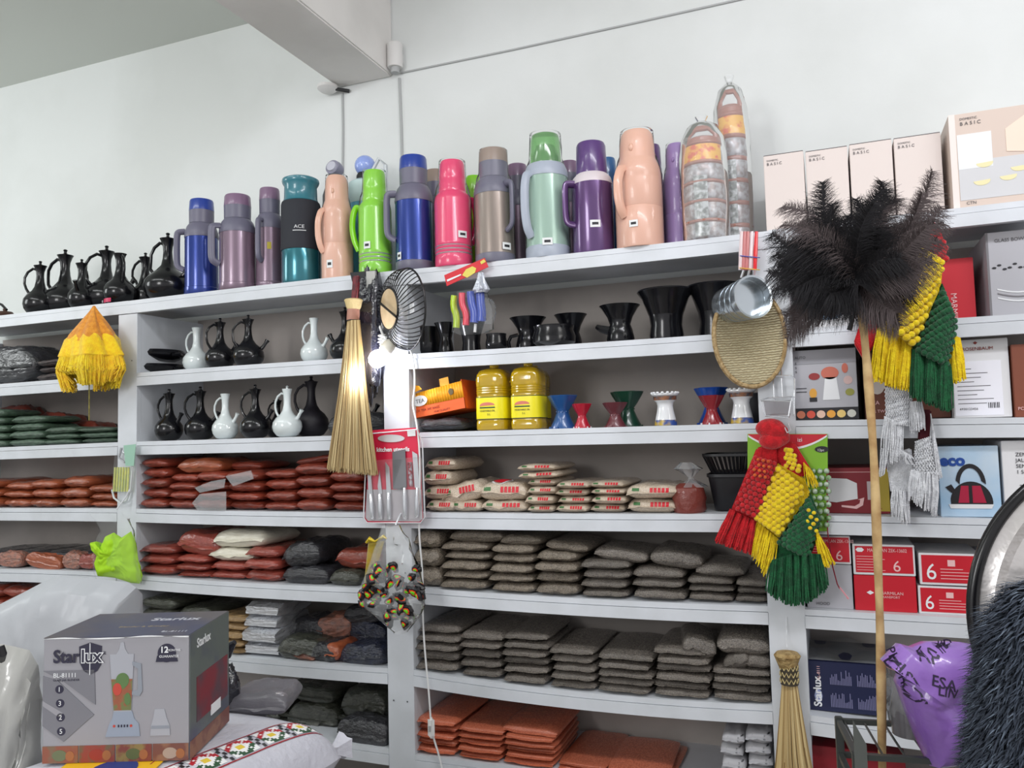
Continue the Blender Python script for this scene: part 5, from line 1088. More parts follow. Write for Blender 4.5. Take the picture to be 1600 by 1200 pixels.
# pack of clear tubes and its loops
O = at(190, 695, -0.02); t = thing('straw_pack', 'clear pack of yellow green straws hanging on the left post', 'straw pack', O)
m = MB()
for i in range(6):
    x0 = 178+4.2*i; m.tube([at(x0+2, 730, -0.02)-O, at(x0, 768, -0.02)-O], 0.0044, 8)
m.build('straws', M('yellow_green_straw', (206, 206, 104), 0.35, coat=0.4, noise_c=(180, 190, 110), nscale=30), t)['kind'] = 'stuff'
MB().prism([at(x, y, -0.032)-O for x, y in ((180, 700), (206, 698), (202, 769), (174, 770))], (0, 0.026, 0)).build('clear_sleeve', CLEAR, t)
MB().tube([at(x, y, -0.016)-O for x, y in ((208, 700), (207, 730), (204, 765), (198, 782), (188, 786), (178, 778), (175, 765))], 0.004, 7).build('clear_loop', M('clear_hose', (206, 212, 212), 0.15, coat=0.6), t)
MB().tube([at(x, y, -0.02)-O for x, y in ((190, 700), (186, 715), (195, 722), (200, 712), (192, 706))], 0.005, 7).build('metal_clip', STEEL, t)
MB().prism([at(x, y, -0.034)-O for x, y in ((193, 696), (212, 694), (209, 728), (196, 728))], (0, 0.002, 0)).build('header_card', M('mint_card', (150, 190, 170), 0.5), t)

def blob(name, mat, parent, c, r, sc, amp=0.15, fr=2.5, nu=40, nv=28, seed=0, sq=2.0, smooth=True):
    """a lumpy bag shape"""
    mb = MB(); o = Vector((seed*7.3, seed*1.7, 0))
    def P(u, v):
        a = 2*pi*u; b = pi*v; d = Vector((sin(b)*cos(a), sin(b)*sin(a), cos(b)))
        k = (abs(d.x)**sq+abs(d.y)**sq+abs(d.z)**sq)**(1/sq)
        d2 = d/k; n = noise.noise(d*fr+o)*amp+abs(noise.noise(d*fr*2.3+o))*amp*0.7
        return Vector(c)+Vector((d2.x*sc[0], d2.y*sc[1], d2.z*sc[2]))*r*(1+n)
    vs = [P(i/nu, j/nv) for j in range(nv+1) for i in range(nu)]
    mb.add(vs, [(j*nu+i, j*nu+(i+1) % nu, (j+1)*nu+(i+1) % nu, (j+1)*nu+i) for j in range(nv) for i in range(nu)])
    return mb.build(name, mat, parent, smooth=smooth)
def cushion(name, mat, parent, origin, outl, D, th, amp=0.02, fr=11, back=0.5, p_=3.5, push=None):
    P0 = [atD(x, y, D)-origin for x, y in outl]; cc = sum(P0, Vector())/len(P0)
    mb = MB(); nr = 16; K = 6; n = len(P0)*K; rg = []
    for i in range(n):
        k = i//K; f = (i % K)/K; rg.append(P0[k]*(1-f)+P0[(k+1) % len(P0)]*f)
    fwd = Vector((-_f.x, -_f.y, 0)).normalized()
    for side in (1, -1):
        vs = []; fs = []
        for j in range(nr+1):
            g = j/nr
            for p in rg:
                q = cc+(p-cc)*g; nn = noise.noise(q*fr)*amp+abs(noise.noise(q*fr*2.1))*amp*0.8+abs(noise.noise(Vector((q.x*fr*3+q.z*9, q.y*4, q.z*fr))))*amp*0.4
                vs.append(q+fwd*side*(th*(1 if side > 0 else back)*max(0, 1-g**p_)**0.5+nn*(1-g**6)))
        for j in range(nr):
            for i in range(n):
                i2 = (i+1) % n; fs.append((j*n+i, j*n+i2, (j+1)*n+i2, (j+1)*n+i))
        mb.add(vs, fs)
    return mb.build(name, mat, parent)
# lime green bag
O = at(182, 835, -0.07); t = thing('hanging_bag', 'lime green cloth bundle in a clear bag hanging below the straws', 'bag', O)
LG = M('lime_fluorescent_cloth', (164, 214, 26), 0.8, bump=0.4, bscale=8)
cushion('green_bundle', LG, t, O, [(141, 848), (150, 846), (158, 855), (165, 838), (178, 832), (190, 840), (205, 830), (213, 850), (217, 880), (223, 900), (218, 912), (205, 911), (180, 903), (153, 900), (148, 880), (152, 868), (143, 858)], (at(183, 876, -0.07)-CAM).dot(_f), 0.034, 0.012, 26, 0.8, 2.5)
def sheet(rows, Y, name, mat, parent, origin, amp=0.01, nu=16, nv=24):
    """a crumpled closed bag skin through rows of (left px, right px, y)"""
    mb = MB()
    def W(side):
        def fn(u, v):
            k = v*(len(rows)-1); i = min(int(k), len(rows)-2); f = k-i
            l, r, y = [rows[i][j]*(1-f)+rows[i+1][j]*f for j in range(3)]
            x = l+(r-l)*u; p = at(x, y, Y); n = noise.noise(p*22)*amp+abs(noise.noise(p*45))*amp*0.6
            return p-origin+Vector((0, side*(0.03*sin(pi*u)**0.6*min(1, v*3+0.15)+n), n*0.3))
        return fn
    mb.grid(W(-1), nu, nv); mb.grid(W(1), nu, nv, flip=True)
    return mb.build(name, mat, parent)
sheet([(136, 204, 800), (148, 203, 812), (158, 208, 830), (146, 212, 850), (144, 217, 880), (150, 222, 905), (165, 220, 914)], -0.075, 'clear_bag', CLEAR, t, O, 0.010)
MB().tube([(0, 0.0, 0.1), (0.01, 0.04, 0.15), (0.012, 0.055, 0.18)], 0.003, 6).build('hanging_string', Y_WHT, t)

# ------------------------------------------------------------------ straw brooms
def bristles(parent, origin, top, bot, Y, n, depth, name='bristles', wav=3, ragged=10):
    """three shades of straw, fanned between a narrow top and a wide bottom (pixels)"""
    for s, mt in enumerate((STRAW, STRAW2, STRAW3)):
        m = MB()
        for i in range(int(n*(0.5, 0.33, 0.17)[s])):
            u = random.random(); dy = (random.random()-0.5)
            k = math.sqrt(max(0.02, 1-(2*u-1)**2))
            a = (top[0][0]*(1-u)+top[1][0]*u, top[0][1]*(1-u)+top[1][1]*u)
            b = (bot[0][0]*(1-u)+bot[1][0]*u+random.uniform(-wav, wav), bot[0][1]*(1-u)+bot[1][1]*u-random.uniform(0, ragged)+ragged*0.4*random.random())
            c = (a[0]*0.52+b[0]*0.48+random.uniform(-wav, wav)*0.4-(b[0]-a[0])*0.06, (a[1]+b[1])/2)
            p0, p1, p2 = at(a[0], a[1], Y+dy*k*depth*0.4), at(c[0], c[1], Y+dy*k*depth*0.8), at(b[0], b[1], Y+dy*k*depth)
            m.tube([p-origin for p in (p0, p1, p2)], [0.0013, 0.0012, 0.0007], 3)
        o = m.build(name, mt, parent); o['kind'] = 'stuff'
YB = -0.10
O = at(553, 430, YB); t = thing('straw_broom', 'large straw hand broom hanging in front of the middle post', 'broom', O)
MB().tube([at(x, y, YB)-O for x, y in ((557, 432), (556, 450), (554, 472))], [0.014, 0.013, 0.014], 12).build('handle', M('dark_red_wrap', (112, 26, 36), 0.5, noise_c=(50, 14, 22), nscale=40), t)
MB().tube([at(x, y, YB-0.004)-O for x, y in ((559, 431), (558, 450), (557, 470))], 0.004, 6).build('handle_stripe', M('pinkish_wrap', (176, 90, 96), 0.5), t)
m = MB(); m.lathe([(0.020, -0.022), (0.026, -0.012), (0.030, 0.006), (0.033, 0.012), (0.030, 0.016), (0.0, 0.016)], 28, T=Matrix.Translation(at(552.5, 475, YB)-O)); m.build('collar', M('straw_collar', (206, 184, 132), 0.6, bump=0.5, bscale=60), t)
MB().tube([at(x, y, YB)-O for x, y in ((552.5, 480), (552, 492), (551, 501))], [0.0215, 0.0225, 0.0215], 24).build('pink_binding', M('dusty_pink_binding', (172, 122, 104), 0.5), t)
for y in (481, 501):
    c = at(552, y, YB)-O; MB().tube([c+Vector((0.0225*cos(a), 0.0225*sin(a), 0)) for a in [2*pi*i/20 for i in range(20)]], 0.0016, 5, closed=True).build('cord_ring', BLACKP, t)
bristles(t, O, [(543, 500), (562, 500)], [(513, 734), (588, 742)], YB, 1500, 0.12)
# small broom on the right post
YB2 = -0.045
O = at(1230, 1010, YB2); t = thing('straw_broom', 'small straw broom with a chevron band hanging on the right post', 'broom', O)
MB().lathe([(0.0, 0.012), (0.030, 0.008), (0.037, 0.0), (0.030, -0.018), (0.024, -0.034), (0.0, -0.034)], 32, T=Matrix.Translation(at(1230, 1024, YB2)-O)).build('woven_cap', M('woven_straw_cap', (176, 150, 100), 0.7, bump=0.9, bscale=90, noise_c=(140, 112, 66), nscale=60), t)
MB().lathe([(0.0245, -0.03), (0.0245, 0.03)], 28, T=Matrix.Translation(at(1233, 1052, YB2)-O)).build('band', M('dark_band', (60, 52, 40), 0.6), t)
m = MB(); c0 = at(1233, 1052, YB2)-O
for k in range(3):
    for s in range(7):
        a0 = -pi/2-1.5+s*0.5
        m.tube([c0+Vector((0.0255*cos(a0+d*0.25), 0.0255*sin(a0+d*0.25), -0.02+0.018*k+(0.008 if d == 1 else -0.004))) for d in (0, 1, 2)], 0.0018, 4)
m.build('chevron_stitching', M('pale_straw_stitch', (190, 172, 122), 0.6), t)
bristles(t, O, [(1222, 1066), (1245, 1066)], [(1204, 1290), (1290, 1300)], YB2, 900, 0.07)
MB().tube([at(1229, 964, -0.004)-O, at(1229, 1000, -0.02)-O, at(1230, 1014, YB2)-O], 0.0012, 5).build('hanging_string', Y_WHT, t)

# black bag behind the broom
O = at(578, 430, -0.03); t = thing('hanging_bag', 'long crumpled black plastic bag hanging behind the big straw broom', 'bag', O)
blob('bag_body', M('crumpled_black_film', (26, 26, 36), 0.22, coat=0.6, bump=1.0, bscale=22), t, at(580, 525, -0.032)-O, 0.1, (0.42, 0.30, 2.1), 0.3, 2.0, seed=5, sq=3)
m = MB(); m.prism([at(x, y, -0.04)-O for x, y in ((547, 426), (588, 422), (590, 470), (566, 474), (562, 434), (550, 440))], (0, 0.01, 0)); m.build('bag_top', BLACKP, t)
MB().prism([at(x, y, -0.052)-O for x, y in ((572, 424), (586, 423), (586, 450), (573, 452))], (0, 0.01, 0)).build('paper_slip', M('grey_slip', (176, 176, 172), 0.6), t)
# wire bowl
O = at(628, 483, -0.06); t = thing('wire_bowl', 'round black wire bowl with a wooden base disc, hung on its side', 'wire bowl', O, radians(-36)); t.rotation_euler = (0.05, 0.08, radians(-36))
BW = M('black_wire', (22, 22, 24), 0.35)
r0, r1, dp = 0.072, 0.142, 0.052
MB().lathe([(0, -0.004), (r0-0.003, -0.004), (r0-0.003, 0.004), (0, 0.004)], 40, T=Matrix.Translation((0, -dp*0.9, 0)) @ Matrix.Rotation(pi/2, 4, 'X')).build('wooden_base', M('beech_disc', (202, 180, 146), 0.6, noise_c=(190, 166, 130), nscale=20), t)
def ring(r, y, th, name):
    MB().tube([(r*cos(2*pi*i/48), y, r*sin(2*pi*i/48)) for i in range(48)], th, 8, closed=True).build(name, BW, t)
ring(r0, -dp*0.92, 0.004, 'inner_ring'); ring(r1, 0.02, 0.0035, 'outer_ring')
for i in range(44):
    a = 2*pi*i/44; pts = []
    for j in range(9):
        f = j/8; rr = r0+(r1-r0)*sin(f*pi/2)**0.9; aa = a+0.42*f; y = -dp*0.92+(dp*0.92+0.02)*(1-cos(f*pi/2))
        pts.append((rr*cos(aa), y, rr*sin(aa)))
    MB().tube(pts, 0.0019, 5).build('spoke', BW, t)
MB().tube([(-r0*0.98, -dp*1.05, 0.028), (0, -dp*1.1, 0), (r0*0.98, -dp*1.05, -0.032)], 0.0042, 7).build('cross_bar', BW, t)
MB().box(0.105, 0.128, -0.02, -0.014, -0.022, 0.012).build('price_tag', WHITE, t)

# bulb, cord and switch
YL = -0.085
O = at(594, 560, YL); t = thing('hanging_bulb', 'glowing bulb in a pale holder hung on the middle post', 'bulb', O)
bd = Vector((-0.55, -0.35, -0.75)).normalized()
hp = at(608, 540, -0.06)-O; T = Matrix.Translation(hp) @ bd.to_track_quat('Z', 'Y').to_matrix().to_4x4()
MB().lathe([(0.014, -0.02), (0.020, -0.012), (0.024, 0.0), (0.024, 0.02), (0.021, 0.028)], 20, T=T).build('bulb_holder', M('ivory_plastic', (214, 210, 196), 0.5), t)
m = MB(); m.lathe([(0.0, 0.028), (0.016, 0.03), (0.027, 0.045), (0.031, 0.062), (0.026, 0.08), (0.014, 0.091), (0, 0.094)], 24, T=T)
m.build('bulb_glass', M('glowing_bulb', (255, 255, 255), 0.4, emis=(235, 238, 255), lum=60), t)
pl = bpy.data.lights.new('bulb_light', 'POINT'); pl.energy = 3.2; pl.color = (0.96, 0.97, 1.0); pl.shadow_soft_size = 0.03
lo = bpy.data.objects.new('bulb_light', pl); COL.objects.link(lo); lo.location = O+hp+bd*0.15+Vector((0, -0.03, 0))
pth = [(591, 430, -.012), (590, 455, -.02), (589, 480, -.03), (592, 505, -.04), (597, 522, -.05), (606, 534, -.058)]
def smooth_path(P, it=2):
    P = [Vector(p) for p in P]
    for _ in range(it):
        Q = [P[0]]
        for i in range(len(P)-1): Q += [P[i]*0.75+P[i+1]*0.25, P[i]*0.25+P[i+1]*0.75]
        P = Q+[P[-1]]
    return P
MB().tube(smooth_path([at(x, y, z)-O for x, y, z in pth]), 0.0042, 7).build('cord', CABLE, t)
sp = [at(598+8*cos(i*1.4), 522+i*1.1, -0.058+0.012*sin(i*1.4))-O for i in range(16)]
MB().tube(smooth_path(sp, 1), 0.003, 6).build('coiled_cord', CABLE, t)
pth = [(640, 545, -.008), (646, 560, -.012), (649, 600, -.012), (644, 632, -.012), (650, 655, -.05), (656, 700, -.055), (656, 780, -.055), (654, 830, -.03), (661, 900, -.02), (660, 960, -.02), (664, 1020, -.02), (670, 1080, -.02), (673, 1125, -.025), (674, 1138, -.025), (678, 1155, -.02), (686, 1180, -.02), (694, 1215, -.02)]
c = MB().tube(smooth_path([at(x, y, z)-at(640, 545, 0) for x, y, z in pth]), 0.0033, 7).build('switch_cord', CABLE, None, loc=at(640, 545, 0))
t2 = tag(c, 'long white lamp cord with an inline switch running down by the middle post', 'cord')
q = at(674, 1137, -0.028)-at(640, 545, 0)
s_ = MB().box(-0.0125, 0.0125, -0.01, 0.008, -0.035, 0.035, T=Matrix.Translation(q)).build('inline_switch', M('white_switch', (232, 232, 230), 0.35), c, bevel=0.008)
MB().box(-0.004, 0.004, -0.013, -0.009, -0.009, 0.009, T=Matrix.Translation(q)).build('rocker', M('grey_rocker', (170, 172, 172), 0.4), s_)

# brush pack with red header
O = at(732, 425, -0.03); t = thing('brush_pack', 'hanging pack of colourful plastic brushes with a tilted red header card', 'brush pack', O)
MB().prism([at(x, y, -0.035)-O for x, y in ((694, 430), (757, 403), (763, 417), (698, 447))], (0, 0.003, 0)).build('header_card', M('red_header', (208, 24, 40), 0.45), t)
MB().prism([at(x, y, -0.037)-O for x, y in ((722, 430), (728, 421), (738, 416), (744, 419), (742, 426), (730, 434))], (0, 0.002, 0)).build('header_print', M('yellow_print', (222, 206, 90), 0.5), t)
MB().prism([at(x, y, -0.037)-O for x, y in ((750, 409), (756, 405), (759, 409), (752, 413))], (0, 0.002, 0)).build('header_print', M('yellow_print', (222, 206, 90), 0.5), t)
MB().prism([at(x, y, -0.0375)-O for x, y in ((698, 437), (720, 428), (720.5, 430), (699, 440))], (0, 0.001, 0)).build('header_lettering', WHITE, t)
for nm, cc, pp in (('green_brush', (176, 206, 40), [(710, 462), (708, 478), (714, 495), (713, 512)]), ('red_brush', (222, 40, 70), [(722, 458), (722, 476), (729, 490), (728, 508)]), ('blue_brush', (40, 70, 170), [(736, 456), (737, 474), (742, 488), (741, 504)]), ('blue_brush', (50, 80, 190), [(750, 456), (751, 474), (753, 488), (752, 502)])):
    MB().tube(smooth_path([at(x, y, -0.035)-O for x, y in pp]), 0.0155 if nm == 'blue_brush' else 0.012, 10).build(nm, M(nm+'_plastic', cc, 0.35, coat=0.5), t)
MB().tube([at(743, 506, -0.03)-O, at(742, 519, -0.03)-O], 0.005, 6).build('handle_end', M('white_plastic', (220, 220, 220), 0.4), t)
MB().lathe([(0.05, -0.10), (0.072, -0.09), (0.072, -0.02), (0.055, 0.03), (0.05, 0.05)], 32, rf=lambda a, z: 1+0.05*sin(5*a+z*50), cap=False, T=Matrix.Translation(at(737, 476, -0.035)-O) @ Matrix.Diagonal((1.05, 0.38, 1, 1))).build('clear_bag', CLEAR, t)
MB().lathe([(0.02, 0.0), (0.028, 0.01), (0.014, 0.045), (0.009, 0.07)], 20, rf=lambda a, z: 1+0.18*sin(6*a+z*200), cap=False, T=Matrix.Translation(at(752, 458, -0.04)-O)).build('twisted_bag_end', M('crinkled_film', (200, 204, 214), 0.15, metal=0.3, bump=0.8, bscale=60), t)
blob('clear_pouch', CLEAR, t, at(764, 486, -0.04)-O, 0.03, (0.8, 0.4, 1.3), 0.3, 3, seed=2)

# kitchen utensil pack
O = at(620, 668, -0.05); t = thing('utensil_pack', 'red carded pack of kitchen knives in a clear blister below the bulb', 'utensil pack', O)
def P_(x, y, Y=-0.05): return at(x, y, Y)-O
MB().prism([P_(x, y) for x, y in ((578, 677), (583, 672), (650, 668), (655, 673), (661, 812), (655, 817), (574, 816), (570, 810))], (0, 0.0025, 0)).build('backing_card', M('red_pink_card', (206, 30, 66), 0.45), t)
MB().prism([P_(x, y, -0.052) for x, y in ((573, 765), (658, 765), (660, 811), (655, 815), (575, 814), (571, 809))], (0, 0.002, 0)).build('card_foot', M('grey_card_print', (178, 172, 176), 0.5), t)
MB().prism([P_(x, y, -0.053) for x, y in ell(611, 685, 21, 6, 24)], (0, 0.002, 0)).build('hang_hole', M('pale_grey_hole', (206, 206, 208), 0.3, metal=0.3), t)
text('kitchen utensils', 0.021, t, WHITE, P_(589, 704).x, P_(589, 704).y-0.003, P_(589, 704).z-0.004, bold=0.0006)
MB().prism([P_(x, y, -0.053) for x, y in ((636, 673), (649, 672), (649, 681), (637, 682))], (0, 0.002, 0)).build('price_sticker', PAPER, t)
def knife(xt, yt, xb, yb, wt, blade, wb=6, mat=STEEL, name='knife'):
    k = MB().prism([P_(x, y, -0.058) for x, y in blade], (0, 0.002, 0)).build(name, mat, t)
    MB().tube([P_(xt, yt, -0.062), P_((xt+xb)/2, (yt+yb)/2, -0.066), P_(xb, yb, -0.062)], [0.006, 0.0085, 0.007], 10).build('handle', CHROME, k)
knife(579, 772, 582, 811, 4, [(574, 735), (579, 733), (582, 774), (576, 774)])
knife(593, 772, 595, 811, 4, [(592, 772), (590, 760), (593, 735), (597, 772)])
knife(607, 770, 608, 811, 4, [(602, 722), (608, 730), (611, 772), (604, 772)])
knife(632, 762, 633, 811, 4, [(613, 706), (633, 702), (635, 760), (633, 766), (614, 764)], name='cleaver', mat=M('dull_steel', (120, 120, 124), 0.35, metal=0.8))
knife(652, 762, 651, 808, 4, [(644, 705), (652, 710), (655, 762), (648, 762)])
MB().tube([P_(640, 722, -0.058), P_(642, 760, -0.058)], 0.007, 8).build('peeler', M('striped_steel', (190, 190, 196), 0.3, metal=0.6, noise_c=(150, 60, 70), nscale=90), t)
m = MB(); m.tube([P_(x, y, -0.06) for x, y in ((576, 678), (652, 671), (660, 690), (664, 808), (657, 817), (573, 817), (568, 808), (573, 690))], 0.0022, 6, closed=True); m.build('blister_edge', M('clear_blister', (214, 216, 220), 0.1, coat=0.5), t)
MB().prism([P_(x, y, -0.078) for x, y in ((574, 720), (656, 714), (661, 812), (572, 813))], (0, 0.02, 0)).build('clear_blister', CLEAR, t, bevel=0.004)

# net bag of bright hair bands
O = at(618, 830, -0.09); t = thing('bead_bag', 'clear bag of black, red and green patterned scrunchies hanging below the knife pack', 'bag', O)
sheet([(598, 624, 822), (588, 640, 850), (574, 654, 890), (562, 664, 925), (562, 664, 945), (590, 655, 965), (618, 636, 988)], -0.095, 'clear_bag', HAZY, t, O, 0.016)
gf = film('gold_tint_film', (214, 190, 70), 0.4, 0.2)
MB().prism([at(x, y, -0.085)-O for x, y in ((576, 842), (600, 846), (590, 880), (592, 930), (566, 945), (570, 900))], (0, 0.004, 0)).build('gold_film', gf, t)
MB().tube([at(x, y, -0.095)-O for x, y in ((572, 848), (578, 842), (586, 846), (600, 838), (604, 842))], [0.004, 0.009, 0.003, 0.007, 0.003], 8).build('gold_ribbon', M('gold_ribbon', (214, 186, 40), 0.3, metal=0.4, coat=0.4), t)
RB = M('black_rubber', (18, 16, 20), 0.4); RR = M('red_orange_rubber', (226, 60, 20), 0.4); RG = M('neon_green_rubber', (112, 214, 40), 0.4)
rnd = random.Random(11); n = 0
while n < 58:
    x, y = rnd.uniform(564, 664), rnd.uniform(884, 982)
    if (y > 945 and abs(x-624) > 38*(992-y)/47) or (y < 915 and x < 596+ (900-y)*-0.2 and not (580 < x < 600)) : continue
    p = at(x, y, -0.10-rnd.uniform(-0.01, 0.022))-O
    sc_ = rnd.uniform(0.8, 1.25); R1 = Matrix.Translation(p) @ Matrix.Rotation(rnd.uniform(-0.8, 0.8), 4, 'Z') @ Matrix.Rotation(pi/2+rnd.uniform(-0.8, 0.8), 4, 'X') @ Matrix.Rotation(rnd.uniform(0, 3), 4, 'Z') @ Matrix.Diagonal((sc_, sc_*rnd.uniform(0.5, 0.8), 1, 1))
    for rr, hh, mt, nm in ((0.022, 0.010, RB, 'black_cloth'), (0.0145, 0.0125, RR, 'orange_print'), (0.0098, 0.0140, RG, 'green_print'), (0.003, 0.0150, RB, 'black_dot')):
        o = MB().lathe([(0, -hh), (rr*0.7, -hh*0.8), (rr, 0), (rr*0.75, hh*0.8), (0, hh)], 14, T=R1, rf=lambda a, z: 1+0.16*sin(3*a+n)+0.1*sin(7*a+2*n)).build(nm, mt, t if nm == 'black_cloth' else par)
        if nm == 'black_cloth': par = o
    n += 1
MB().tube([(0, 0, 0.02), (0.0, 0.03, 0.05), (0, 0.075, 0.075)], 0.003, 5).build('hanging_string', Y_WHT, t)

# measuring cups with coloured handles
O = at(1168, 365, -0.05); t = thing('measuring_cups', 'set of tin measuring cups with red and clear handles hanging from the shelf lip', 'measuring cups', O)
for i, (x, cc) in enumerate(((1158, 'c'), (1163, 'p'), (1168, 'p'), (1174, 'c'), (1181, 'r'))):
    mt = {'c': M('clear_pink_plastic', (226, 206, 208), 0.15, coat=0.6), 'p': M('pink_brown_plastic', (196, 120, 120), 0.3, coat=0.4), 'r': M('bright_red_plastic', (222, 24, 36), 0.3, coat=0.5)}[cc]
    MB().tube([at(x+1, 362, -0.05)-O, at(x-0.5, 395, -0.052)-O, at(x-1.5, 422, -0.05)-O], [0.005, 0.0062, 0.0055], 8).build('handle', mt, t)
for y, mt in ((399, M('blue_rubber_band', (50, 80, 170), 0.5)), (418, M('yellow_rubber_band', (220, 180, 50), 0.5))):
    MB().tube([at(x, y+0.1*(x-1150), Y)-O for x, Y in ((1154, -0.05), (1157, -0.058), (1170, -0.060), (1184, -0.058), (1187, -0.05), (1184, -0.042), (1157, -0.042))], 0.0014, 5, closed=True).build('rubber_band', mt, t)
ax = Vector((0.62, -0.78, 0.03)).normalized(); T0 = Matrix.Translation(at(1176, 464, -0.13)-O) @ ax.to_track_quat('Z', 'Y').to_matrix().to_4x4()
TIN = M('shiny_tin', (196, 204, 210), 0.2, metal=0.9)
for i in range(4):
    z = -0.03*i; r = 0.060-0.002*i
    MB().lathe([(0, z-0.045), (r*0.98, z-0.045), (r, z-0.04), (r, z), (r*1.05, z+0.002), (r*1.05, z+0.005), (r*0.95, z+0.004), (r*0.94, z-0.036), (0, z-0.036)], 36, T=T0).build('tin_cup', TIN, t)
for i in range(3):
    MB().tube([at(1180-9*i, 422, -0.055)-O, at(1178-10*i, 434, -0.09+0.02*i)-O], 0.004, 6).build('cup_neck', STEEL, t)
    MB().tube([at(1150-8*i, 488-1*i, -0.10)-O, at(1134-5*i, 490, -0.09)-O], 0.005, 6).build('pour_lug', TIN, t)
# woven tray
O = at(1171, 526, -0.045); t = thing('woven_tray', 'oval woven straw tray hanging behind the tin measuring cups', 'woven tray', O)
rx, rz = 0.103, 0.150
WV = M('woven_straw', (188, 174, 132), 0.75)
nt = WV.node_tree; wv = nt.nodes.new('ShaderNodeTexWave'); wv.bands_direction = 'Z'; wv.inputs['Scale'].default_value = 42; wv.inputs['Distortion'].default_value = 3.0; wv.inputs['Detail Scale'].default_value = 3
tcn = nt.nodes.new('ShaderNodeTexCoord'); rp = nt.nodes.new('ShaderNodeValToRGB'); rp.color_ramp.elements[0].color = C(158, 142, 108); rp.color_ramp.elements[1].color = C(204, 194, 160)
bp = nt.nodes.new('ShaderNodeBump'); bp.inputs['Strength'].default_value = 0.8; bp.inputs['Distance'].default_value = 0.004
nt.links.new(tcn.outputs['Object'], wv.inputs[0]); nt.links.new(wv.outputs[1], rp.inputs[0]); nt.links.new(rp.outputs[0], nt.nodes['Principled BSDF'].inputs['Base Color']); nt.links.new(wv.outputs[1], bp.inputs['Height']); nt.links.new(bp.outputs[0], nt.nodes['Principled BSDF'].inputs['Normal'])
MB().grid(lambda u, v: (rx*0.97*v*cos(2*pi*u), 0.022*(1-v**3), rz*0.97*v*sin(2*pi*u)), 48, 12).build('woven_base', WV, t, solid=0.004)
T = Matrix.Rotation(0, 4, 'X'); m = MB()
for k in range(2):
    m.tube([((rx-0.002*k)*cos(2*pi*i/56), -0.006*k+0.004+0.0015*sin(i*3.1), (rz-0.002*k)*sin(2*pi*i/56)) for i in range(56)], 0.0058, 7, closed=True)
m.build('bound_rim', M('bound_straw_rim', (186, 160, 116), 0.7, bump=0.8, bscale=80, noise_c=(156, 128, 84), nscale=80), t)
t.rotation_euler = (0.0, -0.05, radians(12))
# wire rack
O = at(1212, 540, -0.02); t = thing('wire_rack', 'small chrome wire holder hanging on the right post under the woven tray', 'wire rack', O)
def wire(pts, name, r=0.0022, closed=False): MB().tube([at(x, y, Y)-O for x, y, Y in pts], r, 6, closed=closed).build(name, CHROME, t)
wire([(1206, 535, -.01), (1208, 585, -.012), (1210, 625, -.02)], 'upright_wire', 0.0026); wire([(1218, 535, -.01), (1221, 585, -.012), (1223, 620, -.02)], 'upright_wire', 0.0026)
wire([(1187, 592, -.03), (1192, 588, -.03), (1236, 587, -.03), (1242, 592, -.03), (1241, 650, -.03)], 'back_frame'); 
wire([(1188, 626, -.10), (1200, 622, -.03), (1238, 620, -.03), (1236, 627, -.10)], 'basket_ring', closed=True)
wire([(1196, 650, -.09), (1205, 648, -.03), (1236, 647, -.03), (1232, 653, -.09)], 'basket_ring', closed=True)
for x, x2, Y in ((1188, 1196, -.1), (1236, 1232, -.1), (1238, 1236, -.03)): wire([(x, 626 if Y < -.05 else 620, Y), (x2, 650, Y)], 'basket_wire', 0.0018)
MB().prism([at(x, y, -0.05)-O for x, y in ((1193, 627), (1236, 625), (1234, 648), (1197, 650))], (0, 0.003, 0)).build('fine_mesh', film('mesh_film', (150, 146, 150), 0.5, 0.1), t)
# green card pack behind the first beaded bag
O = at(1230, 678, -0.012); t = thing('carded_pack', 'red and green hanging card with clear beaded strips behind the lower yarn bag', 'card', O)
def Q_(x, y, Y=-0.012): return at(x, y, Y)-O
MB().prism([Q_(x, y) for x, y in ((1168, 678), (1293, 678), (1294, 830), (1168, 828))], (0, 0.003, 0)).build('backing_card', M('leaf_green_card', (128, 184, 40), 0.5), t)
MB().prism([Q_(x, y, -0.0135) for x, y in [(1169, 678.5), (1292, 678.5)]+[(1292-6.15*i, 680+20*(1-((i-10)/10)**2)) for i in range(21)]], (0, 0.002, 0)).build('red_arc', M('red_card_arc', (200, 26, 46), 0.5), t)
MB().prism([Q_(x, y, -0.0140) for x, y in [(1292-6.15*i, 679.6+20*(1-((i-10)/10)**2)) for i in range(21)]+[(1169+6.15*i, 682.6+20.5*(1-((i-10)/10)**2)) for i in range(21)]], (0, 0.002, 0)).build('white_arc', WHITE, t)
text('izi', 0.016, t, WHITE, Q_(1246, 690).x, Q_(1246, 690).y-0.005, Q_(1246, 690).z)
MB().prism([Q_(x, y, -0.0138) for x, y in ell(1284, 702, 11, 5, 16)], (0, 0.002, 0)).build('badge', BLACKI, t)
text('12pc', 0.010, t, WHITE, Q_(1277, 705).x, Q_(1277, 705).y-0.004, Q_(1277, 705).z)
m = MB()
for j in range(9):
    for i in range(12): m.ball(Q_(1176+10.5*i+(j % 2)*3, 736+j*10.5, -0.018), 0.0085, nu=8, nv=5)
m.build('clear_green_beads', M('clear_green_bead', (110, 150, 90), 0.15, coat=0.6, noise_c=(190, 206, 190), nscale=50), t)['kind'] = 'stuff'
c = MB().tube([at(x, y, Y) for x, y, Y in ((1292, 735, -.02), (1293, 830, -.02), (1300, 882, -.02), (1308, 912, -.012), (1312, 920, -.01))], 0.0018, 5).build('red_cord', M('dark_red_cord', (130, 20, 40), 0.7)); tag(c, 'thin dark red cord dangling in front of the plain grey box', 'cord')
MB().tube([at(1312, 918, -.012), at(1326, 936, -.012), at(1323, 934, -.012)], 0.0022, 5).build('pink_tip', M('pink_cord', (224, 150, 160), 0.7), c)

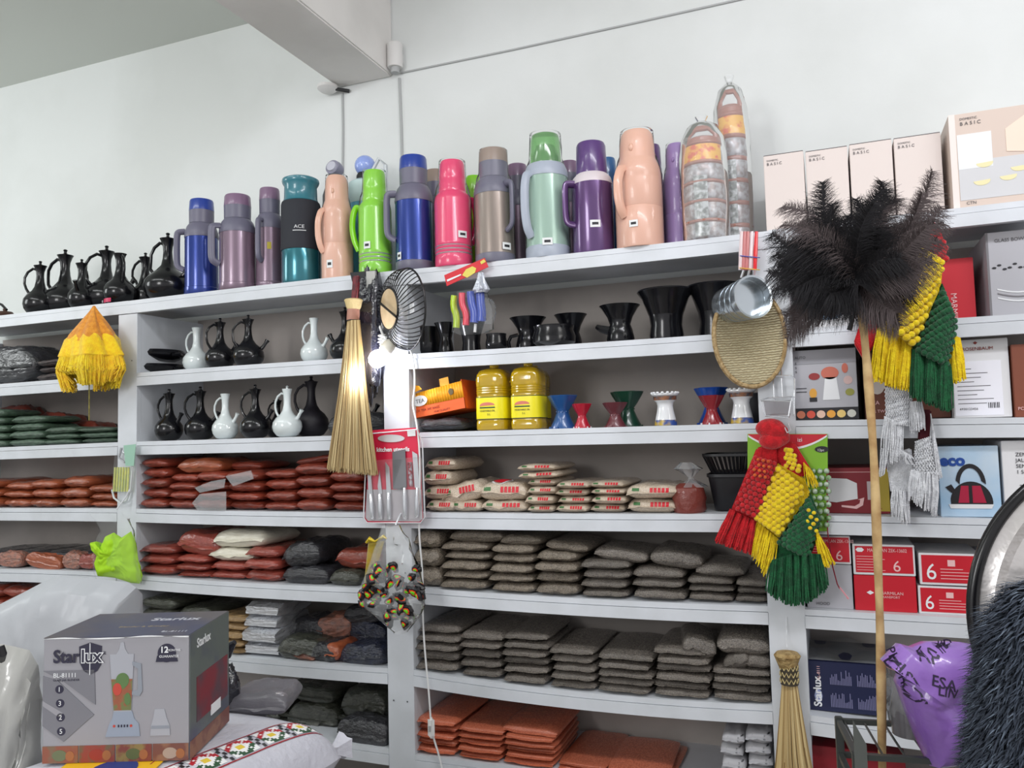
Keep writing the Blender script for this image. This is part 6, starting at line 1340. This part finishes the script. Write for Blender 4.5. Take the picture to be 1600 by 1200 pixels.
# ------------------------------------------------------------------ feather duster
YD = -0.45
O = Vector(at(1378, 1172, YD)); O.z = 0.0
t = thing('feather_duster', 'large black ostrich feather duster on a long bare wooden stick', 'feather duster', O)
stick = [(1380, 1300), (1378, 1160), (1376, 1000), (1371, 860), (1366, 720), (1358, 610), (1351, 530), (1346, 478), (1340, 440)]
pts = smooth_path([at(x, y, YD)-O for x, y in stick], 2); bot = pts[0].copy(); bot.z = 0; pts = [bot]+pts
MB().tube(pts, [0.0098+0.0012*sin(i*0.9) for i in range(len(pts))], 12).build('stick', M('pale_bare_wood', (206, 176, 124), 0.6, noise_c=(168, 132, 84), nscale=14, bump=0.3, bscale=30), t)
hub = at(1338, 442, YD)-O
MB().tube([at(1346, 482, YD)-O, at(1342, 462, YD)-O, hub], [0.013, 0.016, 0.02], 12).build('binding', BLACKP, t)
MB().tube([at(1344, 468, YD-0.012)-O, at(1334, 492, YD-0.015)-O, at(1327, 516, YD-0.012)-O], [0.007, 0.005, 0.008], 8, flat=0.5).build('ribbon_end', BLACKP, t)
FB = M('black_feather', (22, 20, 24), 0.85); FG = M('dark_grey_feather', (84, 74, 74), 0.85)
rnd = random.Random(21)
def feather(x0, y0, x1, y1, mat, w, dY=0.0, nb=110, droop=0.25):
    """a plume: a shaft with soft barbs on both sides"""
    a = at(x0, y0, YD+dY*0.3)-O; b = at(x1, y1, YD+dY)-O; L = (b-a).length; d = (b-a).normalized()
    side = d.cross(Vector((rnd.uniform(-.5, .5), 1, rnd.uniform(-.4, .4)))).normalized(); nor = d.cross(side)
    sg = rnd.choice((-1, 1)); m = MB()
    def S(f): return a+d*L*f+side*sg*L*0.10*sin(f*pi)+nor*L*0.06*sin(f*pi)+Vector((0, 0, -1))*L*droop*0.25*f**3
    m.tube([S(i/8) for i in range(9)], [0.0022*(1-i/9)+0.0004 for i in range(9)], 4)
    vs = []; fs = []
    for i in range(nb):
        f = 0.08+0.92*(i+rnd.random())/nb; p = S(f); q = (S(min(1, f+0.02))-S(f-0.02)).normalized()
        for s in (-1, 1):
            ln = w*(sin(pi*min(1, f*0.85+0.12))**0.5)*rnd.uniform(0.65, 1.1); k = rnd.uniform(0.35, 1.0)
            dr = (side*s+q*k*0.8+nor*rnd.uniform(-1.1, 1.1)).normalized(); cu_ = rnd.uniform(-0.35, 0.35); wd = 0.0006; pr = p; ax_ = dr.cross(Vector((0.3, 1, 0.2))).normalized()
            base = len(vs); K = 4
            for j in range(K+1):
                g = j/K; c = p+dr*ln*g+q*ln*(0.3+cu_)*g*g+Vector((0, 0, -1))*ln*0.45*g*g*g+nor*ln*cu_*g*g
                ww = wd*(1-0.7*g); vs += [c+ax_*ww, c-ax_*ww]
                if j: k0 = base+2*(j-1); fs.append((k0, k0+1, k0+3, k0+2))
    m.add(vs, fs); return m.build('feather', mat, t, smooth=False)
tips = [(1205, 345, 0), (1222, 300, 1), (1285, 262, 0), (1300, 300, 0), (1325, 320, 0), (1376, 262, 0), (1365, 300, 0), (1400, 290, 1), (1455, 240, 1), (1440, 280, 1), (1468, 300, 1), (1474, 330, 1), (1470, 360, 1), (1455, 390, 1),
        (1212, 380, 0), (1200, 410, 0), (1205, 440, 0), (1225, 480, 1), (1240, 460, 0), (1262, 470, 0), (1290, 472, 0), (1315, 478, 0), (1400, 480, 1), (1380, 490, 1), (1425, 440, 0), (1440, 410, 1), (1250, 330, 0), (1235, 360, 0), (1275, 350, 0), (1345, 340, 0), (1335, 290, 0), (1420, 330, 1), (1410, 380, 0), (1388, 340, 0), (1270, 400, 0), (1245, 420, 0), (1230, 400, 0), (1300, 430, 0), (1228, 515, 1), (1240, 500, 1), (1405, 498, 1), (1215, 400, 0), (1222, 330, 1), (1382, 275, 0), (1445, 340, 1)]
for i, (x, y, g_) in enumerate(tips):
    feather(1338+rnd.uniform(-8, 8), 442+rnd.uniform(-8, 6), x, y, FG if g_ else FB, 0.052, rnd.uniform(-0.10, 0.10), 300, 0.5)
for i in range(34):
    a = rnd.uniform(0, 2*pi); rr = rnd.uniform(0.5, 1)
    feather(1338, 440, 1325+95*rr*cos(a)+(15 if cos(a) > 0 else -25)*rr, 398-68*rr*sin(a), FB, 0.06, rnd.uniform(-0.12, 0.08), 260, 0.4)

# ------------------------------------------------------------------ foreground: sacks and the blender box
SACK = M('white_woven_sack', (204, 204, 212), 0.6, bump=0.35, bscale=60, noise_c=(192, 192, 202), nscale=5)
def atZ(px, py, Z):
    d = R_*((px-800)/F)+U_*((600-py)/F)+_f; return CAM+d*((Z-CAM.z)/d.z)
def sack(name, label, c, ax, L, W, H, pattern=True, group=None, seed=1):
    """a full lying sack; ax = direction of its length"""
    t = thing(name, label, 'sack', c, math.atan2(ax[1], ax[0]), group); o = Vector((seed*5.1, 0, 0))
    def S(u, v, s, e=0.0):
        a, b = 2*u-1, 2*v-1
        q = max(0, 1-abs(a)**7)**0.5*max(0, 1-abs(b)**5)**0.5; n = -abs(noise.noise(Vector((a*1.6, b*1.6, s*2))+o)*0.08)+noise.noise(Vector((a*5, b*5, s))+o)*0.015
        return Vector((a*L/2*(1-0.05*abs(b)**3), b*W/2*(1-0.08*abs(a)**6), H*0.5+s*(H*0.5*q*(1+n)+e)))
    m = MB(); m.grid(lambda u, v: S(u, v, 1), 48, 28); m.grid(lambda u, v: S(u, v, -1), 48, 28, flip=True); m.build('sack_body', SACK, t)
    for s in (1,):
        for b in (-0.8, 0.62):
            e = S(1.0, (b+1)/2, 0); MB().lathe([(0.035, -0.03), (0.02, 0.0), (0.012, 0.02), (0.03, 0.05)], 14, rf=lambda a, z: 1+0.2*sin(5*a), cap=False, T=Matrix.Translation(e+Vector((-0.01, 0, 0))) @ Matrix.Rotation(pi/2, 4, 'Y')).build('tied_corner', SACK, t)
    if pattern:
        def strip(u0, u1, v0, v1, mat, nm, e=0.0012, n=40, k=2):
            m = MB(); m.grid(lambda u, v: S(u0+(u1-u0)*u, v0+(v1-v0)*v, 1, e), n, k); return m.build(nm, mat, t, smooth=True)
        RDP = M('dark_red_border', (150, 24, 40), 0.6); GRP = M('forest_green_print', (40, 80, 50), 0.6); YLP = M('daisy_yellow', (230, 200, 60), 0.6); WP = M('daisy_white', (240, 240, 240), 0.6)
        v0, v1 = 0.13, 0.26
        strip(0.03, 0.97, v0-0.016, v0-0.008, RDP, 'border_line'); strip(0.03, 0.97, v1+0.008, v1+0.016, RDP, 'border_line')
        m_ = {k: MB() for k in 'rgywk'}; N = 9
        def cell(k, ux, vx, su, sv, e): m_[k].grid(lambda u, v: S(ux+su*(u-.5), vx+sv*(v-.5), 1, e), 1, 1)
        for i in range(N):
            uc = 0.07+i*0.105; vc = (v0+v1)/2; su = 0.078; sv = v1-v0
            n = 11
            for a in range(n):
                for b in range(n):
                    da, db = abs(a-5), abs(b-5); k = None
                    if da+db <= 2 and max(da, db) <= 1: k = 'y'
                    elif (min(da, db) == 0 and max(da, db) <= 4) or (da == db and da <= 3) or (min(da, db) == 1 and max(da, db) in (2, 3)): k = 'w'
                    elif da+db >= 8: k = 'w'
                    else: k = 'r' if b >= 5 else 'g'
                    cell(k, uc+(a-5)*su/n, vc+(b-5)*sv/n, su/n, sv/n, 0.0014)
            for b in range(5):
                for a in range(2):
                    if (a+b) % 2: cell('k', uc+0.052+(a-0.5)*0.009, vc+(b-2)*0.028, 0.009, 0.026, 0.0014)
        for k, mt, nm in (('r', M('bright_red_border', (178, 26, 42), 0.6), 'red_pattern'), ('g', GRP, 'green_pattern'), ('y', YLP, 'daisy_centres'), ('w', WP, 'daisy_petals'), ('k', BLACKI, 'black_checks')):
            m_[k].build(nm, mt, t, smooth=False)['kind'] = 'stuff'
        t['S'] = 1
        def ink(pts, w, mat, nm):
            m = MB(); P = smooth_path([S(u, v, 1, 0.002) for u, v in pts], 2); m.tube(P, w, 5, flat=0.4); m.build(nm, mat, t)
        BI = M('blue_marker', (30, 50, 150), 0.5)
        return t, S, ink, BI, RDP
    return t, S, None, None, None
# the pile: patterned sack on top, its edge read from the photograph
D0 = 1.60; bl = atD(66, 1191, D0); br = atD(296, 1189, D0); tl = atD(54, 997, D0); X, Y, Z = (bl+br)/2; ZB = Z
ZT = ZB-0.09
ra = atZ(330, 1200, ZB-0.012); rb = atZ(495, 1131, ZB-0.012); ax = (rb-ra); ax.z = 0; ax.normalize(); sd = Vector((-ax.y, ax.x, 0))
Ls, Ws, Hs = 0.80, 0.46, 0.17
c = rb+ax*0.055-ax*(Ls/2)+sd*(Ws/2-0.13*Ws); c.z = ZB-Hs-0.004
t, S, ink, BI, RDP = sack('flour_sack', 'white sack with a red and green daisy border lying under the blender box', c, ax, Ls, Ws, Hs, True, seed=2)
for k, pts in enumerate(([(0.60, 0.62), (0.62, 0.56), (0.64, 0.64), (0.66, 0.6)], [(0.67, 0.60), (0.70, 0.66), (0.69, 0.58), (0.72, 0.60)], [(0.55, 0.50), (0.58, 0.55), (0.59, 0.46), (0.61, 0.54)], [(0.62, 0.50), (0.645, 0.44), (0.66, 0.52), (0.68, 0.47)], [(0.73, 0.64), (0.75, 0.60), (0.77, 0.66), (0.79, 0.62)])): ink(pts, 0.0035, BI, 'blue_handwriting')
ink([(0.50, 0.34), (0.54, 0.38), (0.60, 0.40)], 0.005, RDP, 'red_lettering'); ink([(0.54, 0.38), (0.52, 0.47), (0.50, 0.50)], 0.006, RDP, 'red_lettering'); ink([(0.44, 0.28), (0.47, 0.36), (0.5, 0.4)], 0.005, RDP, 'red_lettering')
zb = c.z
print('box base', ZB)
for i in range(3):
    h = zb/3; c2 = Vector((c.x-0.02+0.015*i, c.y+0.01*(-1)**i, h*i))
    if i == 2: c2 += ax*0.01-sd*0.02
    sack('flour_sack', ('white sack at the bottom of the sack pile', 'white sack in the middle of the sack pile', 'white sack directly under the one with the daisy border')[i], c2, ax, Ls, Ws, h*1.03, False, seed=4+i, group='white sacks under the patterned one')
# yellow and blue printed sack under the front left of the blender box
p = atZ(180, 1196, ZB); kz = ZB/0.728
t = thing('printed_sack', 'white sack with yellow band and blue emblem under the front of the blender box', 'sack', (p.x-0.02, p.y+0.10, 0), YAW+0.02); t.scale = (0.74, 1, kz)
MB().lathe([(0.2, 0), (0.27, 0.05), (0.28, 0.3), (0.275, 0.6), (0.25, 0.705), (0.2, 0.722), (0, 0.724)], 44, rf=lambda a, z: 1/((abs(cos(a))**5+abs(sin(a))**5)**0.2)*(1+0.012*sin(7*a+z*20)), T=Matrix.Diagonal((1, 0.62, 1, 1))).build('sack_body', SACK, t)
YP = M('yellow_sack_print', (236, 186, 30), 0.5); BP = M('blue_sack_print', (40, 60, 130), 0.5)
MB().prism([(-0.17, -0.16, 0.7255), (0.09, -0.16, 0.7255), (0.09, -0.02, 0.7255), (-0.17, -0.02, 0.7255)], (0, 0, 0.0015)).build('yellow_band', YP, t)
MB().prism([(-0.02+0.06*cos(a), -0.12+0.05*sin(a), 0.7272) for a in [2*pi*i/20 for i in range(20)]], (0, 0, 0.001)).build('blue_emblem', BP, t)
def strip_down():
    MB().prism([(-0.17, -0.1765, 0.60), (0.09, -0.1765, 0.60), (0.09, -0.1745, 0.67), (-0.17, -0.1745, 0.67)], (0, 0.002, 0)).build('yellow_front_band', YP, t)
strip_down()

# blender box
w = (br-bl).length; h = (tl-bl).length*0.985
t = carton('grey and navy blender box printed with a glass blender, standing on the sacks', X, Y, Z, w, 0.22, h, M('silver_grey_carton', (152, 151, 157), 0.42), rz=math.atan2((br-bl).y, (br-bl).x), name='blender_box')
w, h, d = t['_w'], t['_h'], t['_d']
NV = M('slate_blue_print', (70, 74, 96), 0.4, noise_c=(92, 88, 90), nscale=6); DN = M('dark_navy_print', (44, 42, 62), 0.4); LG_ = M('light_grey_print', (120, 120, 127), 0.45)
patch(t, 0, 1, 0, 1, NV, 'top_panel', face='top')
text('Starlux', 0.034, t, M('pale_print', (190, 192, 200), 0.4), w*0.02, d*0.62, h+0.0014, face='top', sx=1.1, bold=0.0006); text('BL-81111', 0.014, t, M('pale_print', (190, 192, 200), 0.4), w*0.26, d*0.12, h+0.0014, face='top'); text('Blender & Grinder', 0.014, t, M('gold_brown_print', (150, 136, 110), 0.4), -w*0.12, d*0.35, h+0.0014, face='top')
MB().grid(lambda u, v: (-w/2+w*u, -0.002-0.003*abs(sin(u*7)), h-0.001+0.003*v*sin(u*11)), 20, 1).build('torn_lid_edge', WHITE, t, solid=0.0005)
poly(t, [(0.0, 0.74), (0.35, 0.74), (0.36, 0.46), (0.13, 0.66)], LG_, 'grey_shape'); poly(t, [(0.0, 0.70), (0.10, 0.66), (0.35, 0.38), (0.145, 0.17), (0.0, 0.30)], LG_, 'grey_shape'); poly(t, [(0.0, 0.50), (0.0, 0.46), (0.12, 0.36), (0.14, 0.40)], M('silver_grey_carton', (152, 151, 157), 0.42), 'pale_stripe', y=-0.002)
poly(t, [(0.245, 0.93), (0.32, 0.96), (0.40, 0.93), (0.395, 0.78), (0.37, 0.73), (0.325, 0.70), (0.28, 0.73), (0.25, 0.80)], DN, 'shield_emblem'); poly(t, [(0.318, 0.70), (0.323, 0.70), (0.323, 0.955), (0.318, 0.955)], WHITE, 'shield_line', y=-0.0022)
ftext(t, 'Star', 0.07, 0.805, h*0.145, DN, y=-0.0026, bold=0.0010, sx=0.90); ftext(t, 'lux', 0.262, 0.805, h*0.145, WHITE, y=-0.0028, bold=0.0024, sx=0.95); ftext(t, 'lux', 0.262, 0.805, h*0.145, DN, y=-0.0034, bold=0.0006, sx=0.95)
ftext(t, 'R', 0.41, 0.86, h*0.04, DN); ftext(t, 'BL-81111', 0.07, 0.685, h*0.05, WHITE); ftext(t, 'GLASS JAR BLENDER', 0.07, 0.655, h*0.024, DN)
for i, s_ in enumerate(('1', '3', '2', '5')):
    v = 0.59-i*0.112; poly(t, ell(0.115+0.005*i, v, 0.029, 0.034), DN, 'icon_disc', y=-0.002); ftext(t, s_, 0.103+0.005*i, v-0.018, h*0.055, WHITE, y=-0.0026)
poly(t, ell(0.845, 0.86, 0.062, 0.075, 24), DN, 'guarantee_seal'); poly(t, [(0.77, 0.79), (0.92, 0.79), (0.91, 0.84), (0.78, 0.84)], DN, 'seal_ribbon', y=-0.0018); ftext(t, '12', 0.80, 0.865, h*0.07, WHITE, y=-0.0026, bold=0.0004); ftext(t, 'MONTHS', 0.85, 0.875, h*0.026, WHITE, y=-0.0026); ftext(t, 'GUARANTEE', 0.795, 0.825, h*0.028, WHITE, y=-0.0026)
GL = M('pale_glass_print', (166, 168, 176), 0.4); BLB = M('pale_blue_grey_print', (146, 156, 172), 0.4)
poly(t, [(0.455, 0.86), (0.62, 0.86), (0.605, 0.40), (0.485, 0.40)], GL, 'blender_jar_picture'); poly(t, [(0.50, 0.86), (0.58, 0.86), (0.56, 0.90), (0.55, 0.955), (0.53, 0.955), (0.52, 0.90)], GL, 'jar_lid_picture')
poly(t, [(0.468, 0.66), (0.612, 0.66), (0.604, 0.41), (0.486, 0.41)], M('tomato_print', (150, 86, 60), 0.5, noise_c=(110, 116, 70), nscale=55, nw=(0.45, 0.55)), 'fruit_picture', y=-0.0022)
poly(t, ell(0.545, 0.65, 0.045, 0.06), M('leaf_print', (90, 120, 70), 0.5), 'leaf_picture', y=-0.0026); poly(t, ell(0.51, 0.58, 0.03, 0.05), M('red_fruit_print', (190, 70, 56), 0.5), 'fruit_slice', y=-0.0028); poly(t, ell(0.58, 0.50, 0.022, 0.05), M('leaf_print', (90, 120, 70), 0.5), 'leaf_picture', y=-0.0028)
poly(t, [(0.61, 0.80), (0.67, 0.78), (0.68, 0.56), (0.66, 0.52), (0.61, 0.53), (0.61, 0.56), (0.65, 0.57), (0.65, 0.74), (0.61, 0.77)], M('mid_glass_print', (140, 146, 156), 0.4), 'jar_handle_picture', y=-0.002)
poly(t, [(0.485, 0.40), (0.61, 0.40), (0.625, 0.34), (0.655, 0.30), (0.665, 0.0+0.20), (0.43, 0.20), (0.455, 0.30), (0.475, 0.34)], BLB, 'blender_base_picture', y=-0.0018)
for x in (0.49, 0.605): poly(t, ell(x, 0.285, 0.009, 0.011, 12), M('red_fruit_print', (190, 70, 56), 0.5), 'button_picture', y=-0.0024)
for i in range(4): poly(t, [(0.515+i*0.02, 0.275), (0.525+i*0.02, 0.275), (0.525+i*0.02, 0.295), (0.515+i*0.02, 0.295)], DN, 'button_picture', y=-0.0024)
poly(t, [(0.755, 0.34), (0.765, 0.41), (0.83, 0.41), (0.845, 0.34), (0.865, 0.28), (0.87, 0.20), (0.735, 0.20), (0.74, 0.28)], GL, 'grinder_picture'); poly(t, [(0.74, 0.255), (0.866, 0.255), (0.862, 0.28), (0.744, 0.28)], M('mid_glass_print', (140, 146, 156), 0.4), 'grinder_ring_picture', y=-0.002)
for i, (c1, c2) in enumerate((((122, 98, 76), (140, 80, 60)), ((140, 62, 54), (104, 88, 66)), ((140, 120, 70), (124, 62, 54)), ((140, 100, 80), (116, 72, 64)))):
    u0 = 0.0+i*0.25; poly(t, [(u0+0.002, 0.0), (u0+0.244, 0.0), (u0+0.244, 0.135), (u0+0.002, 0.135)], M('fruit_photo_%s' % 'abcd'[i], c1, 0.5, noise_c=c2, nscale=26, nw=(0.45, 0.55)), 'fruit_strip_picture', y=-0.0016)
    poly(t, ell(u0+0.12, 0.06, 0.05, 0.045, 16), M('fruit_photo_spot_%s' % 'abcd'[i], ((104, 112, 80), (150, 50, 44), (92, 100, 58), (170, 150, 136))[i], 0.5), 'fruit_picture', y=-0.002); poly(t, ell(u0+0.19, 0.055, 0.03, 0.04, 14), M('fruit_orange_spot', (160, 100, 60), 0.5), 'fruit_picture', y=-0.0022)
patch(t, 0, 1, 0, 1, M('vegetable_photo', (96, 104, 100), 0.4, noise_c=(72, 74, 96), nscale=9), 'side_picture', face='right')
patch(t, 0.15, 0.95, 0.25, 0.62, M('red_pepper_photo', (128, 36, 48), 0.4, noise_c=(90, 60, 70), nscale=14), 'side_picture', face='right', y=-0.002); patch(t, 0.0, 1, 0.0, 0.14, M('fruit_photo_d', (186, 120, 90), 0.5), 'side_strip', face='right', y=-0.002); patch(t, 0.5, 0.75, 0.20, 0.29, WHITE, 'side_sticker', face='right', y=-0.0026)
text('Starlux', 0.026, t, WHITE, w/2+0.002, d*0.15, h*0.86, face='right', bold=0.0006)

# grey packet and the black knotted bag on the sack
o0 = atZ(405, 1113, ZB-0.012)
tag(bag('packet', 'flat grey film packet lying on the patterned sack', M('charcoal_packet', (98, 96, 102), 0.45, coat=0.4, bump=0.25, bscale=8), o0.x-0.005, o0.y-0.01, ZB-0.022, 0.155, 0.16, 0.052, rz=YAW+0.0, cat='packet'))
o0 = atZ(352, 1112, ZB-0.01); t = thing('knotted_bag', 'small black knotted plastic bag beside the blender box', 'bag', (o0.x-0.01, o0.y+0.01, ZB-0.02))
CB = M('crumpled_black_film', (26, 26, 36), 0.22, coat=0.6, bump=1.0, bscale=22)
blob('bag_body', CB, t, (0, 0, 0.055), 0.05, (0.6, 0.7, 1.2), 0.3, 2.5, seed=14)
MB().tube([(0, 0, 0.10), (-0.004, 0, 0.128), (0.006, 0, 0.14), (0.02, 0, 0.165), (0.03, 0, 0.172)], [0.016, 0.007, 0.012, 0.010, 0.006], 8).build('knot', CB, t)

# white bags at the left edge
WF_ = M('white_poly_film', (172, 175, 180), 0.5, bump=0.5, bscale=7, coat=0.1)
O = atD(85, 1010, 2.15); O.z = 0; zl = (O-CAM).dot(_f)
t = thing('white_bag', 'large bulging white plastic sack standing behind the blender box', 'bag', O)
cushion('bag_body', WF_, t, O, [(-90, 2060), (-90, 1300), (-80, 1000), (-40, 965), (0, 944), (40, 924), (70, 908), (96, 900), (150, 904), (200, 910), (213, 918), (215, 960), (216, 1300), (214, 2060), (60, 2075)], 2.15, 0.10, 0.022, 7, 1.0, 8)
O = atD(25, 1100, 1.70); O.z = 0
t = thing('white_bag', 'translucent white plastic bag at the lower left corner', 'bag', O)
MF_ = M('milky_film', (172, 172, 168), 0.28, bump=0.5, bscale=9, coat=0.5)
cushion('bag_body', MF_, t, O, [(-90, 2300), (-90, 1400), (-90, 1060), (-50, 1018), (-10, 1004), (22, 1010), (46, 1016), (60, 1040), (62, 1100), (64, 1190), (66, 1500), (60, 2300), (0, 2320)], 1.70, 0.05, 0.05, 10, 0.8, 3)
MB().tube([atD(0, 1010, 1.6)-O, atD(4, 1022, 1.6)-O, atD(2, 1030, 1.62)-O], 0.008, 8).build('dark_knot', BLACKP, t)

# ------------------------------------------------------------------ right foreground: rack, purple bag, tray, shaggy roll
O = atD(1405, 1150, 1.82); O.z = 0
t = thing('metal_rack', 'dark grey metal stand below the purple bag', 'rack', O, YAW*0.4)
GM = M('grey_green_metal', (88, 92, 90), 0.4, metal=0.6)
zt = 0.69
for x in (-0.11, 0.20):
    for y in (-0.10, 0.12): MB().box(x-0.009, x+0.009, y-0.009, y+0.009, 0, zt).build('leg', GM, t, bevel=0.002)
for z in (zt-0.01, zt-0.09):
    for y in (-0.10, 0.12): MB().box(-0.11, 0.20, y-0.006, y+0.006, z-0.006, z+0.006).build('rail', GM, t)
    for x in (-0.11, 0.20): MB().box(x-0.006, x+0.006, -0.10, 0.12, z-0.006, z+0.006).build('rail', GM, t)
for i in range(7): MB().box(-0.10+i*0.045, -0.096+i*0.045, -0.10, 0.12, zt-0.012, zt-0.008).build('slat', GM, t)
MB().prism([(-0.12, -0.112, 0.35), (-0.09, -0.112, 0.35), (-0.09, -0.112, zt+0.02), (-0.115, -0.112, zt+0.07)], (0, 0.004, 0)).build('side_plate', M('dull_grey_plate', (104, 108, 104), 0.5, metal=0.3), t)
p = atD(1398, 1065, 1.84); t2 = thing('wrapped_utensil', 'grey glassware wrapped in clear film beside the purple bag', 'wrapped item', (p.x+0.03, p.y+0.03, zt-0.004))
MB().lathe([(0, 0), (0.04, 0), (0.045, 0.05), (0.035, 0.10), (0.045, 0.15), (0, 0.155)], 24).build('glass_body', M('smoky_glass', (110, 108, 112), 0.15, coat=0.5), t2)
blob('clear_wrap', HAZY, t2, (0, 0, 0.08), 0.062, (0.85, 0.7, 1.2), 0.2, 2.5, seed=6)
# purple bag
D1 = 1.72; PB = M('purple_poly_film', (160, 120, 204), 0.35, coat=0.5, bump=0.9, bscale=9, noise_c=(134, 92, 178), nscale=4)
cp = atD(1468, 1098, D1+0.08); t = thing('purple_bag', 'crumpled purple plastic bag with black printed lettering', 'bag', cp, YAW*0.2)
outl = [(1380, 1034), (1407, 1006), (1428, 1012), (1452, 1003), (1500, 1003), (1536, 1010), (1540, 1060), (1530, 1130), (1508, 1180), (1488, 1190), (1452, 1196), (1436, 1160), (1422, 1122), (1412, 1092), (1404, 1070), (1412, 1046)]
Ri = Matrix.Rotation(-YAW*0.2, 3, 'Z'); P0 = [Ri @ (atD(x, y, D1)-cp) for x, y in outl]; cc = Ri @ (atD(1470, 1095, D1)-cp)
def pbag():
    mb = MB(); nr = 12; n = len(P0)*4; ring_ = []
    for i in range(n):
        k = i//4; f = (i % 4)/4; ring_.append(P0[k]*(1-f)+P0[(k+1) % len(P0)]*f)
    fwd = Ri @ (-_f); vs = []; fs = []
    for side in (1, -1):
        base = len(vs)
        for j in range(nr+1):
            g = j/nr
            for p in ring_:
                q = cc+(p-cc)*g; th = 0.075*(1-g**3.5)**0.5 if g < 1 else 0
                nn = noise.noise(q*11)*0.018+abs(noise.noise(q*23))*0.012
                vs.append(q+fwd*side*(th+nn*(1-g**4)*(1 if side > 0 else 0.4)))
        for j in range(nr):
            for i in range(n):
                i2 = (i+1) % n; fs.append((base+j*n+i, base+j*n+i2, base+(j+1)*n+i2, base+(j+1)*n+i))
    mb.add(vs, fs); return mb.build('bag_body', PB, t), fwd
body, fwd = pbag()
# black lettering draped onto the bag
bpy.context.view_layer.update()
from mathutils.bvhtree import BVHTree
bvh = BVHTree.FromPolygons([v.co for v in body.data.vertices], [list(p.vertices) for p in body.data.polygons])
def drape(s, size, px, py, rot, nm='lettering'):
    cu = bpy.data.curves.new('t', 'FONT'); cu.body = s; cu.size = size; cu.resolution_u = 2; cu.offset = 0.0004
    o = bpy.data.objects.new('t', cu); COL.objects.link(o); dg = bpy.context.evaluated_depsgraph_get(); me = bpy.data.meshes.new_from_object(o.evaluated_get(dg)); bpy.data.objects.remove(o)
    bm = bmesh.new(); bm.from_mesh(me); bmesh.ops.subdivide_edges(bm, edges=[e for e in bm.edges if e.calc_length() > 0.008], cuts=2, use_grid_fill=False)
    base = Ri @ (atD(px, py, D1-0.12)-cp); ux = Ri @ (R_*cos(rot)+U_*sin(rot)); uy = Ri @ (-R_*sin(rot)+U_*cos(rot))
    for v in bm.verts:
        q = base+ux*v.co.x+uy*v.co.y; h_ = bvh.ray_cast(q, -fwd)
        v.co = (h_[0]+fwd*0.0012) if h_[0] is not None else q-fwd*0.1
    bm.to_mesh(me); bm.free(); me.materials.clear(); me.materials.append(M('faded_black_ink', (50, 38, 66), 0.5)); x = bpy.data.objects.new(nm, me); COL.objects.link(x); x.parent = t
drape('PLASTICS', 0.028, 1420, 1040, -1.15); drape('D', 0.04, 1415, 1058, -1.0); drape('AP', 0.035, 1466, 1052, -0.2); drape('ESA', 0.03, 1475, 1085, -0.25); drape('LIN', 0.028, 1482, 1098, -0.25); drape('#D', 0.026, 1505, 1040, 0.15)
# big round tray with a black rim
D2 = 1.28; ct = atD(1800, 968, D2+0.02); t = thing('round_tray', 'big round shiny steel tray with a thick black rim at the right edge', 'tray', ct)
T = (-_f+Vector((-0.12, 0, 0.1))).to_track_quat('Z', 'Y').to_matrix().to_4x4(); Rt = 268*D2/F
MB().tube([T @ Vector((Rt*cos(2*pi*i/96), Rt*sin(2*pi*i/96), 0)) for i in range(96)], 0.010, 10, closed=True).build('black_rim', M('glossy_black_rim', (16, 15, 18), 0.25), t)
RIB = M('ribbed_chrome', (206, 202, 200), 0.3, metal=0.6, bump=0.6, bscale=14)
MB().lathe([(0, 0.03), (Rt*0.3, 0.028), (Rt*0.7, 0.02), (Rt*0.84, 0.006), (Rt*0.9, 0.012), (Rt*0.96, 0.0), (Rt, 0.0)], 96, T=T, cap=False).build('tray_disc', RIB, t, solid=0.002)
MB().tube([T @ Vector((0, -Rt*0.9, -0.012)), Vector((0.02, -0.02, -ct.z+0.01))], 0.012, 8).build('stand_leg', BLACKP, t)
# shaggy roll
p = atD(1670, 1130, 1.12); t = thing('shaggy_rug_roll', 'rolled dark grey shaggy rug standing at the lower right corner', 'rug', (p.x, p.y, 0), 0)
zt = Zof(900, p.x, p.y)
prof = [(0.0, 0), (0.125, 0), (0.122, zt-0.30), (0.105, zt-0.16), (0.082, zt-0.06), (0.05, zt-0.015), (0, zt)]
MB().lathe(prof, 40).build('rug_core', M('dark_grey_backing', (52, 58, 68), 0.95), t)
def tuft(n, mat, sd):
    r_ = random.Random(sd); m = MB(); vs = []; fs = []
    for i in range(n):
        z = r_.uniform(zt-0.62, zt); a = r_.uniform(-pi*1.15, 0.15)
        for (r0_, z0_), (r1_, z1_) in zip(prof[1:], prof[2:]):
            if z0_ <= z <= z1_: r = r0_+(r1_-r0_)*(z-z0_)/(z1_-z0_)
        b = Vector((r*cos(a), r*sin(a), z)); o_ = Vector((cos(a), sin(a), r_.uniform(-1.3, 0.2))).normalized(); tn = Vector((-sin(a), cos(a), 0))
        L = r_.uniform(0.018, 0.036); o_ += tn*r_.uniform(-.5, .5); k = len(vs)
        vs += [b-tn*0.002, b+tn*0.002, b+o_*L*0.6+tn*0.0016, b+o_*L*0.6-tn*0.0016, b+o_*L+Vector((0, 0, -0.006))]; fs += [(k, k+1, k+2, k+3), (k+3, k+2, k+4)]
    m.add(vs, fs); m.build('shag_pile', mat, t, smooth=False)['kind'] = 'stuff'
tuft(14000, M('slate_pile', (64, 72, 86), 0.95), 1); tuft(9000, M('dark_slate_pile', (50, 56, 68), 0.95), 2); tuft(2500, M('light_slate_pile', (110, 122, 138), 0.95), 3)
